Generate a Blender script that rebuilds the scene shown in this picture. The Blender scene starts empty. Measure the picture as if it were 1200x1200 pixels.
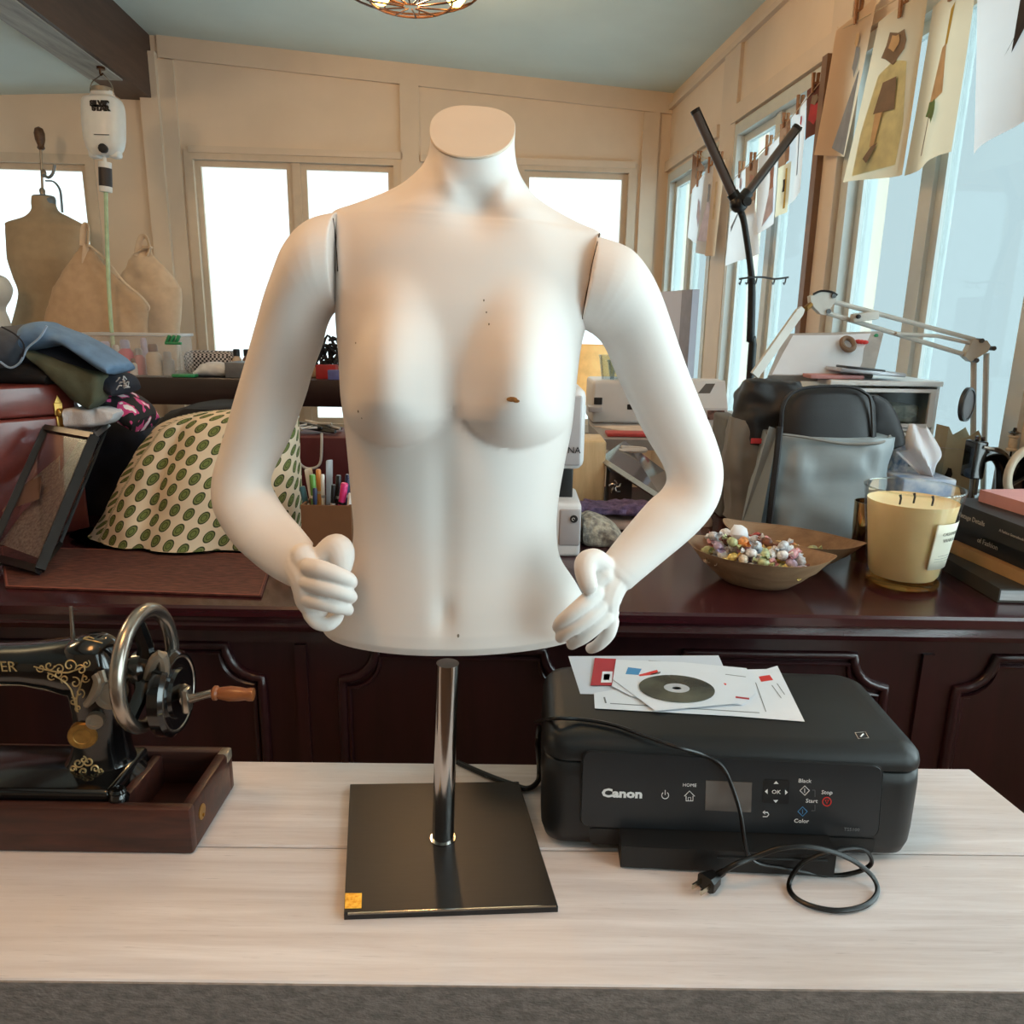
import bpy, bmesh, math, random
from mathutils import Vector, Matrix, noise
random.seed(7)
SC = bpy.context.scene
COL = SC.collection
PI = math.pi
R = math.radians

# ------------------------------------------------------------------ camera
F = 900.0
CAMP = Vector((0, 0, 1.33))
PITCH, ROLL = R(13.86), R(0.9)
fwd = Vector((0, math.cos(PITCH), -math.sin(PITCH)))
_u = Vector((0, math.sin(PITCH), math.cos(PITCH)))
_r = Vector((1, 0, 0))
rgt = _r*math.cos(ROLL) + _u*math.sin(ROLL)
upv = _u*math.cos(ROLL) - _r*math.sin(ROLL)
cd = bpy.data.cameras.new('camera')
cd.sensor_width = 36; cd.lens = 27; cd.clip_start = 0.02; cd.clip_end = 200
cam = bpy.data.objects.new('camera', cd); COL.objects.link(cam)
M4 = Matrix((rgt, upv, -fwd)).transposed().to_4x4(); M4.translation = CAMP
cam.matrix_world = M4
SC.camera = cam

# measured directions: where a sight line meets a plane of the room
def ray(px, py): return fwd + rgt*((px-600)/F) + upv*((600-py)/F)
def V(px, py, Y):
    d = ray(px, py); return CAMP + d*(Y/d.y)
def Z(px, py, z):
    d = ray(px, py); return CAMP + d*((z-CAMP.z)/d.z)
def RP(px, py, p0, n):
    d = ray(px, py); return CAMP + d*((Vector(p0)-CAMP).dot(n)/d.dot(n))
def mpp(p): return (Vector(p)-CAMP).dot(fwd)/F

# ------------------------------------------------------------------ materials
def lin(c):
    out = []
    for x in c[:3]:
        x /= 255.0
        out.append(x/12.92 if x <= .04045 else ((x+.055)/1.055)**2.4)
    return (*out, 1.0)
def nt(name):
    m = bpy.data.materials.new(name); m.use_nodes = True
    t = m.node_tree; b = t.nodes['Principled BSDF']
    return m, t, b
def link(t, a, b): t.links.new(a, b)
def mat(name, c, rough=.5, metal=0, var=.12, scale=25, bump=0, bscale=None, spec=.5, coat=0, sheen=0, trans=0, alpha=1, emit=None, es=0, c2=None, sub=0, stretch=None):
    m, t, b = nt(name)
    tc = t.nodes.new('ShaderNodeTexCoord'); src = tc.outputs['Object']
    if stretch:
        mp = t.nodes.new('ShaderNodeMapping'); mp.inputs['Scale'].default_value = stretch
        link(t, src, mp.inputs[0]); src = mp.outputs[0]
    n = t.nodes.new('ShaderNodeTexNoise'); n.inputs['Scale'].default_value = scale; n.inputs['Detail'].default_value = 5
    link(t, src, n.inputs['Vector'])
    cr = t.nodes.new('ShaderNodeValToRGB')
    L = lin(c)
    if c2: A, B = L, lin(c2)
    else: A, B = tuple(x*(1-var) for x in L[:3])+(1,), tuple(min(1, x*(1+var)) for x in L[:3])+(1,)
    cr.color_ramp.elements[0].position = .35; cr.color_ramp.elements[1].position = .65
    cr.color_ramp.elements[0].color = A; cr.color_ramp.elements[1].color = B
    link(t, n.outputs['Fac'], cr.inputs[0]); link(t, cr.outputs[0], b.inputs['Base Color'])
    b.inputs['Roughness'].default_value = rough; b.inputs['Metallic'].default_value = metal
    b.inputs['Specular IOR Level'].default_value = spec
    b.inputs['Coat Weight'].default_value = coat; b.inputs['Coat Roughness'].default_value = .08
    b.inputs['Sheen Weight'].default_value = sheen
    b.inputs['Transmission Weight'].default_value = trans
    if sub:
        b.inputs['Subsurface Weight'].default_value = sub; b.inputs['Subsurface Radius'].default_value = (.02, .012, .008)
    if alpha < 1: b.inputs['Alpha'].default_value = alpha
    if emit: b.inputs['Emission Color'].default_value = lin(emit); b.inputs['Emission Strength'].default_value = es
    if bump:
        n2 = t.nodes.new('ShaderNodeTexNoise'); n2.inputs['Scale'].default_value = bscale or scale*4; n2.inputs['Detail'].default_value = 6
        link(t, src, n2.inputs['Vector'])
        bp = t.nodes.new('ShaderNodeBump'); bp.inputs['Strength'].default_value = bump; bp.inputs['Distance'].default_value = .002
        link(t, n2.outputs['Fac'], bp.inputs['Height']); link(t, bp.outputs[0], b.inputs['Normal'])
    return m
def wood(name, c1, c2, st=(2, 40, 40), rough=.4, coat=0, bump=.15, knots=None, scale=3.0, spec=.5):
    m, t, b = nt(name)
    tc = t.nodes.new('ShaderNodeTexCoord')
    mp = t.nodes.new('ShaderNodeMapping'); mp.inputs['Scale'].default_value = st
    link(t, tc.outputs['Object'], mp.inputs[0])
    n = t.nodes.new('ShaderNodeTexNoise'); n.inputs['Scale'].default_value = scale; n.inputs['Detail'].default_value = 8; n.inputs['Roughness'].default_value = .65
    n.inputs['Distortion'].default_value = .4
    link(t, mp.outputs[0], n.inputs['Vector'])
    cr = t.nodes.new('ShaderNodeValToRGB'); e = cr.color_ramp.elements
    e[0].position = .3; e[1].position = .7; e[0].color = lin(c1); e[1].color = lin(c2)
    link(t, n.outputs['Fac'], cr.inputs[0])
    out = cr.outputs[0]
    if knots:
        n2 = t.nodes.new('ShaderNodeTexNoise'); n2.inputs['Scale'].default_value = 5; n2.inputs['Detail'].default_value = 3
        mp2 = t.nodes.new('ShaderNodeMapping'); mp2.inputs['Scale'].default_value = (.6, 1.6, 1)
        link(t, tc.outputs['Object'], mp2.inputs[0]); link(t, mp2.outputs[0], n2.inputs['Vector'])
        r2 = t.nodes.new('ShaderNodeValToRGB'); r2.color_ramp.elements[0].position = .45; r2.color_ramp.elements[1].position = .75
        r2.color_ramp.elements[1].color = (.8, .8, .8, 1)
        link(t, n2.outputs['Fac'], r2.inputs[0])
        mx = t.nodes.new('ShaderNodeMix'); mx.data_type = 'RGBA'
        link(t, r2.outputs[0], mx.inputs[0]); link(t, out, mx.inputs[6]); mx.inputs[7].default_value = lin(knots)
        out = mx.outputs[2]
        # fine dark pores along the grain
        n3 = t.nodes.new('ShaderNodeTexNoise'); n3.inputs['Scale'].default_value = 9; n3.inputs['Detail'].default_value = 4
        mp3 = t.nodes.new('ShaderNodeMapping'); mp3.inputs['Scale'].default_value = (3, 60, 60)
        link(t, tc.outputs['Object'], mp3.inputs[0]); link(t, mp3.outputs[0], n3.inputs['Vector'])
        r3 = t.nodes.new('ShaderNodeValToRGB'); r3.color_ramp.elements[0].position = .22; r3.color_ramp.elements[1].position = .36
        r3.color_ramp.elements[0].color = (.45, .42, .4, 1); r3.color_ramp.elements[1].color = (1, 1, 1, 1)
        link(t, n3.outputs['Fac'], r3.inputs[0])
        m3 = t.nodes.new('ShaderNodeMix'); m3.data_type = 'RGBA'; m3.blend_type = 'MULTIPLY'; m3.inputs[0].default_value = .55
        link(t, out, m3.inputs[6]); link(t, r3.outputs[0], m3.inputs[7]); out = m3.outputs[2]
    link(t, out, b.inputs['Base Color'])
    b.inputs['Roughness'].default_value = rough; b.inputs['Coat Weight'].default_value = coat; b.inputs['Coat Roughness'].default_value = .12
    b.inputs['Specular IOR Level'].default_value = spec
    bp = t.nodes.new('ShaderNodeBump'); bp.inputs['Strength'].default_value = bump; bp.inputs['Distance'].default_value = .001
    link(t, n.outputs['Fac'], bp.inputs['Height']); link(t, bp.outputs[0], b.inputs['Normal'])
    return m
def thin_glass(name, tint, gloss=.06, rough=.02):
    m = bpy.data.materials.new(name); m.use_nodes = True; t = m.node_tree
    t.nodes.remove(t.nodes['Principled BSDF']); o = t.nodes['Material Output']
    tr = t.nodes.new('ShaderNodeBsdfTransparent'); tr.inputs[0].default_value = (*tint, 1)
    gl = t.nodes.new('ShaderNodeBsdfGlossy'); gl.inputs['Roughness'].default_value = rough
    fr = t.nodes.new('ShaderNodeLayerWeight'); fr.inputs['Blend'].default_value = .25
    mth = t.nodes.new('ShaderNodeMath'); mth.operation = 'MULTIPLY'; mth.inputs[1].default_value = gloss*6
    mth.use_clamp = True
    link(t, fr.outputs['Fresnel'], mth.inputs[0])
    mx = t.nodes.new('ShaderNodeMixShader'); link(t, mth.outputs[0], mx.inputs[0])
    link(t, tr.outputs[0], mx.inputs[1]); link(t, gl.outputs[0], mx.inputs[2]); link(t, mx.outputs[0], o.inputs[0])
    return m
def paper_mat(name, c):
    m = bpy.data.materials.new(name); m.use_nodes = True; t = m.node_tree
    b = t.nodes['Principled BSDF']; o = t.nodes['Material Output']
    tc = t.nodes.new('ShaderNodeTexCoord')
    n = t.nodes.new('ShaderNodeTexNoise'); n.inputs['Scale'].default_value = 12
    link(t, tc.outputs['Object'], n.inputs['Vector'])
    cr = t.nodes.new('ShaderNodeValToRGB'); L = lin(c)
    cr.color_ramp.elements[0].color = tuple(x*.93 for x in L[:3])+(1,); cr.color_ramp.elements[1].color = L
    link(t, n.outputs['Fac'], cr.inputs[0]); link(t, cr.outputs[0], b.inputs['Base Color']); b.inputs['Roughness'].default_value = .8
    tl = t.nodes.new('ShaderNodeBsdfTranslucent'); link(t, cr.outputs[0], tl.inputs[0])
    mx = t.nodes.new('ShaderNodeMixShader'); mx.inputs[0].default_value = .45
    link(t, b.outputs[0], mx.inputs[1]); link(t, tl.outputs[0], mx.inputs[2]); link(t, mx.outputs[0], o.inputs[0])
    return m

# ------------------------------------------------------------------ mesh builder
class MB:
    def __init__(s): s.v = []; s.f = []; s.m = []; s.uv = None
    def add(s, vs, fs, mi=0):
        o = len(s.v); s.v += [Vector(x) for x in vs]
        s.f += [tuple(i+o for i in f) for f in fs]; s.m += [mi]*len(fs); return s
    def hexa(s, p, mi=0):  # 8 points: bottom 4 loop, top 4 loop
        return s.add(p, [(3,2,1,0),(4,5,6,7),(0,1,5,4),(1,2,6,5),(2,3,7,6),(3,0,4,7)], mi)
    def box(s, c, sz, mi=0, M=None):
        x, y, z = sz[0]/2, sz[1]/2, sz[2]/2; c = Vector(c)
        p = [Vector(q) for q in ((-x,-y,-z),(x,-y,-z),(x,y,-z),(-x,y,-z),(-x,-y,z),(x,-y,z),(x,y,z),(-x,y,z))]
        if M: p = [M @ q for q in p]
        return s.hexa([c+q for q in p], mi)
    def rbox(s, c, sz, r=.005, seg=3, mi=0, M=None, edges='all'):
        bm = bmesh.new(); bmesh.ops.create_cube(bm, size=1)
        for v in bm.verts: v.co = Vector((v.co.x*sz[0], v.co.y*sz[1], v.co.z*sz[2]))
        es = list(bm.edges)
        if edges == 'z': es = [e for e in es if abs(e.verts[0].co.z-e.verts[1].co.z) > 1e-6]
        if edges == 'y': es = [e for e in es if abs(e.verts[0].co.y-e.verts[1].co.y) > 1e-6]
        bmesh.ops.bevel(bm, geom=es, offset=r, segments=seg, profile=.5, affect='EDGES')
        s._bm(bm, Vector(c), M, mi); return s
    def _bm(s, bm, c, M, mi):
        bm.verts.ensure_lookup_table()
        vs = [c + ((M @ v.co) if M else v.co) for v in bm.verts]
        fs = [tuple(v.index for v in f.verts) for f in bm.faces]
        s.add(vs, fs, mi); bm.free()
    def ring(s, rings, mi=0, cap0=True, cap1=True, closed=False):
        n = len(rings[0]); o = len(s.v); fs = []
        for rg in rings: s.v += [Vector(p) for p in rg]
        k = len(rings)
        for i in range(k if closed else k-1):
            a, b = o+i*n, o+((i+1) % k)*n
            for j in range(n): fs.append((a+j, a+(j+1) % n, b+(j+1) % n, b+j))
        if not closed:
            if cap0: fs.append(tuple(o+j for j in reversed(range(n))))
            if cap1: fs.append(tuple(o+(k-1)*n+j for j in range(n)))
        s.f += fs; s.m += [mi]*len(fs); return s
    def tube(s, pts, r, n=8, mi=0, closed=False, sub=0, cap=True, flat=1):
        pts = [Vector(p) for p in pts]
        rs = list(r) if isinstance(r, (list, tuple)) else [r]*len(pts)
        if sub: pts, rs = spline(pts, rs, sub, closed)
        k = len(pts); rings = []; N = None
        for i, p in enumerate(pts):
            a = pts[i-1] if (i or closed) else p; b = pts[(i+1) % k] if (i < k-1 or closed) else p
            T = (b-a).normalized()
            if N is None:
                N = T.orthogonal().normalized() if abs(T.z) > .9 else T.cross(Vector((0,0,1))).normalized()
            N = (N - T*N.dot(T)).normalized(); B = T.cross(N)
            rings.append([p + N*(rs[i]*math.cos(2*PI*j/n)) + B*(rs[i]*flat*math.sin(2*PI*j/n)) for j in range(n)])
        return s.ring(rings, mi, cap, cap, closed)
    def cyl(s, p0, p1, r0, r1=None, n=20, mi=0):
        return s.tube([p0, p1], [r0, r0 if r1 is None else r1], n, mi)
    def lathe(s, prof, o=(0,0,0), M=None, n=32, mi=0, cap0=True, cap1=True, sy=1):
        o = Vector(o); rings = []
        for (r, z) in prof:
            rg = []
            for j in range(n):
                a = 2*PI*j/n; q = Vector((r*math.cos(a), r*sy*math.sin(a), z)); rg.append(o + ((M @ q) if M else q))
            rings.append(rg)
        return s.ring(rings, mi, cap0, cap1)
    def ball(s, c, r, mi=0, M=None, n=16):
        if not isinstance(r, (tuple, list)): r = (r, r, r)
        prof = [(math.sin(PI*i/(n//2)) if 0 < i < n//2 else 1e-4, -math.cos(PI*i/(n//2))) for i in range(n//2+1)]
        S = Matrix.Diagonal(Vector(r)); Q = (M @ S) if M else S
        return s.lathe(prof, c, Q, n, mi)
    def prism(s, poly, vec, mi=0):
        poly = [Vector(p) for p in poly]; vec = Vector(vec); n = len(poly)
        return s.add(poly+[p+vec for p in poly], [tuple(reversed(range(n))), tuple(range(n, 2*n))]+[(i, (i+1) % n, n+(i+1) % n, n+i) for i in range(n)], mi)
    def grid(s, fn, nu, nv, mi=0, uv=False):
        o = len(s.v)
        for j in range(nv+1):
            for i in range(nu+1): s.v.append(Vector(fn(i/nu, j/nv)))
        for j in range(nv):
            for i in range(nu):
                a = o+j*(nu+1)+i; s.f.append((a, a+1, a+nu+2, a+nu+1)); s.m.append(mi)
        return s
    def build(s, name, mats, parent=None, loc=None, smooth=40, recalc=True, solid=0):
        if not isinstance(mats, (list, tuple)): mats = [mats]
        if parent is not None: org = world_loc(parent)
        elif loc is not None: org = Vector(loc)
        else:
            lo = Vector([min(v[i] for v in s.v) for i in range(3)]); hi = Vector([max(v[i] for v in s.v) for i in range(3)])
            org = Vector(((lo.x+hi.x)/2, (lo.y+hi.y)/2, lo.z))
        me = bpy.data.meshes.new(name)
        me.from_pydata([v-org for v in s.v], [], s.f)
        for m_ in mats: me.materials.append(m_)
        for p, mi in zip(me.polygons, s.m): p.material_index = mi
        if s.uv:
            ul = me.uv_layers.new(name='UVMap')
            for lp in me.loops: ul.data[lp.index].uv = s.uv[lp.vertex_index]
        if recalc:
            bm = bmesh.new(); bm.from_mesh(me); bmesh.ops.recalc_face_normals(bm, faces=bm.faces); bm.to_mesh(me); bm.free()
        if smooth:
            me.shade_smooth(); me.set_sharp_from_angle(angle=R(smooth))
        o = bpy.data.objects.new(name, me); COL.objects.link(o)
        if parent is not None:
            o.parent = parent
            if parent.type == 'MESH' or parent.parent: o.location = org - world_loc(parent)
        else: o.location = org
        if solid:
            md = o.modifiers.new('thick', 'SOLIDIFY'); md.thickness = solid; md.offset = 0
        return o
def world_loc(o):
    l = Vector(o.location)
    while o.parent: o = o.parent; l += Vector(o.location)
    return l
def spline(pts, rs, sub, closed=False):
    P, Q = [], []; k = len(pts)
    for i in range(k if closed else k-1):
        g = (lambda j: j % k) if closed else (lambda j: max(0, min(k-1, j)))
        a, b, c, d = (pts[g(i+j)] for j in (-1, 0, 1, 2)); ra, rb = rs[g(i)], rs[g(i+1)]
        for t_ in range(sub):
            t = t_/sub
            P.append(.5*((2*b)+(c-a)*t+(2*a-5*b+4*c-d)*t*t+(3*b-a-3*c+d)*t**3)); Q.append(ra+(rb-ra)*t)
    if not closed: P.append(pts[-1]); Q.append(rs[-1])
    return P, Q
def tag(o, label, cat, group=None, kind=None):
    o['label'] = label; o['category'] = cat
    if group: o['group'] = group
    if kind: o['kind'] = kind
    return o
def thing(name, label, cat, loc, group=None):
    o = bpy.data.objects.new(name, None); COL.objects.link(o); o.location = loc; o.empty_display_size = .05
    return tag(o, label, cat, group)
def solo(mb, name, mats, label, cat, group=None, **k):
    return tag(mb.build(name, mats, **k), label, cat, group)
def struct(mb, name, mats, **k):
    o = mb.build(name, mats, **k); o['kind'] = 'structure'; return o
def pairloft(rows, nu=48, sub=5, ex=2.2, disp=None, uvs=False, close=True):
    """rows: (left px, right px, Y, front depth, back depth); sections swept between two outlines."""
    vals = []
    for (l, r, Y, fd, bd) in rows:
        if isinstance(Y, tuple): A, B = V(*l, Y[0]), V(*r, Y[1])
        else: A, B = V(*l, Y), V(*r, Y)
        vals.append((A, B, fd, bd))
    A, fd = spline([v[0] for v in vals], [v[2] for v in vals], sub); B, bd = spline([v[1] for v in vals], [v[3] for v in vals], sub)
    rings = []; UV = []; n = len(A); acc = 0
    for i in range(n):
        c = (A[i]+B[i])/2; h = (B[i]-A[i])/2
        rg = []
        for j in range(nu):
            a = 2*PI*j/nu; cs, sn = math.cos(a), math.sin(a)
            x = math.copysign(abs(cs)**(2/ex), cs); y = math.copysign(abs(sn)**(2/ex), sn)
            p = c + h*x + Vector((0, -1, 0))*(y*(fd[i] if y > 0 else bd[i]))
            if disp: p = disp(p, i/(n-1), a, x, y)
            rg.append(p)
        rings.append(rg)
    mb = MB()
    mb.ring(rings, cap0=close, cap1=close)
    return mb
def text(body, pos, size, right, up, m, name='lettering', parent=None, ext=.0002, align='CENTER', off=.0006, bold=0, sx=1):
    cu = bpy.data.curves.new(name, 'FONT'); cu.body = body; cu.size = size; cu.extrude = ext; cu.align_x = align; cu.align_y = 'CENTER'; cu.offset = bold
    cu.resolution_u = 2
    tmp = bpy.data.objects.new('tmp', cu); COL.objects.link(tmp)
    dg = bpy.context.evaluated_depsgraph_get()
    me = bpy.data.meshes.new_from_object(tmp.evaluated_get(dg))
    bpy.data.objects.remove(tmp)
    right = Vector(right).normalized(); nn = right.cross(Vector(up)).normalized(); up = nn.cross(right)
    X = Matrix((right*sx, up, nn)).transposed().to_4x4(); X.translation = Vector(pos)+nn*off
    mb = MB(); mb.add([X @ v.co for v in me.vertices], [tuple(p.vertices) for p in me.polygons])
    bpy.data.meshes.remove(me)
    return mb if parent is None else mb.build(name, m, parent, recalc=False, smooth=0)
def remeshed(mb, name, m, parent, vox, sm=4):
    o = mb.build(name, m, parent, smooth=0)
    md = o.modifiers.new('r', 'REMESH'); md.mode = 'VOXEL'; md.voxel_size = vox
    ms = o.modifiers.new('s', 'SMOOTH'); ms.factor = .5; ms.iterations = sm
    dg = bpy.context.evaluated_depsgraph_get(); dg.update()
    me = bpy.data.meshes.new_from_object(o.evaluated_get(dg))
    o.modifiers.clear(); old = o.data; o.data = me; bpy.data.meshes.remove(old); me.name = name
    if not me.materials: me.materials.append(m)
    me.shade_smooth()
    return o
def nz(p, s, seed=0): return noise.noise(Vector(p)*s + Vector((seed*7.3, seed*3.1, seed)))
def frame(right, up):
    r = Vector(right).normalized(); n = r.cross(Vector(up)).normalized(); return Matrix((r, n.cross(r), n)).transposed()
def Rz(a): return Matrix.Rotation(a, 3, 'Z')
# ================================================================== ROOM
YAW = R(4.9)
D = Vector((-math.sin(YAW), math.cos(YAW), 0)); T = Vector((math.cos(YAW), math.sin(YAW), 0)); NR = -T
C = V(780, 250, 4.5); C.z = 0
def WB(px, py, off=0): return RP(px, py, C - D*off, D)
def WR(px, py, off=0): return RP(px, py, C + NR*off, NR)
def sB(px, py=250): return (WB(px, py)-C).dot(T)
def tR(px, py=250): return (C-WR(px, py)).dot(D)
def PB(s, z, off=0): return C + T*s - D*off + Vector((0, 0, z))
def PR(t, z, off=0): return C - D*t + NR*off + Vector((0, 0, z))
def slab(mb, P, a0, a1, z0, z1, o0, o1, mi=0):
    mb.hexa([P(a0, z0, o0), P(a1, z0, o0), P(a1, z0, o1), P(a0, z0, o1), P(a0, z1, o0), P(a1, z1, o0), P(a1, z1, o1), P(a0, z1, o1)], mi)

m_wall = mat('wall paint', (222, 206, 188), .75, var=.03, scale=4, bump=.05, bscale=180)
m_trim = mat('trim paint', (214, 199, 182), .55, var=.03, scale=6)
m_ceil = mat('ceiling paint', (210, 230, 232), .8, var=.03, scale=3)
m_beam = wood('dark beam', (62, 46, 40), (84, 64, 56), (14, 1.2, 14), .5, 0, .3, scale=2)
m_beamu = wood('worn beam underside', (120, 122, 120), (172, 174, 170), (14, 1.5, 14), .6, 0, .5, scale=2)
m_floor = wood('floor boards', (92, 62, 44), (120, 84, 60), (8, 1, 8), .45, .1)
m_frame = mat('white window frame', (196, 202, 200), .4, var=.02)
m_framew = mat('beige window frame', (205, 190, 172), .45, var=.03)
m_glassB = thin_glass('window glass', (.92, .97, .97))
m_glassR = thin_glass('tinted window glass', (.60, .66, .67), .02)

mb = MB(); fp = [C+D*.1+T*.1, C-D*7.25+T*.1, C-D*7.25-T*5.1, C+D*.1-T*5.1]
mb.prism([p+Vector((0, 0, -.1)) for p in fp], (0, 0, .1)); struct(mb, 'floor', m_floor, smooth=0)

zh_o = WB(300, 178).z; zh_g = WB(345, 206).z; zs_g = WB(375, 487).z; zs_o = zs_g-.09
zm = WB(340, 182).z
def wall(name, P, a0, a1, ztop, wins, m, th=.14):
    mb = MB(); cuts = sorted(wins); x = a0
    for (w0, w1, z0, z1) in cuts:
        if w0 > x: slab(mb, P, x, w0, 0, ztop, 0, -th)
        slab(mb, P, w0, w1, 0, z0, 0, -th); slab(mb, P, w0, w1, z1, ztop, 0, -th); x = w1
    if x < a1: slab(mb, P, x, a1, 0, ztop, 0, -th)
    return struct(mb, name, m, smooth=0)
def window(n, P, a0, a1, z0, z1, mull, m_f, m_g, inset=.05, fw=.045, inner=None):
    mb = MB()
    for (x0, x1, y0, y1) in ((a0, a0+fw, z0, z1), (a1-fw, a1, z0, z1), (a0+fw, a1-fw, z0, z0+fw), (a0+fw, a1-fw, z1-fw, z1)):
        slab(mb, P, x0, x1, y0, y1, .012, -.08)
    o = struct(mb, 'window_%d' % n, m_f, smooth=0)
    cur = a0+fw; edges = []
    for mx in list(mull)+[None]:
        e = (mx-.022) if mx is not None else a1-fw
        edges.append((cur, e)); cur = (mx+.022) if mx is not None else None
    for mx in mull:
        q = MB(); slab(q, P, mx-.022, mx+.022, z0+fw, z1-fw, -.008, -.07); q.build('mullion', m_f, o, smooth=0)
    for (e0, e1) in edges:
        q = MB(); s = .03
        for (x0, x1, y0, y1) in ((e0, e0+s, z0+fw, z1-fw), (e1-s, e1, z0+fw, z1-fw), (e0+s, e1-s, z0+fw, z0+fw+s), (e0+s, e1-s, z1-fw-s, z1-fw)):
            slab(q, P, x0, x1, y0, y1, -.02, -.045)
        q.build('sash', m_frame if inner is None else inner, o, smooth=0)
        q = MB(); slab(q, P, e0+s*.8, e1-s*.8, z0+fw+s*.8, z1-fw-s*.8, -.030, -.034); q.build('pane', m_g, o, smooth=0)
    return o
# --- back wall
ztopB = 3.3
wB = [(sB(-150), sB(117), zs_o, WB(50, 180).z), (sB(221), sB(472), zs_o, zh_o), (sB(604), sB(744), zs_o, zh_o)]
wall('wall_back', PB, -5.2, .14, ztopB, wB, m_wall)
window(1, PB, *wB[0], [sB(-40)], m_framew, m_glassB, inner=m_framew)
window(2, PB, *wB[1], [sB(349)], m_framew, m_glassB, inner=m_framew)
window(3, PB, *wB[2], [], m_framew, m_glassB, inner=m_framew)
for n in range(1, 4): bpy.data.objects['window_%d' % n]['label'] = ['sunlit window at the left behind the dress form', 'sliding window left of the mannequin neck', 'narrow window right of the mannequin neck'][n-1]
# battens and trims on the back wall
k = 1
def trimB(x0, x1, y0, y1, th=.014, m=m_trim):
    global k
    mb = MB(); a = (WB(x0, (y0+y1)/2)-C).dot(T); b = (WB(x1, (y0+y1)/2)-C).dot(T); cx = (x0+x1)/2
    slab(mb, PB, a, b, WB(cx, y1).z, WB(cx, y0).z, 0, th); struct(mb, 'trim_%d' % k, m, smooth=0); k += 1
trimB(184, 204, 64, 520, .05); trimB(204, 222, 72, 520, .018)
trimB(472, 493, 95, 520, .02); trimB(744, 762, 132, 520, .02)
trimB(222, 472, 175, 183, .02); trimB(493, 744, 186, 194, .02)
# top rail following the sloping ceiling
pl, pr = WB(184, 42), WB(780, 110)
mb = MB(); a, b = (pl-C).dot(T), 0; h = .1
mb.hexa([PB(a, pl.z-h, 0), PB(b, pr.z-h, 0), PB(b, pr.z-h, .018), PB(a, pl.z-h, .018), PB(a, pl.z+.02, 0), PB(b, pr.z+.02, 0), PB(b, pr.z+.02, .018), PB(a, pl.z+.02, .018)])
struct(mb, 'trim_%d' % k, m_trim, smooth=0); k += 1
# --- right wall
zR = WR(900, 123).z; zRs = zs_o
wR = [(tR(783), tR(838), zRs, zR-.02), (tR(856), tR(962), zRs, zR), (tR(986), tR(1190, 430)+.05, zRs, zR)]
tE = tR(1190, 430)+.05
wR += [(tE+.12, tE+1.1, zRs, zR), (tE+1.25, tE+2.3, zRs, zR), (tE+2.45, tE+3.6, zRs, zR)]
wall('wall_right', PR, -.14, 7.2, ztopB, wR, m_wall)
mu = [[tR(806)], [tR(900)], [tR(1079)], [tE+.6], [tE+1.8], [tE+3.0]]
labs = ['far side window nearest the corner', 'side window behind the black floor lamp', 'large side window behind the swing-arm lamp', 'side window beyond the books', 'side window beside the table', 'side window behind the camera']
for i, w in enumerate(wR): window(4+i, PR, *w, mu[i], m_frame, m_glassR if i < 3 else m_glassB)['label'] = labs[i]
def trimR(t0, t1, z0, z1, th=.016, m=m_trim):
    global k
    mb = MB(); slab(mb, PR, t0, t1, z0, z1, 0, th); struct(mb, 'trim_%d' % k, m, smooth=0); k += 1
zmol = WR(858, 60).z
trimR(0, 7, zmol-.012, zmol+.012, .022); trimR(0, tR(838), zR, zR+.05, .02); trimR(tR(856)-.03, tR(985), zR+.01, zR+.075, .02)
trimR(tR(985), 7, zR+.01, zR+.075, .02)
trimR(tR(840), tR(857), .3, zmol, .014); trimR(tR(963), tR(985), .3, zmol, .03)
m_edge = mat('bronze window post', (122, 92, 70), .4, var=.1)
trimR(tR(963), tR(963)+.035, zRs, zR, .05, m_edge)
# --- other walls that close the room
mb = MB(); q = C - T*5.0
mb.hexa([q+D*.14, q-D*7.3, q-D*7.3-T*.14, q+D*.14-T*.14]+[p+Vector((0,0,3.3)) for p in (q+D*.14, q-D*7.3, q-D*7.3-T*.14, q+D*.14-T*.14)])
struct(mb, 'wall_left', m_wall, smooth=0)
mb = MB(); q = C - D*7.2
mb.hexa([q+T*.14, q-T*5.2, q-T*5.2-D*.14, q+T*.14-D*.14]+[p+Vector((0,0,3.3)) for p in (q+T*.14, q-T*5.2, q-T*5.2-D*.14, q+T*.14-D*.14)])
struct(mb, 'wall_front', m_wall, smooth=0)
# --- ceiling: slope right of the beam, lower one left of it
pr = WB(780, 110); slope = (pl.z-pr.z)/(-a)
bs0, bs1 = sB(140, 100), sB(180, 100)
def ceil_slab(s0, z0, s1, z1):
    mb = MB(); P = []
    for (dz) in (0, .08):
        P += [PB(s0, z0+dz, -.1), PB(s1, z1+dz, -.1), PB(s1, z1+dz, 7.3), PB(s0, z0+dz, 7.3)]
    return mb.hexa(P)
mb = ceil_slab(bs0, pr.z - slope*bs0, .14, pr.z - slope*.14)
zb = WB(160, 117).z
struct(mb, 'ceiling', m_ceil, smooth=0)
mb = ceil_slab(-5.2, WB(20, 136).z, bs0, zb+.03); struct(mb, 'ceiling_lower', m_ceil, smooth=0)
mb = MB(); zt = pr.z - slope*bs0
slab(mb, PB, bs0, bs1, zb, zt, 0, 7.2)
lo = MB(); slab(lo, PB, bs0-.002, bs1-.02, zb-.006, zb+.001, .35, 7.2)
bo = struct(mb, 'ceiling_beam', m_beam, smooth=0)
lo.build('worn_underside', m_beamu, bo, smooth=0)
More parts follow.
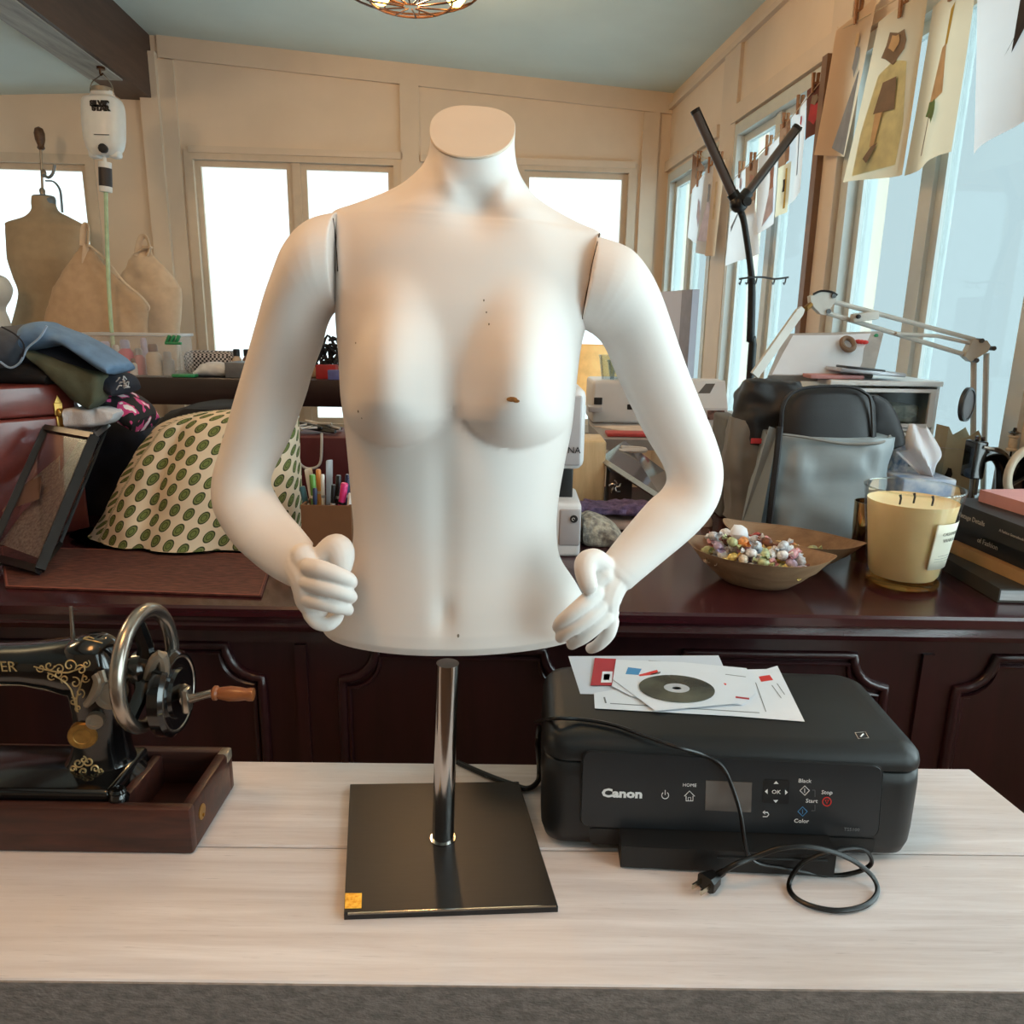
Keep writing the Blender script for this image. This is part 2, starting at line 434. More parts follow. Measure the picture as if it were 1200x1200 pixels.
# --- cable guard hook of the beam
# ------------------------------------------------------------------ ceiling lamp
m_wire = mat('dark bronze wire', (70, 46, 30), .4, .8)
m_bulb = mat('lit bulb', (255, 214, 120), .3, emit=(255, 196, 92), es=14)
def ceil_z(P): return pr.z - slope*((P-C).dot(T))
lc = V(481, -30, 2.72)
L = thing('ceiling_lamp', 'round bronze wire cage lamp with glowing bulbs under the ceiling', 'lamp', (lc.x, lc.y, lc.z-.1))
rr = .235
mb = MB()
for (rad, dz) in ((rr, .0), (rr*.93, -.035), (rr*.55, -.075)):
    mb.tube([lc+Vector((rad*math.cos(2*PI*i/32), rad*math.sin(2*PI*i/32), dz)) for i in range(32)], .0035, 6, closed=True)
for i in range(12):
    a = 2*PI*i/12; dx = Vector((math.cos(a), math.sin(a), 0))
    mb.tube([lc+dx*rr*.1+Vector((0, 0, -.088)), lc+dx*rr*.55+Vector((0, 0, -.075)), lc+dx*rr*.93+Vector((0, 0, -.035)), lc+dx*rr, lc+dx*rr*.6+Vector((0, 0, .12))], .0028, 5)
mb.build('wire_cage', m_wire, L)
zc_ = ceil_z(lc)
mb = MB(); mb.cyl(lc+Vector((0, 0, .1)), Vector((lc.x, lc.y, zc_-.03)), .012); mb.lathe([(.02, -.06), (.075, -.04), (.08, .0)], (lc.x, lc.y, zc_)); mb.lathe([(.05, .06), (.06, .1), (.145, .12), (.145, .13)], lc)
mb.build('canopy_stem', m_wire, L)
for (a, rad) in ((-95, .09), (150, .12), (25, .15)):
    dx = Vector((math.cos(R(a)), math.sin(R(a)), 0)); p = lc+dx*rad
    mb = MB(); mb.cyl(p+Vector((0, 0, .06))-dx*.03, p+Vector((0, 0, .02))-dx*.01, .019); mb.cyl(lc+Vector((0, 0, .08)), p+Vector((0, 0, .05))-dx*.02, .008, n=8)
    sk = mb.build('socket', m_wire, L)
    mb = MB(); mb.lathe([(.012, .028), (.018, .015), (.032, -.02), (.03, -.045), (.016, -.062), (.002, -.066)], p); mb.build('bulb', m_bulb, sk)
# ------------------------------------------------------------------ sketches on the lines
m_cord = mat('string', (190, 170, 140), .8)
m_peg = wood('clothes peg wood', (140, 92, 56), (176, 126, 84), rough=.6)
PAP = {'w': paper_mat('white sketch paper', (236, 234, 236)), 'c': paper_mat('cream sketch paper', (222, 204, 176)), 'b': paper_mat('beige sketch paper', (222, 196, 168)), 'r': paper_mat('dark red print', (112, 66, 56)), 'n': paper_mat('brown print', (158, 118, 92)), 'y': paper_mat('pale yellow paper', (236, 228, 200))}
INK = {'g': mat('green pencil', (204, 202, 158), .8), 'd': mat('dark brown pencil', (126, 108, 92), .8), 'u': mat('slate blue wash', (134, 142, 156), .8), 'k': mat('black ink', (50, 44, 46), .8), 'y': mat('ochre wash', (190, 160, 60), .8), 't': mat('skin wash', (200, 170, 130), .8), 'e': mat('leaf green wash', (96, 124, 70), .8), 'm': mat('red wash', (168, 52, 60), .8), 'l': mat('lilac wash', (196, 188, 206), .8), 'p': mat('rose brown wash', (170, 130, 120), .8)}
def paper(q, pk, label, draw=(), off=.03, bend=.004, group='fashion sketches pegged on lines by the windows', peg=True):
    TL, TR, BR, BL = [WR(x, y, off) for (x, y) in q]
    nn = NR; ph = random.random()*6
    def at(u, v):
        p = (TL*(1-u)+TR*u)*(1-v) + (BL*(1-u)+BR*u)*v
        return p + nn*(bend*math.sin(u*PI*1.6+ph)*(.3+v) + bend*.6*v*v)
    mb = MB(); mb.grid(at, 10, 12)
    keys = []
    for di, (kc, pts) in enumerate(draw):
        if kc not in keys: keys.append(kc)
        P = [at(u, v)+nn*(.0015+.0022*di) for (u, v) in pts]
        mb.add(P, [tuple(range(len(P)))], keys.index(kc)+1)
    o = solo(mb, 'sketch', [PAP[pk]]+[INK[i] for i in keys], label, 'drawing', group, recalc=False, smooth=60)
    o['drawn'] = 1
    if peg:
        e = at(.5, 0); m2 = MB(); s = min(1, (TR-TL).length/.13)
        for sg in (-1, 1):
            m2.hexa([e+T*(sg*.004)-D*(.005*s)+Vector((0,0,-.028*s)), e+T*(sg*.009)-D*.005+Vector((0,0,-.028*s)), e+T*(sg*.009)+D*.005+Vector((0,0,-.028*s)), e+T*(sg*.004)+D*.005+Vector((0,0,-.028*s)),
                     e+T*(sg*.003)-D*(.005)+Vector((0,0,.04*s)), e+T*(sg*.012)-D*.005+Vector((0,0,.04*s)), e+T*(sg*.012)+D*.005+Vector((0,0,.04*s)), e+T*(sg*.003)+D*.005+Vector((0,0,.04*s))])
        m2.box(e+Vector((0, 0, .004)), (.006, .012, .006))
        solo(m2, 'clothespin', m_peg, 'small wooden clothespin holding the '+label.split(' hanging')[0].split(' pegged')[0].split(' with')[0][:60], 'clothespin', 'clothespins on the sketch lines', smooth=0)
fig = lambda x, w, y0, y1, c: (c, [(x-w, y0), (x+w, y0), (x+w*.8, (y0+y1)/2), (x+w*1.1, y1), (x-w*1.1, y1), (x-w*.7, (y0+y1)/2)])
def blob(cx, cy, rx, ry, c, n=9): return (c, [(cx+rx*(1+.25*math.sin(i*2.3))*math.cos(2*PI*i/n), cy+ry*(1+.25*math.cos(i*3.1))*math.sin(2*PI*i/n)) for i in range(n)])
# large ones at the right (nearest window)
paper([(981, 36), (1030, -8), (996, 184), (962, 182)], 'b', 'beige sheet with a blue gown sketch hanging left of the green drawing', [('u', [(.78, .45), (.86, .43), (.93, .99), (.35, .94)]), blob(.66, .34, .09, .10, 'u'), blob(.62, .2, .06, .045, 't'), ('t', [(.1, .0), (.12, 0), (.12, .01), (.1, .01)])], .045, .012)
paper([(1031, 26), (1088, -16), (1058, 205), (997, 214)], 'c', 'cream sheet with a tall figure on green pencil shading', [('g', [(.28, .36), (.5, .30), (.72, .34), (.82, .7), (.78, .93), (.2, .97), (.18, .7)]), blob(.48, .22, .20, .09, 'd'), blob(.48, .2, .09, .045, 't'), ('d', [(.42, .42), (.62, .41), (.66, .6), (.36, .6)]), ('t', [(.4, .6), (.5, .6), (.46, .8), (.41, .8)]), ('d', [(.44, .8), (.52, .78), (.42, .90), (.36, .87)])], .065, .014)
paper([(1092, 8), (1148, -40), (1123, 178), (1058, 206)], 'c', 'cream sheet with a gown figure and a green leafy plant', [('y', [(.52, .12), (.62, .1), (.58, .32), (.5, .34)]), ('t', [(.46, .32), (.58, .32), (.72, .62), (.3, .62)]), blob(.42, .66, .16, .05, 'e'), blob(.56, .7, .07, .06, 'e'), ('d', [(.46, .7), (.5, .7), (.46, .94), (.4, .94)])], .05, .014)
paper([(1146, -20), (1215, -110), (1209, 132), (1147, 181)], 'w', 'white sheet with an ink figure at the right frame edge', [('k', [(.8, .25), (.95, .2), (.9, .5), (.62, .6)]), blob(.78, .2, .12, .06, 'm'), ('k', [(.55, .6), (.6, .58), (.82, .48), (.8, .5)]), ('k', [(.9, .5), (.95, .5), (.92, .75), (.88, .74)])], .06, .010)
# middle window
paper([(862, 205), (875, 196), (873, 232), (863, 241)], 'w', 'small white sheet pegged left of the brown photo print', [blob(.5, .4, .2, .2, 'l')])
paper([(874, 197), (889, 185), (886, 250), (874, 254)], 'n', 'brown photo print pegged behind the lamp joint', [blob(.5, .4, .25, .2, 'p')], .035)
paper([(889, 184), (913, 160), (906, 262), (886, 278)], 'w', 'white sheet with a rose figure hanging behind the right lamp bar', [fig(.75, .1, .3, .6, 'p'), ('l', [(.7, .55), (.9, .55), (.95, .85), (.45, .95)])], .035)
paper([(914, 146), (927, 139), (927, 188), (913, 197)], 'n', 'dark brown print behind the tip of the lamp bar', [blob(.5, .5, .25, .2, 'd')], .045)
paper([(912, 197), (927, 189), (922, 248), (909, 256)], 'y', 'pale yellow sheet hanging below the dark brown print', [fig(.6, .08, .3, .55, 'k'), fig(.75, .06, .1, .9, 'y')], .045, peg=False)
paper([(928, 137), (946, 112), (940, 225), (921, 243)], 'w', 'narrow white sheet with a thin grey figure beside the dark red print', [fig(.6, .05, .3, .75, 'u'), blob(.75, .2, .08, .05, 'm')])
paper([(946, 106), (965, 92), (962, 152), (945, 165)], 'r', 'dark red print at the end of the middle line', [blob(.5, .55, .3, .2, 'm'), blob(.55, .3, .2, .1, 'd')], .04)
paper([(856, 248), (884, 234), (890, 297), (851, 312)], 'w', 'wide white sheet hanging lowest below the lamp joint', [('u', [(.1, .3), (.45, .02), (.45, .05), (.12, .4)])], .045, peg=False)
# far window
paper([(812, 180), (826, 196), (820, 214), (810, 228)], 'n', 'small brown card pegged at the far end of the lines', [blob(.5, .5, .2, .2, 'd')], .02)
paper([(811, 222), (828, 200), (828, 292), (805, 278)], 'w', 'white sheet hanging nearest the far corner', [blob(.6, .5, .1, .2, 'l')], .034)
paper([(827, 198), (838, 192), (832, 300), (816, 296)], 'w', 'white sheet with a flared lilac skirt sketch', [('l', [(.5, .4), (.7, .4), (.95, .85), (.1, .85)]), fig(.6, .07, .2, .4, 'u')], .052)
paper([(837, 193), (850, 186), (838, 300), (828, 300)], 'b', 'narrow beige sheet beside the flared skirt sketch', [fig(.4, .08, .2, .6, 't')], .068)
for (x0, y0, x1, y1, lb) in ((811, 178, 852, 186, 'short string holding the far sketches'), (855, 215, 968, 88, 'string holding the middle sketches'), (980, 38, 1215, -112, 'string holding the large sketches at right')):
    p0, p1 = WR(x0, y0, .045), WR(x1, y1, .045); mb = MB(); mb.tube([p0, (p0+p1)/2-Vector((0, 0, .015)), p1], .0015, 5, sub=5)
    solo(mb, 'sketch_line', m_cord, lb+' along the window wall', 'string', None)
# ------------------------------------------------------------------ light
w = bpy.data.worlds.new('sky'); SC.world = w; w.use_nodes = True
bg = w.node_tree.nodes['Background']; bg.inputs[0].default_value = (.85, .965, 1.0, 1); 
# sky boosted behind and right of the camera as added fill, even elsewhere
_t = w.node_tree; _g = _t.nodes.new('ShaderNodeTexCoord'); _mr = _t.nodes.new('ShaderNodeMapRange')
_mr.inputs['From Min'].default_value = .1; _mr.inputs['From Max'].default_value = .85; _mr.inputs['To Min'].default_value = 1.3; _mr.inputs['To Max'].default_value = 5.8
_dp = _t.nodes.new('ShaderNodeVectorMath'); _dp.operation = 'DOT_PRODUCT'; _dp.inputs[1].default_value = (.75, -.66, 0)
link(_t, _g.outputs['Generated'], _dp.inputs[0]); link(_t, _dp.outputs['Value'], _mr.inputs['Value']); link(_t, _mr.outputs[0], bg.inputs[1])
def portal(P, a0, a1, z0, z1, nrm):
    ld = bpy.data.lights.new('daylight portal', 'AREA'); ld.shape = 'RECTANGLE'; ld.size = abs(a1-a0); ld.size_y = z1-z0
    ld.cycles.is_portal = True
    o = bpy.data.objects.new('daylight_portal', ld); COL.objects.link(o)
    zz = -Vector(nrm); y_ = Vector((0, 0, 1)); x_ = y_.cross(zz)
    m4 = Matrix((x_, y_, zz)).transposed().to_4x4(); m4.translation = P((a0+a1)/2, (z0+z1)/2, -.13); o.matrix_world = m4
for (a0, a1, z0, z1) in wB: portal(PB, a0, a1, z0, z1, -D)
for (a0, a1, z0, z1) in wR: portal(PR, a0, a1, z0, z1, NR)
def lamp(p, e, c, r=.06, name='lamp light'):
    ld = bpy.data.lights.new(name, 'POINT'); ld.energy = e; ld.color = c; ld.shadow_soft_size = r
    o = bpy.data.objects.new(name, ld); COL.objects.link(o); o.location = p; return o
WARM = (1.0, .60, .29)
lamp(lc+Vector((0, 0, -.02)), 16, WARM, .05, 'ceiling lamp glow')
lamp((-.45, .32, 2.45), 17, (1, .45, .15), .22, 'second ceiling lamp glow')
lamp((-2.2, 1.6, 2.3), 22, (1, .64, .34), .15, 'third ceiling lamp glow')
SC.view_settings.view_transform = 'Standard'; SC.view_settings.look = 'None'; SC.view_settings.gamma = 1; SC.view_settings.exposure = .5
SC.cycles.use_denoising = True
SC.cycles.max_bounces = 10; SC.cycles.transparent_max_bounces = 16
SC.cycles.sample_clamp_indirect = 6
# ================================================================== TABLE
TZ = .75
m_plank = wood('whitewashed plank', (204, 193, 190), (236, 230, 230), (1.2, 22, 22), .55, 0, .25, knots=(212, 198, 190), scale=3)
m_edge2 = mat('rough grey plank edge', (132, 122, 116), .8, var=.22, scale=160, bump=.6, bscale=420, stretch=(.5, 1, 1))
m_dark = mat('dark under frame', (40, 32, 30), .6)
BR, BL_ = Z(1134, 900, TZ), Z(275, 891, TZ); FRy = Z(600, 1157, TZ).y
dr = (Z(1200, 953.4, TZ)-BR).normalized(); FRp = BR+dr*((FRy-BR.y)/dr.y)
slope_b = (BR.y-BL_.y)/(BR.x-BL_.x)
XL = -.95; BLp = Vector((XL, BL_.y+slope_b*(XL-BL_.x), TZ)); FLp = Vector((XL, Z(0, 1152, TZ).y, TZ)); FRp.y = Z(1200, 1161, TZ).y
tb = thing('work_table', 'long whitewashed wooden plank table under the mannequin and printer', 'table', (0, (BR.y+FRp.y)/2, 0))
fs = (BR.y-Z(900, 998, TZ).y)/(BR.y-FRy)
def tpt(u, v): return (BLp*(1-u)+BR*u)*(1-v)+(FLp*(1-u)+FRp*u)*v
def plank(v0, v1, m, gap=.0012, mats=None):
    mb = MB(); P = [tpt(0, v0), tpt(1, v0), tpt(1, v1), tpt(0, v1)]
    d = Vector((0, gap, 0)); P = [P[0]-d, P[1]-d, P[2]+d, P[3]+d]
    lo = [p-Vector((0, 0, .055)) for p in P]; c = .002
    ch = [p-Vector((0, 0, c)) for p in P]; cen = sum(P, Vector())/4
    top = [p+Vector((0, c if p.y < cen.y else -c, 0)) for p in P]
    mb.ring([lo, ch, top]); return mb.build('plank', m, tb, smooth=0)
plank(0, fs, m_plank); p2 = plank(fs, 1, m_plank)
mb = MB(); e0, e1 = FLp+Vector((0, -.0005, -.0015)), FRp+Vector((0, -.0005, -.0015))
mb.hexa([e0+Vector((0, 0, -.0535)), e1+Vector((0, 0, -.0535)), e1+Vector((0, .003, -.0535)), e0+Vector((0, .003, -.0535)), e0, e1, e1+Vector((0, .003, 0)), e0+Vector((0, .003, 0))])
mb.build('front_edge', m_edge2, tb, smooth=0)['label'] = 'rough grey sawn front edge'
for (u, v) in ((.04, .1), (.94, .1), (.04, .88), (.94, .88)):
    p = tpt(u, v); mb = MB(); mb.box((p.x, p.y, (TZ-.055)/2), (.06, .05, TZ-.055)); mb.build('leg', m_plank, tb, smooth=0)
mb = MB(); p = tpt(.5, .5); mb.box((p.x, p.y, TZ-.09), (1.3, .03, .06)); mb.build('rail', m_plank, tb, smooth=0)

# ================================================================== BAR COUNTER
CZ = .91
m_mah = wood('mahogany lacquer', (44, 15, 20), (66, 26, 32), (1, 14, 14), .22, .5, .03, scale=2)
m_mahd = wood('dark mahogany panel', (34, 13, 16), (54, 22, 26), (12, 12, 1.2), .3, .25, .05, scale=2)
CY0, CY1 = Z(600, 716, CZ).y, 2.0
CX0, CX1 = -1.75, 1.06
bc = thing('bar_counter', 'long dark mahogany bar counter with raised panel front', 'counter', ((CX0+CX1)/2, CY0+.3, 0))
mb = MB()
# moulded top: profile in y,z swept along x
prof = [(CY0+.004, CZ), (CY0, CZ-.004), (CY0, CZ-.016), (CY0+.010, CZ-.020), (CY0+.010, CZ-.026), (CY0+.006, CZ-.034), (CY0+.012, CZ-.044), (CY0+.03, CZ-.05), (CY1, CZ-.05), (CY1, CZ)]
mb.ring([[Vector((x, y, z)) for (y, z) in prof] for x in (CX0, CX1)])
mb.build('countertop', m_mah, bc, smooth=30)
PY = CY0+.05
mb = MB(); mb.box(((CX0+CX1)/2, (PY+CY1-.05)/2, (CZ-.05)/2), (CX1-CX0-.04, CY1-.05-PY, CZ-.05)); mb.build('front_panel', m_mahd, bc, smooth=0)
mb = MB(); mb.box(((CX0+CX1)/2, PY-.006, CZ-.062), (CX1-CX0-.04, .012, .022)); mb.build('under_moulding', m_mahd, bc, smooth=0)
def panel_mould(x0, x1, z0, z1, y):
    """raised moulding with concave corners"""
    pts = []; r = .055
    for (cx, cz, a0) in ((x0, z1, 0), (x1, z1, -90), (x1, z0, 180), (x0, z0, 90)):
        sx = 1 if cx == x0 else -1; sz = -1 if cz == z1 else 1
        arc = [Vector((cx+sx*r*math.cos(R(t)), y, cz+sz*r*math.sin(R(t)))) for t in range(0, 91, 15)]
        e1 = Vector((cx+sx*(r+.016), y, cz)); e2 = Vector((cx, y, cz+sz*(r+.016)))
        seq = [e1, e1+Vector((0, 0, sz*.016)) if False else e1] + arc + [e2]
        if (cx == x1) == (cz == z1): pass
        # walk clockwise: left-top starts from left side
        if cx == x0 and cz == z1: seq = [e2]+arc[::-1]+[e1]
        elif cx == x1 and cz == z1: seq = [e1]+arc+[e2]
        elif cx == x1 and cz == z0: seq = [e2]+arc[::-1]+[e1]
        else: seq = [e1]+arc+[e2]
        pts += seq
    mb = MB(); mb.tube(pts, .008, 8, closed=True); mb.tube([p+(Vector(((x0+x1)/2, y, (z0+z1)/2))-p).normalized()*.017 for p in pts], .004, 6, closed=True)
    return mb
zt = V(940, 766, PY).z
xs = [V(x, 800, PY).x for x in (1036, 1121)]     # right end of one panel, left end of the next
wd = xs[1]-xs[0]; pw = xs[0]-V(408, 800, PY).x; pw = xs[0]-V(590, 800, PY).x
xl = [V(x, 800, PY).x for x in (308, 402)]
for (x0, x1) in ((xl[0]-.62, xl[0]), (xl[1], xl[1]+(xs[0]-xl[1]-wd)/2), (xs[0]-(xs[0]-xl[1]-wd)/2, xs[0]), (xs[1], CX1-.03)):
    panel_mould(x0, x1, .2, zt, PY-.003).build('panel_moulding', m_mahd, bc, smooth=50)
xg = V(1082, 800, PY).x
for gx in (xg, (xl[0]+xl[1])/2):
    mb = MB(); mb.box((gx, PY-.003, .42), (.018, .006, .82)); mb.build('stile_strip', m_mahd, bc, smooth=0)

# ================================================================== MANNEQUIN
m_skin = mat('satin white mannequin paint', (232, 227, 223), .55, var=.015, scale=5, spec=.25)
m_cap = mat('neck cap paint', (214, 200, 182), .5, var=.015)
m_steel = mat('brushed grey steel', (50, 49, 50), .36, .55, var=.05, scale=40, stretch=(1, 30, 1))
m_chrome = mat('chrome pole', (190, 188, 186), .14, 1, var=.02)
m_gap = mat('seam shadow line', (70, 58, 50), .8)
MY = .775
bz = TZ+.008
mn = thing('mannequin', 'white armed half-body mannequin on a steel pole and square base', 'mannequin', (Z(519, 983, bz).x, Z(519, 983, bz).y, TZ))
# base plate
q = [Z(x, y, bz) for (x, y) in ((410.3, 918.6), (608, 915.4), (654, 1061), (403, 1070))]
lo = [p-Vector((0, 0, .008)) for p in q]; cen = sum(q, Vector())/4
mb = MB(); mb.ring([lo, [p-Vector((0, 0, .001)) for p in q], [p+(cen-p)*.008 for p in q]]); base = mb.build('base_plate', m_steel, mn, smooth=0)
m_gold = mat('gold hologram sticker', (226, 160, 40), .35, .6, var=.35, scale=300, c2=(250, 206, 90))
mb = MB(); mb.tube([q[3]+Vector((.004, -.0002, -.0006)), q[2]+Vector((-.002, -.0002, -.0006))], .0013, 6); mb.build('worn_edge', m_chrome, base)['label'] = 'bright worn front edge'
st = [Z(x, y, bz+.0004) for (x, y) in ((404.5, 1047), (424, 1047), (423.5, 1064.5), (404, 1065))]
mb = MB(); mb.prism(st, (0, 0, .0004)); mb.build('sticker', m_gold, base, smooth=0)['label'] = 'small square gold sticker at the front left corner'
# pole
p0, p1 = Z(519, 983, bz), V(526, 770, MY); p1.y = p0.y; 
mb = MB(); mb.cyl(p0, p1, .0122, .0122, 28); mb.build('pole', m_chrome, mn)
mb = MB(); mb.cyl(p0, p0+Vector((0, 0, .002)), .0145, .0145, 28); mb.build('collar', m_chrome, mn)
# torso
def gauss(x, s): return math.exp(-x*x/(2*s*s))
def px_x(px, py): return V(px, py, MY)
ROW = [((504, 150), (604, 152)), ((504, 168), (603, 172)), ((499, 187), (606, 196)), ((488, 202), (613, 212)), ((466, 219), (628, 231)), ((437, 231), (653, 248)),
       ((411, 240), (682, 263)), ((391, 247), (703, 272)), ((389.5, 258), (705, 286)), ((392, 286), (703, 312)), ((394, 320), (697, 341)), ((394, 350), (691, 366)),
       ((396, 385), (682, 400)), ((399, 420), (678, 425)), ((401, 460), (674, 462)), ((406, 500), (670, 500)), ((410, 540), (662, 540)), ((413, 580), (655, 580)),
       ((416, 620), (652, 620)), ((411, 655), (657, 655)), ((398, 688), (676, 686)), ((385, 712), (689, 710)), ((380, 725), (694, 723)), ((383, 734), (690, 732)), ((400, 739), (672, 737))]
FD = [.050, .049, .048, .047, .046, .046, .048, .051, .055, .062, .068, .073, .076, .077, .076, .074, .071, .069, .069, .071, .075, .078, .079, .074, .055]
BD = [.036, .038, .042, .045, .05, .054, .056, .058, .062, .068, .074, .078, .08, .08, .079, .075, .07, .068, .07, .078, .088, .094, .095, .088, .07]
SH = [.72, .61, .48, .34, .22, .14, .10, .07, .05, .03, .01] + [0]*14
rows = [(l, r, MY, f, b) for ((l, r), f, b) in zip(ROW, FD, BD)]
bL, bR = V(470, 455, MY), V(612, 458, MY)
fold = V(540, 517, MY).z
notch = V(562, 262, MY); nav = V(528, 690, MY); ribz = V(530, 560, MY).z
SHs = []
for i in range(len(SH)-1):
    for k_ in range(10): SHs.append(SH[i]+(SH[i+1]-SH[i])*k_/10)
SHs.append(SH[-1])
def bust(p, b):
    dx, dz = (p.x-b.x)/.0595, p.z-b.z
    dz = dz/.0475 if dz < 0 else dz/.12
    d = dx*dx+dz*dz
    if d >= 1: return 0
    return .046*(1-d)**(.86+1.4*max(0, min(1, (dz+.4)/1.0)))
_sl = sorted([(V(*pt, MY).x, V(*pt, MY).z) for r_ in ROW[2:8] for pt in r_])
def zshould(x):
    for (xa, za), (xb, zb_) in zip(_sl, _sl[1:]):
        if xa <= x <= xb: return za+(zb_-za)*(x-xa)/max(1e-6, xb-xa)
    return _sl[0][1] if x < _sl[0][0] else _sl[-1][1]
def tdisp(p, t, a, x, y):
    i = min(int(t*(len(SHs)-1)+.5), len(SHs)-1)
    p = p + Vector((0, 0, (p.y-MY)*SHs[i]))
    lx0 = p.x-notch.x; ax = abs(lx0)
    if t < .62 and ax > .03:
        h_ = max(.0035, zshould(p.x)-p.z); u_ = min(1, h_/.06); f_ = math.sqrt(1-(1-u_)**2)
        w0 = min(1, max(0, (ax-.03)/.055)); w0 = w0*w0*(3-2*w0)
        p = Vector((p.x, MY+(p.y-MY)*(1-(1-f_)*w0), p.z))
    if y > 0:
        w_ = min(1, y*1.5)
        d = bust(p, bL) + bust(p, bR)
        # collar bones, notch, breastbone groove, belly line, navel
        lx = p.x-notch.x
        d += .004*gauss(p.z-(notch.z+.004+.10*abs(lx)-.2*lx*lx), .007)*(1 if .012 < abs(lx) < .115 else 0)*min(1, (abs(lx)-.012)/.02 if abs(lx) > .012 else 0)
        d -= .012*gauss(lx, .011)*gauss(p.z-notch.z-.004, .013)
        for sg in (-1, 1): d += .004*gauss(lx-sg*(.012+.55*max(0, p.z-notch.z)), .006)*(1 if p.z > notch.z-.002 else 0)*min(1, max(0, (p.z-notch.z)/.02))*max(0, 1-(p.z-notch.z)/.11)
        d -= .0035*gauss(p.x-nav.x, .009)*(1/(1+math.exp((p.z-fold)/.012)))*(1/(1+math.exp(-(p.z-nav.z+.0)/.02)))
        d -= .006*gauss(p.x-nav.x, .0052)*gauss(p.z-nav.z, .012)
        d += .006*gauss(p.x-nav.x, .06)*gauss(p.z-(nav.z-.005), .05)
        d += .004*(gauss(p.x-nav.x-.05, .03)+gauss(p.x-nav.x+.05, .03))*gauss(p.z-ribz, .045)
        p = p + Vector((0, -1, 0))*d*w_
    else:
        p = p + Vector((0, 1, 0))*(.012*gauss(p.z-1.2, .08)-.006*gauss(p.x-nav.x, .012))*min(1, -y)
    return p
mb = pairloft(rows, 168, 10, 2.25, tdisp)
NR_ = len(mb.v)//168
for it in range(10):
    old = [v.copy() for v in mb.v]
    for i in range(28, 118):
        w_ = .5*min(1, (i-27)/8, (118-i)/25)
        for j in range(168):
            k0_ = i*168; av = (old[k0_+(j-1) % 168]+old[k0_+(j+1) % 168]+old[k0_-168+j]+old[k0_+168+j])/4
            mb.v[k0_+j] = old[k0_+j].lerp(av, w_)
tor = mb.build('torso', m_skin, mn, smooth=50)
# neck cap disc
n = 168; cap = [v.copy() for v in mb.v[:n]]; cc = sum(cap, Vector())/n
cn = (cap[0]-cc).cross(cap[n//4]-cc).normalized()
if cn.z < 0: cn = -cn
mb = MB(); mb.ring([[p+cn*.0003 for p in cap], [p+cn*.0018 for p in cap], [cc+(p-cc)*.985+cn*.0026 for p in cap]])
mb.build('neck_cap', m_cap, mn, smooth=30)
m_chip = mat('chipped brown paint', (150, 96, 40), .7, var=.3, scale=300)
m_chip2 = mat('small grey chip', (120, 112, 100), .7)
def torso_hit(px, py):
    d = ray(px, py).normalized()
    dg = bpy.context.evaluated_depsgraph_get(); dg.update()
    ok, loc, nr_, ix = tor.ray_cast(CAMP-world_loc(tor), d)
    return (loc+world_loc(tor), nr_) if ok else (V(px, py, MY), Vector((0, -1, 0)))
mb = MB()
for (x, y, rx, ry) in ((600, 468, .0048, .0022), (605, 470, .003, .0015)):
    p, nn = torso_hit(x, y); F3 = frame(Vector((1, 0, 0)), nn.cross(Vector((1, 0, 0)))); mb.lathe([(rx, 0), (rx, .0004), (.0001, .0007)], p, F3, 10, sy=ry/rx)
mb.build('chipped_paint', m_chip, tor, smooth=0)['label'] = 'small brown paint chip on the chest'
for (x, y, r_) in ((567, 352, .0007), (570, 366, .0006), (573, 380, .0007), (417, 402, .0006), (420, 482, .0008), (424, 490, .0006), (537, 745, .0012), (590, 169.5, .0007)):
    mb = MB(); p, nn = torso_hit(x, y); F3 = frame(Vector((1, 0, 0)), nn.cross(Vector((1, 0, 0)))); mb.lathe([(r_, 0), (r_, .0003), (.0001, .0005)], p, F3, 7, sy=1.6)
    mb.build('paint_fleck', m_chip2, tor, smooth=0)
# arms with hands
def hand_caps(mb, chains):
    for ch in chains:
        P = []; r = []
        for (x, y, Y, rp) in ch:
            p = V(x, y, Y); P.append(p); r.append(rp*mpp(p))
        P2, r2 = spline(P, r, 5)
        # rounded capsule ends
        mb.ball(P2[0], r2[0], n=12); mb.ball(P2[-1], r2[-1], n=12)
        mb.tube(P2, r2, 14)
def arm(name, rows, chains, label):
    mb = pairloft(rows, 56, 6, 2.08)
    # drop the open sampling into one surface
    hand_caps(mb, chains)
    o = remeshed(mb, name, m_skin, mn, .0013, 4); o['label'] = label; return o
LA = [((399, 364), (397, 249), .775, .05, .054), ((390, 367), (371, 255), .775, .052, .056), ((388, 369), (352, 267), .776, .052, .054), ((386, 372), (335, 289), .777, .05, .052), ((383, 378), (323, 318), .779, .047, .049),
      ((380, 387), (313, 345), .781, .044, .046), ((376, 405), (304, 375), .784, .041, .042), ((370, 422), (295, 406), .787, .039, .039), ((364, 440), (285, 440), .789, .037, .037), ((357, 465), (276, 470), .79, .036, .035),
      ((347, 493), (268, 498), .79, .035, .034), ((336, 520), (259, 528), .789, .034, .034), ((322, 546), (251, 560), .786, .034, .035), ((315, 566), (252, 590), .78, .034, .035), ((322, 583), (262, 613), .77, .033, .033),
      ((335, 602), (281, 640), .755, .031, .030), ((352, 621), (315, 670), .733, .026, .025), ((366, 638), (342, 686), .715, .021, .020)]
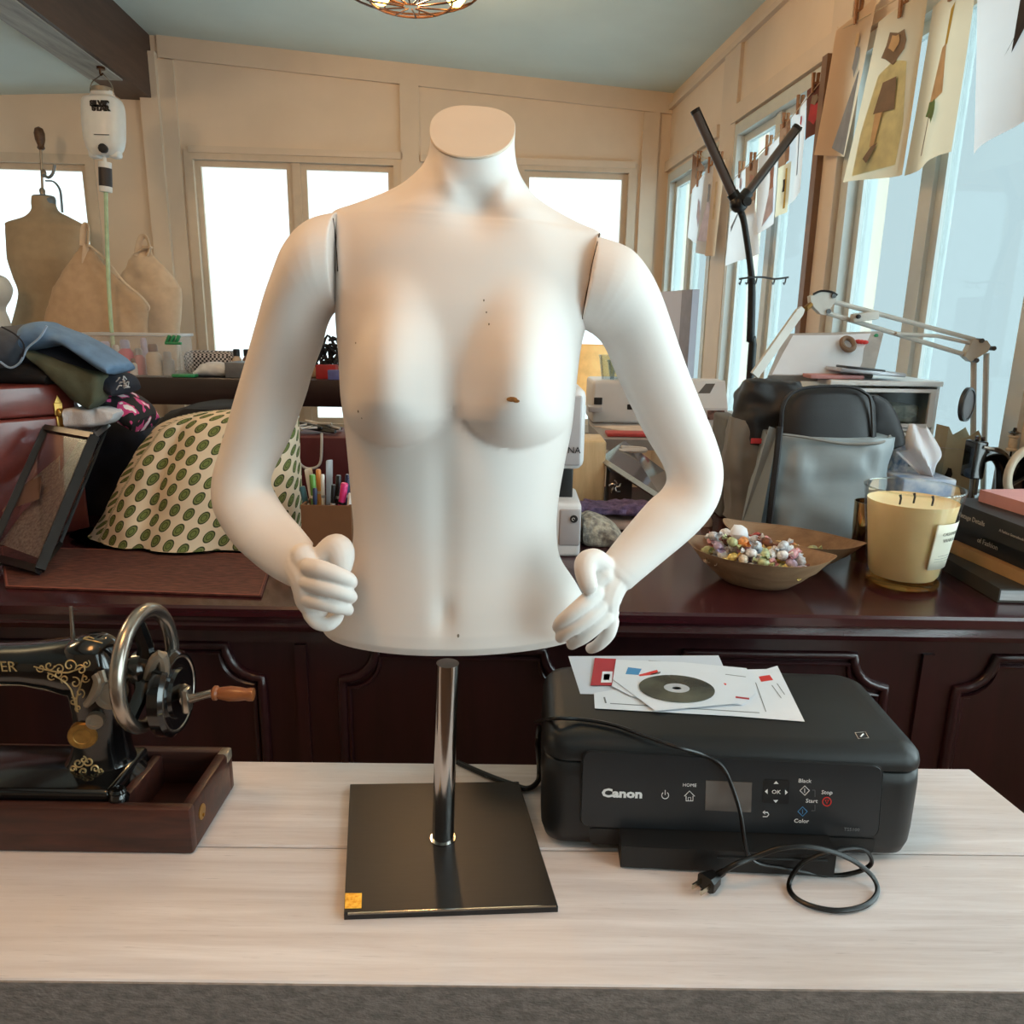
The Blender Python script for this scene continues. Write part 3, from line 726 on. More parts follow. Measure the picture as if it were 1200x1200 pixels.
LH = [[(352, 662, .713, 21), (362, 680, .702, 22), (366, 702, .70, 20), (370, 714, .70, 15)], [(356, 652, .708, 16), (364, 672, .70, 17)],
      [(370, 668, .712, 15), (384, 650, .712, 17), (394, 642, .708, 17), (400, 648, .704, 16), (401, 662, .702, 13)],
      [(362, 664, .689, 10.5), (376, 667, .681, 10.8), (394, 673, .678, 10), (408, 679, .681, 9), (412, 683, .69, 7.5)],
      [(360, 683, .689, 10), (376, 687, .679, 10.2), (394, 692, .676, 9.6), (408, 697, .680, 8.6), (412, 700, .689, 7.2)],
      [(361, 702, .689, 9.8), (376, 706, .681, 9.8), (392, 710, .679, 9.2), (404, 713, .683, 8.2), (408, 715, .691, 7)],
      [(364, 719, .694, 9.6), (372, 729, .690, 9.2), (384, 732, .689, 8.2), (393, 727, .694, 7.2), (397, 721, .70, 6.6)]]
arm('right_arm', LA, LH, 'bent arm at the left of the picture with the thumb up')
RA = [((677, 384), (698, 277), .775, .05, .054), ((687, 387), (724, 285), .775, .052, .056), ((690, 389), (742, 295), .776, .052, .054), ((694, 391), (757, 313), .777, .05, .052), ((699, 395), (769, 334), .779, .047, .049),
      ((705, 401), (778, 356), .781, .044, .046), ((712, 413), (787, 382), .784, .042, .043), ((720, 433), (797, 411), .787, .040, .04), ((730, 456), (807, 438), .789, .038, .038), ((740, 477), (817, 463), .79, .037, .036),
      ((750, 498), (828, 490), .79, .036, .035), ((762, 520), (839, 518), .789, .035, .035), ((777, 545), (846, 548), .786, .035, .036), ((782, 563), (843, 577), .78, .035, .035), ((776, 576), (832, 601), .77, .034, .033),
      ((760, 590), (812, 625), .755, .031, .030), ((733, 621), (776, 656), .733, .026, .025), ((712, 647), (748, 680), .715, .021, .020), ((706, 654), (738, 689), .712, .020, .020)]
RH = [[(724, 672, .712, 20), (712, 690, .702, 21), (708, 706, .697, 20), (711, 718, .697, 15)], [(716, 676, .706, 17), (703, 694, .696, 15)],
      [(709, 666, .702, 14), (697, 657, .696, 14.5), (687, 660, .688, 14), (686, 672, .681, 12.5), (690, 686, .676, 11)], [(706, 674, .697, 14), (697, 684, .692, 11)],
      [(698, 695, .687, 10.5), (685, 707, .678, 10.5), (670, 719, .674, 9.5), (658, 729, .678, 8.4), (654, 735, .688, 7.2)],
      [(704, 710, .686, 10), (690, 722, .677, 10), (674, 734, .674, 9.2), (662, 742, .678, 8.2), (657, 747, .688, 7)],
      [(710, 723, .687, 9.6), (697, 735, .680, 9.4), (684, 746, .678, 8.6), (674, 752, .682, 7.8), (670, 755, .691, 6.8)],
      [(717, 728, .692, 9), (713, 742, .688, 8.8), (704, 753, .688, 7.8), (697, 758, .692, 7), (692, 760, .698, 6.4)]]
arm('left_arm', RA, RH, 'bent arm at the right of the picture with fingers curled down')
# joint seams
for pts in (((389, 249), (390, 256), (392, 270), (394, 285), (395, 300), (396, 318)), ((702.5, 274), (699.5, 288), (695.5, 304), (690.5, 328), (686, 350), (682.5, 374))):
    P = []
    for (x, y) in pts:
        best = None
        for o_ in [tor]+[o for o in bpy.data.objects if o.parent == mn and o.name.endswith('_arm')]:
            d = ray(x, y).normalized(); ok, loc, nn, ix = o_.ray_cast(CAMP-world_loc(o_), d)
            if ok:
                q_ = loc+world_loc(o_)
                if best is None or (q_-CAMP).length < (best-CAMP).length: best = q_
        if best is not None: P.append(best)
    mb = MB(); mb.tube(P, .0008, 6, sub=4); mb.build('shoulder_seam', m_gap, mn)
# ================================================================== helpers on surfaces
def hit(o, px, py, off=.0005, fallback=.8):
    d = ray(px, py).normalized()
    dg = bpy.context.evaluated_depsgraph_get(); dg.update()
    ok, loc, nn, ix = o.ray_cast(CAMP-world_loc(o), d)
    if not ok: return None
    return loc+world_loc(o)+nn*off
# ================================================================== PRINTER
m_pb = mat('black printer plastic', (19, 21, 23), .42, var=.06, scale=60, bump=.04, bscale=900)
m_pp = mat('dark panel plastic', (28, 32, 36), .35, var=.05)
m_pk = mat('deep black plastic', (12, 12, 13), .5, var=.05)
m_scr = mat('dull screen glass', (92, 86, 82), .12, var=.04, spec=.7)
m_wht = mat('white print', (235, 235, 235), .6, var=.01)
m_gry = mat('grey print', (120, 122, 124), .6, var=.01)
m_red = mat('red print', (214, 52, 46), .6, var=.02)
m_blu = mat('blue print', (70, 140, 190), .6, var=.02)
A, B = Z(680, 995, TZ+.004), Z(1024, 1008, TZ+.004)
px_ax = (B-A).normalized(); px_ax.z = 0; px_ax.normalize(); py_ax = Vector((-px_ax.y, px_ax.x, 0))
Wp, Dp = .418, .205
mid = (Z(645, 990, TZ)+Z(1052, 1002, TZ))/2; mid.z = TZ
O = mid - py_ax*((mid-A).dot(py_ax))
def PP(x, y, z): return O + px_ax*x + py_ax*y + Vector((0, 0, z))
def outline(w, d, r, z, ins=0, n=8, rf=None):
    pts = []
    for (cx, cy, a0, rr_) in ((w/2, d, 0, r), (-w/2, d, 90, r), (-w/2, 0, 180, rf or r), (w/2, 0, 270, rf or r)):
        sx = 1 if cx > 0 else -1; sy = 1 if cy > 0 else -1
        ox, oy = cx-sx*rr_, cy-sy*rr_
        for i in range(n+1):
            a = R(a0+90*i/n); pts.append(PP(ox+(rr_-ins)*math.cos(a), oy+(rr_-ins)*math.sin(a), z))
    return pts
pr_ = thing('inkjet_printer', 'black inkjet printer with papers and a cable lying on it', 'printer', (O+py_ax*.1))
mb = MB(); mb.ring([outline(Wp, Dp, .04, z, i, rf=.028) for (z, i) in ((.003, .014), (.010, .005), (.022, .001), (.04, 0), (.095, 0), (.110, .0015), (.1125, .005))])
body = mb.build('body', m_pb, pr_, smooth=50)
mb = MB(); mb.ring([outline(Wp, Dp, .04, z, i, rf=.028) for (z, i) in ((.1132, .005), (.1145, .0012), (.120, .0008), (.128, .003), (.134, .008), (.1375, .015), (.139, .024))])
lid = mb.build('scanner_lid', m_pb, pr_, smooth=50)
mb = MB(); mb.ring([outline(Wp, Dp, .04, z, .0065, rf=.028) for z in (.112, .1136)]); mb.build('lid_seam', m_pk, pr_, smooth=50)
LT = TZ+.139
fp0, fn = PP(0, 0, 0), -py_ax
def FP(px, py, off=0): return RP(px, py, fp0+fn*off, fn)
def rquad(c, r, n=5):
    c = [Vector(p) for p in c]; out = []
    for i in range(4):
        a, b, d = c[i-1], c[i], c[(i+1) % 4]; u, v = (a-b).normalized()*r, (d-b).normalized()*r
        for k_ in range(n+1):
            t = k_/n; out.append(b + u*(1-t)**2 + v*t**2)
    return out
pc = [FP(x, y) for (x, y) in ((683, 880), (1034, 897), (1028, 980), (680, 967))]
mb = MB(); rq = rquad(pc, .012); cen = sum(rq, Vector())/len(rq)
mb.ring([[p-fn*.004 for p in rq], [p+fn*.0012 for p in rq], [cen+(p-cen)*.995+fn*.0018 for p in rq]]); panel = mb.build('control_panel', m_pp, pr_, smooth=30)
mb = MB(); mb.tube([cen+(p-cen)*1.006+fn*.0004 for p in rq], .0007, 6, closed=True); mb.build('panel_seam', m_pk, panel)
PO = .0019
def ptxt(s, x, y, hpx, m, nm='lettering', bold=0, par=None, sx=1):
    p = FP(x, y, PO); return text(s, p, hpx*mpp(p)/.70, px_ax, (0, 0, 1), m, nm, par or panel, bold=bold, sx=sx, off=.0004)
ptxt('Canon', 729, 930, 10.5, m_wht, 'maker_name', bold=.0006, sx=1.18)
ptxt('HOME', 808, 920, 4, m_wht, 'home_word'); text('OK', FP(909.5, 928, PO+.0012), 5*mpp(FP(909, 928))/.7, px_ax, (0, 0, 1), m_wht, 'ok_word', panel, off=.0004); ptxt('Black', 943, 915, 5, m_wht, 'black_word')
ptxt('Start', 951, 938.5, 5, m_wht, 'start_word'); ptxt('Stop', 969, 928.5, 5, m_wht, 'stop_word'); ptxt('Color', 939, 962, 5, m_wht, 'color_word'); ptxt('TS5100', 998, 972, 4.2, m_gry, 'model_word')
def pline(pts, r, m, nm, closed=False):
    mb = MB(); mb.tube([FP(x, y, PO+.0003) for (x, y) in pts], r, 5, closed=closed); return mb.build(nm, m, panel)
def pring(cx, cy, r, m, nm, a0=0, a1=360, th=.0004):
    n = 20; pts = [(cx+r*math.cos(R(a0+(a1-a0)*i/n)), cy+r*math.sin(R(a0+(a1-a0)*i/n))) for i in range(n+(0 if a1-a0 == 360 else 1))]
    return pline(pts, th, m, nm, a1-a0 == 360)
pring(779.5, 932, 4, m_wht, 'power_button', -50, 230, .00045); pline([(779.5, 926), (779.5, 931.5)], .00045, m_wht, 'power_mark')
pline([(802, 933), (808, 927), (814, 933)], .00045, m_wht, 'home_roof'); pline([(804, 933), (804, 938.5), (812, 938.5), (812, 933)], .00045, m_wht, 'home_button'); pline([(806.5, 938), (806.5, 934.5), (809.5, 934.5), (809.5, 938)], .0003, m_wht, 'home_door')
mb = MB(); mb.prism([FP(x, y, PO) for (x, y) in ((827, 914), (881, 917), (880, 951.5), (826, 949))], fn*.0008); mb.build('screen', m_scr, panel, smooth=0)
mb = MB(); mb.prism(rquad([FP(x, y, PO) for (x, y) in ((895, 913), (925, 914.5), (924, 942), (894, 940.5))], .002), fn*.0006); dpad = mb.build('direction_pad', m_pk, panel, smooth=0)
def tri(cx, cy, dx, dy, s=3.2):
    mb = MB(); mb.prism([FP(cx+dx*s, cy+dy*s, PO+.0007), FP(cx-dy*s*.9, cy+dx*s*.9, PO+.0007), FP(cx+dy*s*.9, cy-dx*s*.9, PO+.0007)], fn*.0002); mb.build('arrow_mark', m_wht, dpad, smooth=0)
tri(909.5, 918.5, 0, -1); tri(909, 937.5, 0, 1); tri(899.5, 927.5, -1, 0); tri(920, 928.5, 1, 0)
pline([(894, 952), (899.5, 952), (901, 954.5), (899, 957), (894, 957)], .00045, m_wht, 'back_button'); pline([(896.5, 950), (894, 952), (896.5, 954)], .00035, m_wht, 'back_mark')
for (x, y, m, nm) in ((943, 926.5, m_wht, 'black_start_button'), (940.5, 951, m_blu, 'color_start_button')):
    pline([(x-5.5, y), (x, y-5.5), (x+5.5, y), (x, y+5.5)], .0005, m, nm, True); pline([(x, y-2.5), (x, y+2.5)], .0004, m, nm+'_mark')
pline([(952, 926), (955, 926), (955, 934)], .00025, m_gry, 'bracket_line'); pline([(955, 943), (955, 950), (951, 950)], .00025, m_gry, 'bracket_line')
pring(969, 939.5, 5, m_red, 'stop_button', th=.0006); pline([(967, 937.5), (971, 937.5), (969, 942)], .0005, m_red, 'stop_mark', True)
# badge on the lid
bq = [Z(x, y, LT) for (x, y) in ((1002, 859), (1014, 858), (1018, 865), (1006, 866))]
mb = MB(); mb.tube([p+Vector((0, 0, .0004)) for p in bq], .0005, 4, closed=True); mb.tube([(bq[3]*.7+bq[1]*.3)+Vector((0, 0, .0004)), (bq[1]*.7+bq[3]*.3)+Vector((0, 0, .0004))], .0009, 4); mb.build('badge', m_wht, lid)
# paper output: recess and flap
mb = MB(); mb.prism(rquad([FP(x, y) for (x, y) in ((690, 970), (1026, 983), (1022, 1000), (692, 989))], .004), fn*.0006); mb.build('tray_recess', m_pk, pr_, smooth=0)
f0, f1 = Z(727, 1017, TZ+.002), Z(977, 1028, TZ+.002); fo = -(f0-fp0).dot(py_ax)
g0, g1 = FP(725, 977), FP(975, 988)
mb = MB(); hh = .026
def bl(p, dz): return Vector((p.x, p.y, TZ+.003+dz))
mb.hexa([bl(f0, 0), bl(f1, 0), bl(f1+py_ax*(fo+.004), 0), bl(f0+py_ax*(fo+.004), 0), bl(f0, hh), bl(f1, hh), bl(f1+py_ax*(fo+.004), hh+.006), bl(f0+py_ax*(fo+.004), hh+.006)])
flap = mb.build('output_tray', m_pk, pr_, smooth=0)
mb = MB(); mb.tube([(bl(f0, .018)*.55+bl(f1, .018)*.45)-py_ax*.0006, (bl(f0, .02)*.04+bl(f1, .02)*.96)-py_ax*.0006], .0012, 5); mb.build('tray_groove', m_pb, flap)
for (x, y) in ((-.17, .03), (.17, .03), (-.17, .17), (.17, .17)):
    mb = MB(); mb.cyl(PP(x, y, 0), PP(x, y, .006), .012, n=12); mb.build('foot', m_pk, pr_)
# ------------------------------------------------------------------ papers on the printer
m_pw = mat('white leaflet paper', (226, 228, 234), .7, var=.015); m_pw2 = mat('grey white paper', (208, 212, 222), .7, var=.015)
m_cd = mat('printed disc', (52, 54, 52), .18, .3, var=.5, scale=14, c2=(110, 112, 100)); m_cdh = mat('clear disc hub', (190, 192, 196), .2, var=.05)
m_crim = mat('crimson print', (176, 44, 56), .6, var=.03)
def sheet(nm, pts, z, m, label, deco=(), group='leaflets on the printer'):
    P = [Z(x, y, z) for (x, y) in pts]; ms = [m]; mb = MB(); mb.prism(P, (0, 0, -.0003))
    for (dm, pl_) in deco:
        if dm not in ms: ms.append(dm)
        mb.prism([Z(x, y, z)+Vector((0, 0, .0001)) for (x, y) in pl_], (0, 0, .0001), ms.index(dm))
    return solo(mb, nm, ms, label, 'paper', group, smooth=0)
zz = LT+.0006
sheet('leaflet', ((666, 769), (842, 768), (850, 786), (790, 815), (680, 813)), zz, m_pw2, 'white sheet lying furthest back on the printer lid', ((m_gry, ((760, 774), (800, 777), (800, 778), (760, 775))),))
sheet('leaflet', ((696, 812), (760, 802), (800, 786), (898, 784), (911, 780), (943, 845.5), (860, 839), (697, 830)), zz+.0008, m_pw, 'large white sheet with printed text lines at the front of the lid', (
    (m_red, ((889, 793), (902, 791), (906, 797), (892, 799))), (m_gry, ((715, 824), (890, 835), (890, 835.8), (715, 824.8))), (m_gry, ((886, 800), (898, 834), (897, 834), (885, 800))), (m_gry, ((905, 803), (916, 818), (915, 818), (904, 803))), (m_gry, ((911, 801), (920, 814), (919, 814), (910, 801))),
    (m_gry, ((707, 817), (709, 817), (711, 824), (709, 824)))))
sheet('leaflet', ((692, 803), (697, 771), (722, 772), (717, 803)), zz+.0016, m_crim, 'small crimson card with a white square code window', ((m_pw, ((706, 787), (718, 787), (717, 800), (704, 800))), (m_crim, ((708, 790), (715, 790), (714, 797), (707, 797)))))
sheet('leaflet', ((717, 804), (722, 773), (800, 776), (875, 783), (886, 812), (870, 826), (740, 816)), zz+.0024, m_pw, 'white leaflet with red and blue pictures under the disc sleeve', (
    (m_blu, ((736, 782), (752, 784), (748, 791), (733, 790))), (m_red, ((748, 791), (770, 785), (772, 789), (752, 794))), (m_red, ((835, 799), (851, 801), (851, 803), (835, 801))), (m_gry, ((762, 790), (774, 787), (774, 789), (764, 793))), (m_crim, ((862, 816), (878, 818), (878, 820), (862, 818))), (m_gry, ((850, 790), (874, 793), (874, 793.6), (850, 790.6)))))
slv = sheet('disc_sleeve', ((718, 796), (790, 788), (838, 788), (866, 824), (768, 833)), zz+.0032, m_pw, 'white paper sleeve holding a printed disc on the printer papers', ())
cz_ = zz+.0036; cc = Z(793, 807, cz_); cr_ = (Z(837, 808, cz_)-Z(749, 806, cz_)).length/2
ea = (Z(837, 808, cz_)-Z(749, 806, cz_)).normalized(); ry_ = (Z(793, 792, cz_)-Z(793, 823, cz_)).length/2
mb = MB(); mb.lathe([(cr_, 0), (cr_, .0009), (cr_*.34, .0009), (cr_*.34, 0)], cc, n=48, sy=ry_/cr_); mb2 = mb
dsc = thing('printed_disc', 'dark printed compact disc lying on the white sleeve', 'disc', cc)
mb.build('disc_face', m_cd, dsc, smooth=30)
mb = MB(); mb.lathe([(cr_*.34, 0), (cr_*.34, .0010), (cr_*.12, .0010), (cr_*.12, 0)], cc, n=32, sy=ry_/cr_); mb.build('disc_hub', m_cdh, dsc, smooth=30)
# ------------------------------------------------------------------ power cord over the printer
m_cordk = mat('black cord rubber', (14, 14, 15), .35, var=.05); m_prong = mat('brass prong', (190, 180, 160), .25, 1)
cw = thing('power_cord', 'black power cord draped over the printer front with a two-prong plug', 'cable', Z(828, 1035, TZ))
yf = O.y-.004; pts = [V(628, 846, PP(-.26, .13, 0).y)+Vector((0, 0, 0))]
for (x, y) in ((648, 842), (680, 843), (720, 850), (762, 865)): pts.append(Z(x, y, LT+.004))
pts.append(Z(795, 876, LT+.004))
for (x, y, o_) in ((822, 884, .002), (846, 898, .006), (860, 928, .010), (868, 956, .022)): pts.append(FP(x, y, o_))
yflap = f0.y-.007
pts.append(V(872, 982, yflap-.001))
for (x, y) in ((877, 1002), (890, 1012), (912, 1016), (940, 1021)): pts.append(V(x, y, yflap))
zt_ = TZ+.004
for (x, y) in ((975, 1026), (1004, 1022), (1021, 1012), (1016, 998), (1000, 993)): pts.append(V(x, y, yflap+.002))
for (x, y) in ((970, 999), (940, 1012)): pts.append(V(x, y, yflap-.008))
for (x, y) in ((925, 1034), (930, 1050), (952, 1062), (984, 1067), (1014, 1061), (1028, 1046)): pts.append(Z(x, y, zt_))
for (x, y) in ((1023, 1028), (1002, 1010), (975, 998), (945, 992), (915, 994), (885, 1004)): pts.append(V(x, y, yflap-.016))
for (x, y) in ((862, 1013), (847, 1022)): pts.append(V(x, y, yflap-.022))
pts.append(Z(838, 1028, TZ+.010))
mb = MB(); mb.tube(pts, .0028, 8, sub=6, flat=.8); mb.build('cord', m_cordk, cw)
a_, b_ = Z(838, 1028, TZ+.010), Z(816, 1043, TZ+.010); dd = (b_-a_).normalized(); sd = dd.cross(Vector((0, 0, 1)))
mb = MB(); mb.ring([[a_+dd*t+sd*(w_*sx)+Vector((0, 0, h_*sz)) for (sx, sz) in ((-1, -.6), (-.6, -1), (.6, -1), (1, -.6), (1, .6), (.6, 1), (-.6, 1), (-1, .6))] for (t, w_, h_) in ((-.014, .0035, .003), (-.001, .004, .0035), (.0, .0075, .007), (.013, .0105, .0085), (.016, .0105, .0085))])
plug = mb.build('plug', m_cordk, cw, smooth=30)
for s_ in (-1, 1):
    mb = MB(); p = a_+dd*.016+sd*(s_*.0055); mb.hexa([p+sd*x+Vector((0, 0, z)) + dd*t for t in (0, .015) for (x, z) in ((-.0008, -.003), (.0008, -.003), (.0008, .003), (-.0008, .003))]); mb.build('prong', m_prong, plug, smooth=0)
# cable on the table behind the base
mb = MB(); mb.tube([Z(536, 893, TZ+.004), Z(556, 902, TZ+.004), Z(580, 912, TZ+.005), Z(600, 919, TZ+.005), Z(618, 924, TZ+.005), Z(630, 916, TZ+.006), Z(632, 900, TZ+.02), V(630, 870, PP(0, .1, 0).y), V(632, 852, PP(0, .13, 0).y)], .0035, 8, sub=6)
solo(mb, 'black_cable', m_cordk, 'thick black cable looping behind the mannequin base beside the printer', 'cable')

# ================================================================== HAND CRANK SEWING MACHINE
m_sb = mat('black japanned enamel', (12, 12, 13), .16, var=.1, coat=.6)
m_gd = mat('gold decal', (190, 166, 118), .4, .5, var=.2, scale=200)
m_brass = mat('worn brass plate', (150, 112, 56), .42, .7, var=.2, scale=120)
m_nick = mat('worn nickel', (176, 168, 158), .26, .95, var=.12, scale=60)
m_pale = mat('pale steel plate', (148, 138, 124), .4, .6, var=.1)
m_sw = wood('worn walnut case', (34, 16, 13), (78, 38, 28), (1.5, 14, 14), .42, .1, .3, scale=5)
m_hw = wood('turned handle wood', (110, 58, 28), (164, 98, 54), (3, 20, 20), .35, .3)
SY = .82
SR = Z(228, 1000, TZ).x; S0 = Z(100, 1000, TZ).y; S1 = Z(275, 874, TZ+.057).y; ST = TZ+.057
sm = thing('sewing_machine', 'black hand-crank sewing machine with gold decals on a wooden case base', 'sewing machine', ((-.72+SR)/2, (S0+S1)/2, TZ))
x0 = -.74; xd = SR-.088
mb = MB()
mb.rbox(((x0+SR)/2, S0+.0075, (TZ+ST)/2), (SR-x0, .015, ST-TZ), .004, 2)
mb.rbox(((x0+SR)/2, S1-.0075, (TZ+ST)/2), (SR-x0, .015, ST-TZ), .004, 2)
mb.rbox((SR-.007, (S0+S1)/2, (TZ+ST)/2), (.014, S1-S0-.02, ST-TZ-.0006), .004, 2)
mb.rbox((xd, (S0+S1)/2, (TZ+ST)/2-.002), (.012, S1-S0-.02, ST-TZ-.006), .003, 2)
mb.box(((x0+SR)/2, (S0+S1)/2, TZ+.007), (SR-x0-.01, S1-S0-.01, .012))
wb = mb.build('wooden_base', m_sw, sm, smooth=30)
for (xx, yy) in ((SR-.0005, S0+.03),):
    mb = MB(); mb.lathe([(.009, 0), (.009, .0015), (.001, .002)], (xx, yy, TZ+.034), frame((0, 1, 0), (0, 0, 1)), 12); mb.cyl((xx+.001, yy, TZ+.03), (xx+.0035, yy, TZ+.03), .002, n=8); mb.build('lock_plate', m_brass, wb)
mb = MB(); mb.rbox((SR-.005, S1-.012, ST-.006), (.0125, .016, .0135), .002, 2); mb.build('corner_clasp', m_pale, wb, smooth=30)
bt = ST+.012
mb = MB(); mb.rbox(((x0+xd-.008)/2, (S0+S1)/2, ST-.004), (xd-.008-x0, S1-S0-.034, .026), .006, 3); bed = mb.build('bed_plate', m_sb, sm, smooth=40)
pb_ = Z(137, 934, ST+.004)
mb = MB(); mb.lathe([(.010, -.004), (.011, .002), (.008, .007), (.009, .009), (.007, .012), (.001, .013)], (pb_.x, pb_.y+.004, ST), n=16); mb.build('hinge_knob', m_sb, bed)
rowsP = [((52, 914), (176, 906), SY, .036, .036), ((62, 906), (168, 900), SY, .034, .034), ((78, 892), (157, 889), SY, .03, .03), ((88, 872), (151, 870), SY, .028, .028), ((89, 840), (150, 840), SY, .028, .028), ((84, 812), (150, 815), SY, .029, .029), ((76, 788), (148, 790), SY, .031, .031), ((72, 768), (143, 772), SY, .031, .031), ((80, 752), (134, 756), SY, .026, .026), ((96, 745), (124, 747), SY, .014, .014)]
body_mb = pairloft(rowsP, 40, 5, 2.3)
# arm running left
ringsA = []
for (px, pt, pbm, dp) in ((118, 746, 812, .03), (90, 748, 812, .032), (70, 750, 806, .031), (40, 754, 800, .029), (0, 756, 799, .028), (-60, 758, 800, .028), (-120, 758, 802, .03), (-150, 765, 798, .026)):
    t_, u_ = V(px, pt, SY), V(px, pbm, SY); c = (t_+u_)/2; h = (t_-u_)/2
    ringsA.append([c + h*math.copysign(abs(math.sin(a))**.85, math.sin(a)) + Vector((0, -1, 0))*dp*math.copysign(abs(math.cos(a))**.85, math.cos(a)) for a in [2*PI*i/32 for i in range(32)]])
body_mb.ring(ringsA)
# head at the far left end
hc = [V(-150, 780, SY), V(-150, 880, SY)]
body_mb.rbox((hc[0].x, SY, (hc[0].z+hc[1].z)/2), (.045, .05, hc[0].z-hc[1].z), .012, 3)
arm_o = body_mb.build('body', m_sb, sm, smooth=50)
def decal(o, pts, r, nm, m, sub=4, par=None):
    P = [hit(o, x, y, r*.4) for (x, y) in pts]; P = [p for p in P if p]
    if len(P) < 3: return MB()
    mb = MB(); mb.tube(P, [r*(.5+.5*math.sin(PI*min(1, .15+i/len(P)*.85))) for i in range(len(P))], 5, sub=2); return mb
def curl(cx, cy, r0, r1, a0, turns, n=14):
    return [(cx+(r0+(r1-r0)*i/n)*math.cos(R(a0)+2*PI*turns*i/n), cy+(r0+(r1-r0)*i/n)*math.sin(R(a0)+2*PI*turns*i/n)) for i in range(n+1)]
mb = MB()
for (cx, cy, r0, r1, a0, tn) in ((95, 785, 7, 1, 180, 1.2), (82, 780, 8, 1, 20, -1.2), (70, 784, 6, 1, 200, 1.2), (58, 780, 6, 1, 0, 1.1), (48, 783, 5, 1, 180, -1.2), (60, 792, 5, 1, 40, 1.1), (88, 800, 7, 1, 250, 1.1), (94, 812, 6, 1, 60, -1.1), (86, 822, 5, 1, 250, 1.2), (92, 830, 4, 1, 90, 1.1), (76, 796, 5, 1, 120, 1.2), (101, 778, 5, 1, 300, 1.2), (100, 795, 5, 1, 10, 1.2), (68, 790, 5, 1, 300, 1.1)):
    q_ = decal(arm_o, curl(cx, cy, r0, r1, a0, tn), .0009, '', m_gd); mb.add(q_.v, q_.f)
for pth in (((40, 781), (60, 786), (80, 788), (100, 780)), ((56, 788), (72, 796), (84, 808), (90, 832)), ((98, 790), (94, 805), (90, 818), (91, 834)), ((110, 749), (104, 747), (98, 749), (112, 752), (120, 754))):
    q_ = decal(arm_o, pth, .0011, '', m_gd); mb.add(q_.v, q_.f)
mb.build('scroll_decal', m_gd, arm_o, recalc=False)
mb = MB()
for (cx, cy, r0, r1, a0, tn) in ((92, 894, 6, 1, 0, 1.2), (104, 892, 6, 1, 180, -1.2), (98, 904, 5, 1, 90, 1.2), (86, 901, 4, 1, 20, -1.2), (112, 901, 5, 1, 160, 1.2), (98, 890, 4, 1, 270, 1.1), (118, 903, 3, 1, 0, 1.2)):
    q_ = decal(arm_o, curl(cx, cy, r0, r1, a0, tn), .0011, '', m_gd); mb.add(q_.v, q_.f)
if mb.v: mb.build('flower_decal', m_gd, arm_o, recalc=False)
p = hit(arm_o, 19, 781) or V(19, 781, SY-.028)
text('SINGER', p+Vector((.0015, -.0006, 0)), 13*mpp(p)/.7, (1, 0, .02), (0, 0, 1), m_gd, 'maker_name', arm_o, align='RIGHT', sx=.95)
def disc(px, py, rp, m, nm, par, th=.004, up=0):
    p = hit(arm_o, px, py) or V(px, py, SY-.03); nn = Vector((.25, -1, .12)).normalized(); F3 = frame(nn.cross(Vector((0, 0, 1))).normalized()*-1, (0, 0, 1))
    r = rp*mpp(p); mb = MB(); mb.lathe([(r, -.006), (r, th*.7), (r*.94, th), (r*.6, th), (r*.55, th*.8), (.0005, th*.8)], p, F3, 28); return mb.build(nm, m, par)
disc(98, 861, 16.5, m_brass, 'inspection_plate', arm_o); disc(113, 842, 10, m_pale, 'stitch_knob', arm_o, .008)
bw = disc(131, 812, 17, m_pale, 'bobbin_winder', arm_o, .010); p = hit(arm_o, 116, 806) or V(116, 806, SY-.03)
mb = MB(); mb.tube([V(112, 790, p.y-.006), V(116, 800, p.y-.008), V(108, 818, p.y-.008), V(101, 826, p.y-.006)], [.005, .006, .005, .004], 8, sub=3); mb.tube([V(118, 786, p.y-.004), V(122, 800, p.y-.008)], .004, 8); mb.build('winder_arm', m_pale, bw)
mb = MB(); mb.cyl(V(86, 754, SY), V(83, 711, SY), .0028, .002, 10); mb.build('spool_pin', m_nick, sm)
XF = frame((0, 1, 0), (0, 0, 1))      # lathe axis along +X
hcn = V(172, 782, SY); hr = .0665
mb = MB(); mb.tube([hcn+Vector((0, hr*math.cos(2*PI*i/40), hr*math.sin(2*PI*i/40))) for i in range(40)], .0085, 12, closed=True); hw = mb.build('handwheel', m_nick, sm)
mb = MB()
for i in range(3):
    a = R(100+120*i); dv = Vector((0, math.cos(a), math.sin(a))); mb.tube([hcn+dv*.008, hcn+dv*.03+Vector((.004, 0, 0)), hcn+dv*(hr-.004)], [.012, .009, .008], 8)
mb.lathe([(.02, -.012), (.024, .0), (.016, .012), (.001, .014)], hcn, XF, 20); mb.cyl(V(146, 785, SY), hcn, .014); mb.build('wheel_spokes', m_sb, hw)
ccn = V(203, 812, SY)
mb = MB(); mb.lathe([(.042, -.012), (.05, -.008), (.05, .004), (.046, .008), (.040, .006), (.030, .006), (.028, .010), (.001, .012)], ccn, XF, 40); ch = mb.build('crank_housing', m_sb, sm)
mb = MB(); mb.tube([ccn+Vector((.006, .043*math.cos(2*PI*i/36), .043*math.sin(2*PI*i/36))) for i in range(36)], .0018, 6, closed=True); mb.build('housing_rim', m_nick, ch)
mb = MB(); mb.tube([V(170, 800, SY-.012), V(180, 775, SY-.03), V(190, 768, SY-.03), V(192, 790, SY-.02), V(180, 803, SY-.012)], [.004, .006, .006, .006, .004], 8, sub=3); mb.build('crank_lever', m_pale, sm)
h0 = V(219, 820, SY-.02); h1 = V(249, 812, SY-.02); h2 = V(297, 814, SY-.02)
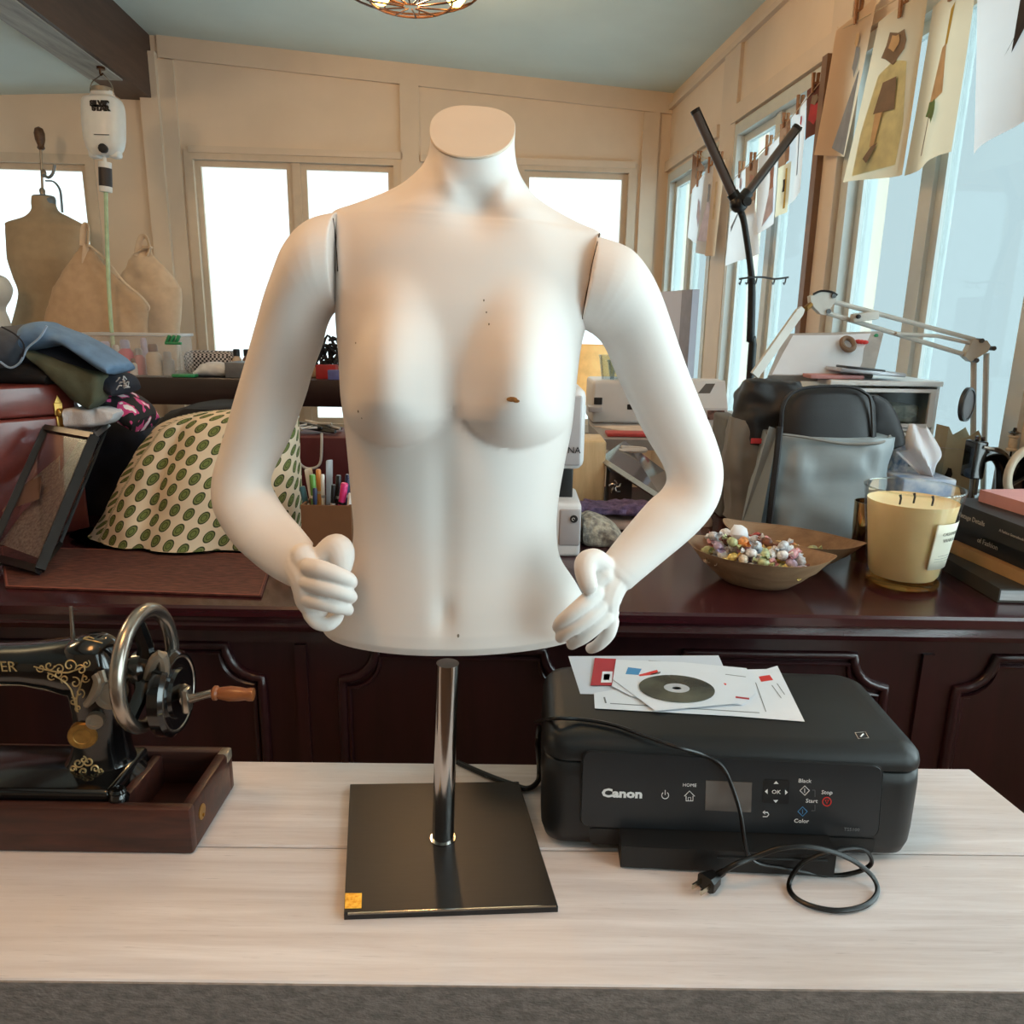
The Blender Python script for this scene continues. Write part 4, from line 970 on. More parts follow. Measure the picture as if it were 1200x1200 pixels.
mb = MB(); mb.cyl(h0, h1, .005, .0045, 12); mb.rbox(h0, (.008, .016, .03), .003, 2); mb.cyl(h0+Vector((-.012, .02, .002)), h0, .008, n=10); ca = mb.build('crank_arm', m_nick, sm)
hd = (h2-h1); hl = hd.length; hdn = hd.normalized(); F3 = frame(hdn.cross(Vector((0, 0, 1))), Vector((0, 0, 1)) if False else hdn.cross(hdn.cross(Vector((0, 0, 1)))))
if (F3 @ Vector((0, 0, 1))).dot(hdn) < 0: F3 = frame(-hdn.cross(Vector((0, 0, 1))), hdn.cross(hdn.cross(Vector((0, 0, 1)))))
mb = MB(); mb.lathe([(.006, 0), (.0085, .002), (.0085, .005), (.0065, .007), (.0075, .012), (.0088, .02), (.0082, .03), (.0068, .038), (.0078, hl-.004), (.0074, hl), (.003, hl+.001)], h1, F3, 20); mb.build('crank_handle', m_hw, ca)
# ================================================================== LEFT SIDE OF THE COUNTER
def cloth_disp(amp, s, seed):
    def f(p, t, a, x, y):
        k_ = nz(p, s, seed)*amp + nz(p, s*2.7, seed+3)*amp*.45 - abs(nz(p*1.0+Vector((0, 0, p.x*.6)), s*1.6, seed+9))*amp*.9
        return p + Vector((x*.6, -y, .35)).normalized()*k_
    return f
def garment(nm, rows, Y, dep, m, label, amp=.008, s=16, seed=1, group='clothes heaped on the chest', ex=2.4, cat='clothing', zmin=0):
    R_ = [(a, b, (Y if len(r) < 3 else r[2]), dep, dep) for r in rows for a, b in [r[:2]]]
    mb = pairloft(R_, 40, 7, ex, cloth_disp(amp, s, seed))
    for v in mb.v: v.z = max(v.z, zmin)
    return solo(mb, nm, m, label, cat, group, smooth=70)
m_chest = wood('red mahogany chest', (96, 40, 36), (128, 62, 54), (2, 10, 10), .3, .4, .04, scale=2)
m_latch = mat('brass latch', (196, 156, 84), .3, .85, var=.2)
# chest
R0 = V(86, 449, 1.50); L0 = V(0, 450, 1.40); dx = (R0-L0); dx.z = 0; dx.normalize(); bk = Vector((-dx.y, dx.x, 0))
ctop = R0.z; A0 = Vector((R0.x, R0.y, 0)); B0 = A0 - dx*.62
ch = thing('wooden_chest', 'red-brown mahogany chest with a brass latch on the counter at the left edge', 'chest', (A0-dx*.3+bk*.15)+Vector((0, 0, CZ)))
def obox(o, ax, ay, w, d, z0, z1, r=.006):
    mb = MB(); mb.rbox(o+ax*w/2+ay*d/2+Vector((0, 0, (z0+z1)/2)), (w, d, z1-z0), r, 3, 0, Matrix((ax, ay, Vector((0, 0, 1)))).transposed()); return mb
zsm = V(60, 487, 1.47).z
obox(B0, dx, bk, .62, .30, CZ+.001, zsm-.001).build('chest_box', m_chest, ch)
lidc = obox(B0, dx, bk, .62, .30, zsm+.001, ctop).build('chest_lid', m_chest, ch)
lp = RP(69, 484, A0-bk*.001, bk); mb = MB()
F3 = frame(dx, (0, 0, 1)); mb.rbox(lp+Vector((0, 0, .008)), (.016, .024, .003), .001, 1, 0, F3); mb.rbox(lp-Vector((0, 0, .018)), (.012, .026, .003), .001, 1, 0, F3); mb.ball(lp-bk*.003, (.006, .006, .009)); mb.tube([lp-Vector((.006, 0, .02))-bk*.003, lp-Vector((.0, 0, .034))-bk*.004, lp+Vector((.006, 0, -.02))-bk*.003], .0016, 6, sub=4)
mb.prism([lp+Vector((0, 0, .034)), lp+dx*.006+Vector((0, 0, .02)), lp-dx*.006+Vector((0, 0, .02))], -bk*.002)
mb.build('latch', m_latch, ch)
# clothes
m_jean = mat('light blue denim', (96, 126, 158), .85, var=.16, scale=30, bump=.4, bscale=700); m_jeand = mat('grey blue denim', (74, 80, 90), .85, var=.14, scale=30, bump=.4, bscale=700)
m_navy = mat('dark navy cloth', (26, 30, 42), .85, var=.2, bump=.3, bscale=500); m_olive = mat('olive cloth', (84, 88, 70), .85, var=.12, bump=.3, bscale=500)
m_blk = mat('black cloth', (22, 21, 24), .85, var=.2, bump=.3, bscale=400); m_wcl = mat('white terry cloth', (206, 208, 214), .9, var=.06, bump=.4, bscale=400)
m_flor = mat('black floral cloth', (16, 16, 22), .8, scale=44, c2=(16, 16, 22))
_t = m_flor.node_tree; _cr = [n_ for n_ in _t.nodes if n_.type == 'VALTORGB'][0].color_ramp; [n_ for n_ in _t.nodes if n_.type == 'TEX_NOISE'][0].inputs['Detail'].default_value = 1.5
_cr.elements[0].position = .48; _cr.interpolation = 'CONSTANT'; _cr.elements[0].color = lin((18, 18, 24)); _cr.elements[1].position = .62; _cr.elements[1].color = lin((232, 224, 226)); _e = _cr.elements.new(.54); _e.color = lin((206, 70, 130))
m_stitch = mat('pale denim seam', (150, 172, 196), .85)
garment('dark_jacket', [((-30, 415), (-30, 450)), ((20, 414), (20, 451)), ((60, 420), (62, 452)), ((84, 434), (78, 450))], 1.53, .08, m_blk, 'black jacket crumpled at the bottom of the heap on the chest', .008, 18, 2)
o = garment('grey_jeans', [((-30, 388), (-30, 434)), ((0, 384), (0, 432)), ((22, 380), (16, 432)), ((44, 379), (30, 428)), ((50, 381), (40, 414))], 1.49, .07, m_jeand, 'grey-blue jeans folded on top of the heap at the left edge', .006, 20, 5)
mb = MB(); mb.tube([V(2, 383, 1.42), V(18, 392, 1.415), V(28, 404, 1.415), V(26, 418, 1.42)], .0015, 5, sub=4); mb.build('seam', m_navy, o)
o = garment('blue_jeans', [((44, 377), (20, 428)), ((55, 376), (36, 412)), ((68, 382), (56, 408)), ((88, 391), (82, 404)), ((108, 401), (104, 417)), ((128, 413), (122, 430)), ((142, 424), (136, 437)), ((144, 430), (141, 437))], 1.485, .055, m_jean, 'light blue denim jeans draped over the top of the heap', .006, 20, 8)
mb = MB(); mb.tube([V(55, 382, 1.425), V(46, 396, 1.425), V(32, 408, 1.425), V(24, 424, 1.43), V(12, 431, 1.43), V(0, 424, 1.43)], .0022, 5, sub=4); mb.build('hem', m_stitch, o)
garment('navy_trousers', [((32, 404), (34, 432)), ((70, 403), (70, 430)), ((100, 414), (96, 440)), ((128, 430), (120, 452)), ((146, 440), (138, 462)), ((150, 452), (146, 462))], 1.52, .06, m_navy, 'dark navy trousers between the blue jeans and the olive cloth', .009, 18, 11)
garment('olive_shirt', [((40, 411), (46, 424)), ((58, 414), (58, 436)), ((80, 424), (72, 452)), ((108, 434), (92, 470)), ((124, 439), (104, 477)), ((122, 462), (110, 478))], 1.475, .03, m_olive, 'olive green shirt hanging down from the heap', .006, 22, 14)
garment('floral_scarf', [((112, 462), (116, 474)), ((132, 455), (130, 482)), ((152, 462), (146, 494)), ((168, 474), (160, 502)), ((174, 488), (168, 504))], 1.56, .06, m_flor, 'black scarf with pink and white flowers at the right of the heap', .008, 20, 17)
garment('white_towel', [((85, 478), (86, 498)), ((88, 477), (89, 499)), ((108, 476), (109, 499)), ((124, 476), (126, 497)), ((136, 479), (137, 493)), ((142, 482), (142, 488))], 1.50, .035, m_wcl, 'small white towel poking out below the olive shirt', .005, 34, 20, ex=5)
garment('navy_bag', [((82, 468), (86, 640)), ((100, 495), (100, 640)), ((130, 486), (135, 630)), ((165, 492), (172, 620)), ((180, 505), (186, 600))], 1.66, .06, m_navy, 'dark navy bag slumped between the chest and the dotted cover', .008, 14, 23, None, cat='bag', zmin=CZ+.001)
# frayed fringe
mb = MB()
for i in range(9):
    x, y = 138+random.random()*12, 440+random.random()*16; mb.tube([V(x, y, 1.45), V(x+random.uniform(-5, 5), y+random.uniform(-5, 5), 1.445), V(x+random.uniform(-7, 7), y+random.uniform(-2, 8), 1.45)], .0011, 4, sub=3)
solo(mb, 'fringe_threads', m_wcl, 'loose white fringe threads at the end of the navy trousers', 'threads', None)['kind'] = 'stuff'
# clear case
m_acr = thin_glass('clear acrylic', (.90, .91, .93), .05, .06); m_fr = mat('black case frame', (14, 14, 16), .35); m_wp = mat('hatched wrapping paper', (122, 116, 108), .7, scale=260, c2=(168, 160, 148), stretch=(1, 1, .4)); m_tanp = mat('tan card', (132, 104, 84), .8)
b0 = Z(46, 668, CZ+.013); t0 = V(110, 512, 1.37); up_ = (t0-b0); dep = V(72, 662, 1.42)-V(46, 668, 1.27); dep.z = .0; wv = Z(-14, 652, CZ+.02)-b0
ca = thing('clear_case', 'clear acrylic case with black edges leaning against the wooden chest', 'case', (b0.x-.06, b0.y+.05, CZ))
c8 = [b0+wv*i+dep*j+up_*k_ for k_ in (0, 1) for (i, j) in ((1, 0), (0, 0), (0, 1), (1, 1))]
mb = MB()
for f in ((0, 1, 5, 4), (1, 2, 6, 5), (2, 3, 7, 6), (3, 0, 4, 7), (4, 5, 6, 7)): mb.prism([c8[i] for i in f], (.0006, .0006, .0004))
mb.build('clear_panel', m_acr, ca, smooth=0)
mb = MB()
for (i, j, r_) in ((1, 5, .011), (0, 1, .009), (4, 5, .008), (0, 4, .008), (1, 2, .006), (5, 6, .006), (2, 6, .004)): mb.tube([c8[i], c8[j]], r_, 4)
mb.build('edge_frame', m_fr, ca, smooth=0)
def inq(u, v, d): return b0+wv*u+up_*v+dep*d
mb = MB(); mb.prism([inq(.08, .04, .15), inq(.95, .06, .2), inq(.8, .3, .3), inq(.45, .55, .3), inq(.32, .9, .3), inq(.1, .92, .2)], dep*.1); mb.prism([inq(.5, .1, .3), inq(.9, .55, .35), inq(.6, .75, .4), inq(.3, .5, .35)], dep*.06)
mb.build('wrapping_paper', m_wp, ca, smooth=0)
mb = MB(); mb.prism([inq(.55, .45, .1), inq(1.15, .3, .1), inq(1.0, .52, .1), inq(.7, .62, .1)], dep*.03); mb.build('tan_card', m_tanp, ca, smooth=0)
# dotted cover
m, t, b = nt('cream cotton with green dots'); m_dot = m
uv = t.nodes.new('ShaderNodeUVMap'); sp = t.nodes.new('ShaderNodeSeparateXYZ'); link(t, uv.outputs[0], sp.inputs[0])
def mth(op, a, b_=None, c=None):
    n_ = t.nodes.new('ShaderNodeMath'); n_.operation = op
    for i, x in enumerate((a, b_, c)):
        if x is None: continue
        if isinstance(x, (int, float)): n_.inputs[i].default_value = x
        else: link(t, x, n_.inputs[i])
    return n_.outputs[0]
PU, PV = .031, .031
_mp = t.nodes.new('ShaderNodeMapping'); _mp.inputs['Rotation'].default_value = (0, 0, R(-17)); link(t, uv.outputs[0], _mp.inputs[0]); t.links.remove(sp.inputs[0].links[0]); link(t, _mp.outputs[0], sp.inputs[0])
vv = mth('DIVIDE', sp.outputs['Y'], PV); rowi = mth('FLOOR', vv); par = 0.0
uu = mth('ADD', mth('DIVIDE', sp.outputs['X'], PU), par)
du = mth('MULTIPLY', mth('SUBTRACT', mth('FRACT', uu), .5), PU); dv = mth('MULTIPLY', mth('SUBTRACT', mth('FRACT', vv), .5), PV)
dist = mth('SQRT', mth('ADD', mth('MULTIPLY', du, du), mth('MULTIPLY', mth('MULTIPLY', dv, dv), .62)))
cr = t.nodes.new('ShaderNodeValToRGB'); e = cr.color_ramp.elements; cr.color_ramp.interpolation = 'CONSTANT'
e[0].color = lin((110, 124, 66)); e[1].position = .3; e[1].color = lin((70, 82, 38)); x_ = e.new(.42); x_.color = lin((112, 122, 70)); x_ = e.new(.62); x_.color = lin((54, 62, 34)); x_ = e.new(.78); x_.color = lin((222, 206, 180))
link(t, mth('DIVIDE', dist, .0126), cr.inputs[0]); link(t, cr.outputs[0], b.inputs['Base Color']); b.inputs['Roughness'].default_value = .9
rowsC = [((84, 660), (346, 652), 1.43, .105, .12), ((92, 648), (347, 640), 1.43, .10, .12), ((106, 620), (348, 610), 1.435, .095, .11), ((126, 585), (349, 575), 1.445, .088, .10), ((150, 545), (349, 540), 1.455, .078, .09), ((172, 513), (348, 508), 1.465, .066, .08), ((185, 498), (346, 492), 1.47, .056, .07), ((205, 489), (344, 482), 1.475, .04, .05), ((232, 483), (340, 476), 1.48, .016, .02)]
def cdisp(p, tt, a, x, y):
    # hanging folds, a pulled-in left flank and a scalloped hem
    w_ = 1-tt
    f = .007*math.sin(x*9+p.z*14)*w_ + .012*nz(p, 9, 31) + .004*nz(p, 30, 33)
    q = p + Vector((x*.5, -y, 0))*f
    if y > 0:
        q.y += .05*max(0, -x-.15)*w_*1.1
        crease = math.exp(-((x+.42+.5*(tt-.5))/.07)**2); q.y += .012*crease
    if tt < .03: q.z += .007*nz(p, 22, 40)
    return q
NU = 96
mb = pairloft(rowsC, NU, 7, 3.0, cdisp); n = len(mb.v)//NU; UVs = []
lat = [0]*n
for i in range(1, n): lat[i] = lat[i-1]+(mb.v[i*NU+NU//4]-mb.v[(i-1)*NU+NU//4]).length
for i in range(n):
    acc = 0; rw = []; c0 = NU//4+12
    ln = [0]*NU
    for j in range(1, NU): ln[(c0+j) % NU] = ln[(c0+j-1) % NU] + (mb.v[i*NU+(c0+j) % NU]-mb.v[i*NU+(c0+j-1) % NU]).length
    mid_ = ln[(c0+NU//2) % NU]
    UVs += [(ln[j]-ln[c0]*1.0 + .5*0, lat[i]) for j in range(NU)]
# anchor u at the front centre so that dots stay even across the face
for i in range(n):
    off = UVs[i*NU+NU//4][0]
    for j in range(NU): UVs[i*NU+j] = (UVs[i*NU+j][0]-off+1, UVs[i*NU+j][1])
mb.uv = UVs
CZm = CZ+.006
lowest = min(v.z for v in mb.v); 
for v in mb.v: v.z = max(v.z, CZm+.001)
solo(mb, 'fabric_cover', m_dot, 'cream cotton cover with green dots over a boxy machine', 'cover', smooth=60)
# mat
m_mat = mat('worn red mat', (62, 28, 25), .75, scale=50, c2=(104, 60, 50), bump=.3, stretch=(1, 5, 1)); m_matt = mat('mat border', (134, 74, 62), .75, var=.15)
mq = [Z(x, y, CZ+.004) for (x, y) in ((6, 687), (306, 698), (322, 650), (0, 640))]
mb = MB(); mb.prism(mq, (0, 0, -.003)); ma = solo(mb, 'red_mat', m_mat, 'worn red-brown mat lying under the dotted cover and clear case', 'mat', smooth=0)
cen = sum(mq, Vector())/4; mb = MB(); mb.tube([cen+(p-cen)*.985+Vector((0, 0, .0003)) for p in mq], .002, 4, closed=True, flat=.4); mb.build('border', m_matt, ma, smooth=0)
# pencil box
m_card = mat('brown cardboard', (112, 74, 44), .8, var=.06, bump=.1, bscale=300)
pY = 1.30; a = V(352, 592, pY); b = V(411, 592, pY); zt = a.z; w_ = b.x-a.x; th = .004; dp = .08
mb = MB(); cx = (a.x+b.x)/2
for (c, s) in (((cx, pY+th/2, (CZ+zt)/2), (w_, th, zt-CZ)), ((cx, pY+dp-th/2, (CZ+zt)/2), (w_, th, zt-CZ)), ((a.x+th/2, pY+dp/2, (CZ+zt)/2), (th, dp-2*th, zt-CZ)), ((b.x-th/2, pY+dp/2, (CZ+zt)/2), (th, dp-2*th, zt-CZ)), ((cx, pY+dp/2, CZ+.003), (w_-2*th, dp-2*th, .004))): mb.box(c, s)
solo(mb, 'pencil_box', m_card, 'open brown cardboard box full of pens by the left hand', 'box', smooth=0)
PEN = {k_: mat('pen '+k_, c, .35, var=.04) for k_, c in dict(pink=(206, 52, 118), black=(26, 26, 30), grey=(150, 152, 156), green=(96, 150, 70), orange=(206, 140, 74), white=(222, 220, 216), teal=(60, 104, 116), navy=(44, 54, 84), tan=(190, 168, 140)).items()}
def pen(x, y, bx, dY, r, k_, label, nm='pen', tipk='black', flat=1):
    p1 = V(x, y, pY+dY); p0 = Vector((max(a.x+.009+r, min(b.x-.009-r, V(bx, 620, pY+dY).x)), pY+dY, CZ+.008+r)); d = (p1-p0).normalized(); L_ = (p1-p0).length
    mb = MB(); mb.tube([p0, p0+d*(L_*.8), p0+d*(L_*.81), p1-d*.002, p1], [r*.95, r*.95, r, r, r*.8], 10, flat=flat); o = solo(mb, nm, PEN[k_], label, nm.replace('_', ' '), 'pens and tools in the brown cardboard box')
    if flat == 1:
        mb = MB(); mb.tube([p0+d*(L_*.70), p0+d*(L_*.735)], r*1.06, 10); mb.build('ring', PEN[tipk], o)
    return o
pen(404, 566, 391, .02, .0065, 'pink', 'pink marker leaning right in the cardboard box', 'marker'); pen(397, 557, 393, .035, .005, 'black', 'black marker upright between the grey ruler and pink marker', 'marker', 'grey')
pen(408, 556, 401, .05, .005, 'navy', 'dark marker standing at the right of the cardboard box', 'marker', 'grey'); pen(386, 539, 385, .06, .007, 'grey', 'grey ruler standing tallest in the cardboard box', 'ruler', flat=.25)
pen(373, 550, 375, .05, .0045, 'orange', 'orange wooden brush with a tan handle in the cardboard box', 'brush', 'tan'); pen(366, 556, 371, .03, .0055, 'green', 'green pen left of the orange brush', 'pen', 'white')
pen(354, 570, 362, .035, .0055, 'teal', 'teal pen at the left side of the cardboard box', 'pen', 'white'); pen(361, 549, 366, .06, .008, 'tan', 'flat tan paper strip behind the green pen', 'paper_strip', flat=.15)
pen(411, 578, 402, .015, .0045, 'white', 'white striped pen at the right front of the cardboard box', 'pen', 'black'); pen(378, 556, 379, .04, .0035, 'white', 'thin white pencil beside the orange brush', 'pencil', 'grey')
pen(391, 568, 387, .025, .0045, 'black', 'short black pen in front of the black marker', 'pen', 'white'); pen(369, 572, 368, .018, .004, 'navy', 'short dark blue pen at the front of the box', 'pen', 'white')
# maroon box with cables
m_mar = mat('maroon box card', (74, 16, 26), .6, var=.06)
y_ = 1.75; a2, b2 = V(338, 512, y_), V(440, 512, y_); mb = MB(); mb.rbox(((a2.x+b2.x)/2, y_+.09, (CZ+a2.z)/2), (b2.x-a2.x, .18, a2.z-CZ), .004, 2)
solo(mb, 'maroon_box', m_mar, 'maroon storage box behind the pens under a tangle of cables', 'box')
m_cabw = mat('pale cable', (176, 172, 168), .5); m_mrk = mat('dark plastic', (26, 26, 28), .4)
for i, (mm, nm, lb) in enumerate(((m_cordk, 'cable', 'black tangled cable on the maroon box'), (m_cabw, 'cable', 'pale cable winding over the black cable on the maroon box'))):
    mb = MB(); P = [V(340+62*((j*.37+i*.2) % 1), 503+7*math.sin(j*2.1+i), y_+.02+.10*((j*.61) % 1)) for j in range(10)]
    for p in P: p.z = a2.z+.006+.014*random.random()+i*.008
    mb.tube(P, .004 if i == 0 else .003, 6, sub=6); solo(mb, nm, mm, lb, 'cable', None)
mb = MB(); P = [V(347, 536, y_-.012), V(354, 546, y_-.012), V(364, 549, y_-.012), V(375, 543, y_-.012), V(377, 520, y_-.01), V(377, 508, y_+.0)]; mb.tube(P, .0032, 6, sub=5); solo(mb, 'cable', m_cabw, 'pale cable hanging in a loop down the maroon box front', 'cable', None)
# ================================================================== BACK SHELF
m_esp = wood('espresso wood', (26, 13, 14), (40, 22, 22), (1.2, 14, 14), .35, .2, .05)
sY = 3.40; s0, s1 = V(46, 443, sY), V(560, 448, sY); sz = V(300, 444, sY).z; stk = .118
sh = thing('console_table', 'tall dark console table in front of the back windows', 'table', ((s0.x+s1.x)/2, sY+.3, 0))
mb = MB(); mb.rbox(((s0.x+s1.x)/2, sY+.25, sz-stk/2), (s1.x-s0.x, .5, stk), .004, 2); mb.build('top', m_esp, sh)
for (x, y) in ((s0.x+.03, sY+.03), (s1.x-.03, sY+.03), (s0.x+.03, sY+.47), (s1.x-.03, sY+.47)):
    mb = MB(); mb.box((x, y, (sz-stk)/2), (.05, .05, sz-stk)); mb.build('leg', m_esp, sh, smooth=0)
# storage tub with paint bottles
m_tub = mat('clear plastic tub', (214, 220, 226), .25, var=.02, alpha=.13); m_tubl = mat('milky lid', (214, 218, 224), .4, var=.02, trans=.3); m_grn = mat('green clip', (38, 132, 86), .4)
tY = 3.41; a3, b3 = V(104, 441, tY), V(210, 441, tY); tz1 = V(150, 392, tY).z; tb_ = thing('storage_tub', 'clear plastic storage tub with green clips full of paint bottles', 'tub', ((a3.x+b3.x)/2, tY+.08, sz))
mb = MB(); W_ = b3.x-a3.x; cx = (a3.x+b3.x)/2; H_ = tz1-sz
for (c, s) in (((cx, tY+.002, sz+H_/2), (W_, .003, H_)), ((cx, tY+.16, sz+H_/2), (W_, .003, H_)), ((a3.x, tY+.08, sz+H_/2), (.003, .16, H_)), ((b3.x, tY+.08, sz+H_/2), (.003, .16, H_)), ((cx, tY+.08, sz+.003), (W_, .16, .004))): mb.box(c, s)
mb.build('tub_body', m_tub, tb_, smooth=0)
mb = MB()
for (c, s) in (((cx, tY, tz1), (W_+.02, .014, .012)), ((cx, tY+.16, tz1), (W_+.02, .014, .012)), ((a3.x, tY+.08, tz1), (.014, .16, .012)), ((b3.x, tY+.08, tz1), (.014, .16, .012))): mb.rbox(c, s, .003, 2)
mb.build('tub_rim', m_tubl, tb_)
mb = MB(); q = V(203, 400, tY-.012)
for i in range(3): mb.rbox(q+Vector((-.02+.02*i, 0, .01)), (.012, .02, .035), .003, 2, 0, Matrix.Rotation(.5, 3, 'Y'))
mb.rbox(q+Vector((0, 0, -.008)), (.07, .02, .012), .003, 2); mb.build('clip', m_grn, tb_)
BOT = dict(pink=(196, 84, 110), rose=(176, 100, 110), brown=(104, 66, 52), beige=(190, 170, 150), grey=(150, 146, 146), lilac=(170, 166, 196), white=(214, 212, 210))
BM = {k_: mat('paint '+k_, c, .4) for k_, c in BOT.items()}
for (x, yt, wpx, k_, ck, lb, yy) in ((127, 400, 16, 'pink', 'lilac', 'pink paint bottle at the left in the tub', .05), (150, 398, 17, 'pink', 'lilac', 'deep pink paint bottle beside the rose one in the tub', .04), (139, 404, 12, 'rose', 'white', 'slim rose paint bottle between two pink ones', .11), (165, 408, 13, 'rose', 'grey', 'rose paint bottle left of the brown-capped jar', .05),
                             (182, 403, 17, 'beige', 'brown', 'beige paint jar with a brown cap in the tub', .04), (198, 412, 14, 'grey', 'grey', 'grey paint jar at the right end of the tub', .06), (172, 396, 11, 'lilac', 'lilac', 'lilac-capped tall bottle at the back of the tub', .12), (114, 406, 12, 'white', 'pink', 'white paint bottle with a pink cap in the tub', .08), (158, 420, 10, 'white', 'brown', 'small white paint pot low in the tub', .03)):
    p = V(x, 440, tY+yy); r = wpx/2*mpp(p); zt_ = V(x, yt, tY+yy).z; o = sz+.006; hh = zt_-o; mb = MB(); mb.lathe([(r*.95, 0), (r, .004), (r, hh*.62), (r*.6, hh*.74), (r*.5, hh*.76)], (p.x, p.y, o), n=14); bo_ = solo(mb, 'paint_bottle', BM[k_], lb, 'bottle', 'paint bottles in the storage tub')
    mb = MB(); mb.lathe([(r*.62, hh*.75), (r*.62, hh*.93), (r*.45, hh)], (p.x, p.y, o), n=14); mb.build('cap', BM[ck], bo_)
# pouch, packet, tray, small bottles
m_hound = mat('houndstooth', (60, 54, 56), .8); _t = m_hound.node_tree; ck = _t.nodes.new('ShaderNodeTexChecker'); ck.inputs['Scale'].default_value = 105; ck.inputs[1].default_value = lin((196, 190, 190)); ck.inputs[2].default_value = lin((30, 26, 30))
_tc = [n_ for n_ in _t.nodes if n_.type == 'TEX_COORD'][0]; link(_t, _tc.outputs['Object'], ck.inputs[0]); link(_t, ck.outputs[0], _t.nodes['Principled BSDF'].inputs['Base Color'])
def sbox(nm, q, Y, dep, m, lab, cat, group=None, r=.006, z0=None, par=None):
    (x0, y0, x1, y1) = q; p, q_ = V(x0, y1, Y), V(x1, y0, Y); zb_ = p.z if z0 is None else z0
    mb = MB(); mb.rbox(((p.x+q_.x)/2, Y+dep/2, (zb_+q_.z)/2), (q_.x-p.x, dep, q_.z-zb_), min(r, (q_.z-zb_)*.45, dep*.45), 3)
    return solo(mb, nm, m, lab, cat, group)
sbox('patterned_pouch', (214, 412, 273, 434), 3.62, .12, m_hound, 'black and white houndstooth pouch on the console table', 'pouch', z0=sz, r=.03)
garment('plastic_packet', [((230, 434), (232, 440)), ((240, 426), (240, 440)), ((258, 424), (258, 441)), ((268, 430), (268, 440))], 3.50, .05, m_wcl, 'crumpled white plastic packet left of the grey tray', .008, 20, 41, None, cat='packet')
m_grt = mat('grey tray', (96, 98, 104), .5)
sbox('grey_tray', (264, 426, 345, 444), 3.41, .16, m_grt, 'grey plastic tray on the front edge of the console table', 'tray', z0=sz)
for (x, k_, lb) in ((279, 'beige', 'beige bottle with a black cap behind the grey tray'), (291, 'brown', 'brown-red bottle with a black cap behind the grey tray')):
    p = V(x, 440, 3.63); mb = MB(); mb.lathe([(.02, 0), (.022, .01), (.022, .07), (.012, .085)], (p.x, p.y, sz), n=14); o = solo(mb, 'small_bottle', BM[k_], lb, 'bottle', 'small bottles on the console table'); mb = MB(); mb.lathe([(.015, .086), (.015, .115), (.012, .118)], (p.x, p.y, sz), n=14); mb.build('cap', PEN['black'], o)
p = V(203, 439, 3.42); mb = MB(); mb.rbox((p.x+.05, 3.425, sz+.008), (.10, .05, .014), .004, 2); solo(mb, 'green_case', m_grn, 'flat green case below the right end of the storage tub', 'case')
mb = MB()
for i in range(26):
    c = V(384, 414, 3.6)+Vector((random.uniform(-.05, .05), random.uniform(-.03, .03), random.uniform(-.05, .04))); mb.tube([c+Vector((random.uniform(-.05, .05), random.uniform(-.03, .03), random.uniform(-.05, .06))) for _ in range(4)], .006, 5, sub=4)
for v in mb.v: v.z = max(v.z, sz+.038)
solo(mb, 'yarn_tangle', m_blk, 'dark tangle of black yarn between the arm and chest', 'yarn')
sbox('book', (352, 430, 402, 438), 3.55, .14, mat('tan book cloth', (176, 150, 122), .7), 'tan book lying under the black yarn tangle', 'book', z0=sz, r=.002)
sbox('red_box', (370, 428, 393, 437), 3.46, .06, mat('red card', (150, 30, 36), .5), 'small red box on the console table beside the torso', 'box', z0=sz, r=.002)
sbox('blue_box', (384, 434, 400, 441), 3.41, .04, mat('blue white card', (86, 92, 150), .5), 'small blue box in front of the red box', 'box', z0=sz, r=.002)
# tote bags
m_can = mat('natural canvas', (190, 162, 134), .9, var=.05, scale=30, bump=.25, bscale=350); m_can2 = mat('pale canvas', (206, 184, 160), .9, var=.05, scale=30, bump=.25, bscale=350)
def tote(nm, rows, Y, dp, m, label, straps, seed, tie=None):
    mb = pairloft([(a_, b_, Y, d_*dp, d_*dp) for (a_, b_, d_) in rows], 56, 7, 2.2, cloth_disp(.010, 8, seed))
    for v in mb.v: v.z = max(v.z, sz+.001)
    o = solo(mb, nm, m, label, 'bag', 'canvas bags on the console table', smooth=70)
    for st_ in straps: mb = MB(); mb.tube([V(x, y, Y-.02) for (x, y) in st_], .014, 8, sub=5, flat=.35); mb.build('strap', m_can2, o)
    return o
o = tote('canvas_bag', [((50, 446), (172, 446), 1), ((50, 420), (173, 420), 1), ((52, 385), (174, 383), 1), ((55, 362), (174, 362), .95), ((62, 340), (164, 345), .8), ((74, 318), (140, 325), .55), ((86, 300), (119, 304), .35), ((94, 286), (106, 286), .15)], 3.68, .085, m_can, 'large beige canvas bag slumped with its strap standing up', [[(97, 288), (98, 270), (101, 263), (104, 268), (103, 290)], [(101, 286), (100, 300), (99, 318)]], 51)
mb = MB(); mb.tube([V(104, 287, 3.66), V(124, 304, 3.63), V(145, 330, 3.60), V(164, 346, 3.60), V(174, 358, 3.62), V(174, 364, 3.63)], .008, 6, sub=5, flat=.5); mb.build('flap_edge', m_can2, o)
tote('canvas_bag', [((132, 446), (207, 446), 1), ((132, 400), (210, 400), 1), ((134, 350), (213, 344), .95), ((140, 330), (210, 334), .8), ((148, 312), (196, 316), .5), ((157, 298), (182, 300), .25), ((160, 288), (176, 288), .12)], 3.835, .065, m_can2, 'pale beige canvas bag with a knotted top at the right', [[(160, 300), (163, 284), (167, 277), (172, 279), (175, 290), (172, 300)], [(158, 298), (168, 292), (178, 290)]], 57)
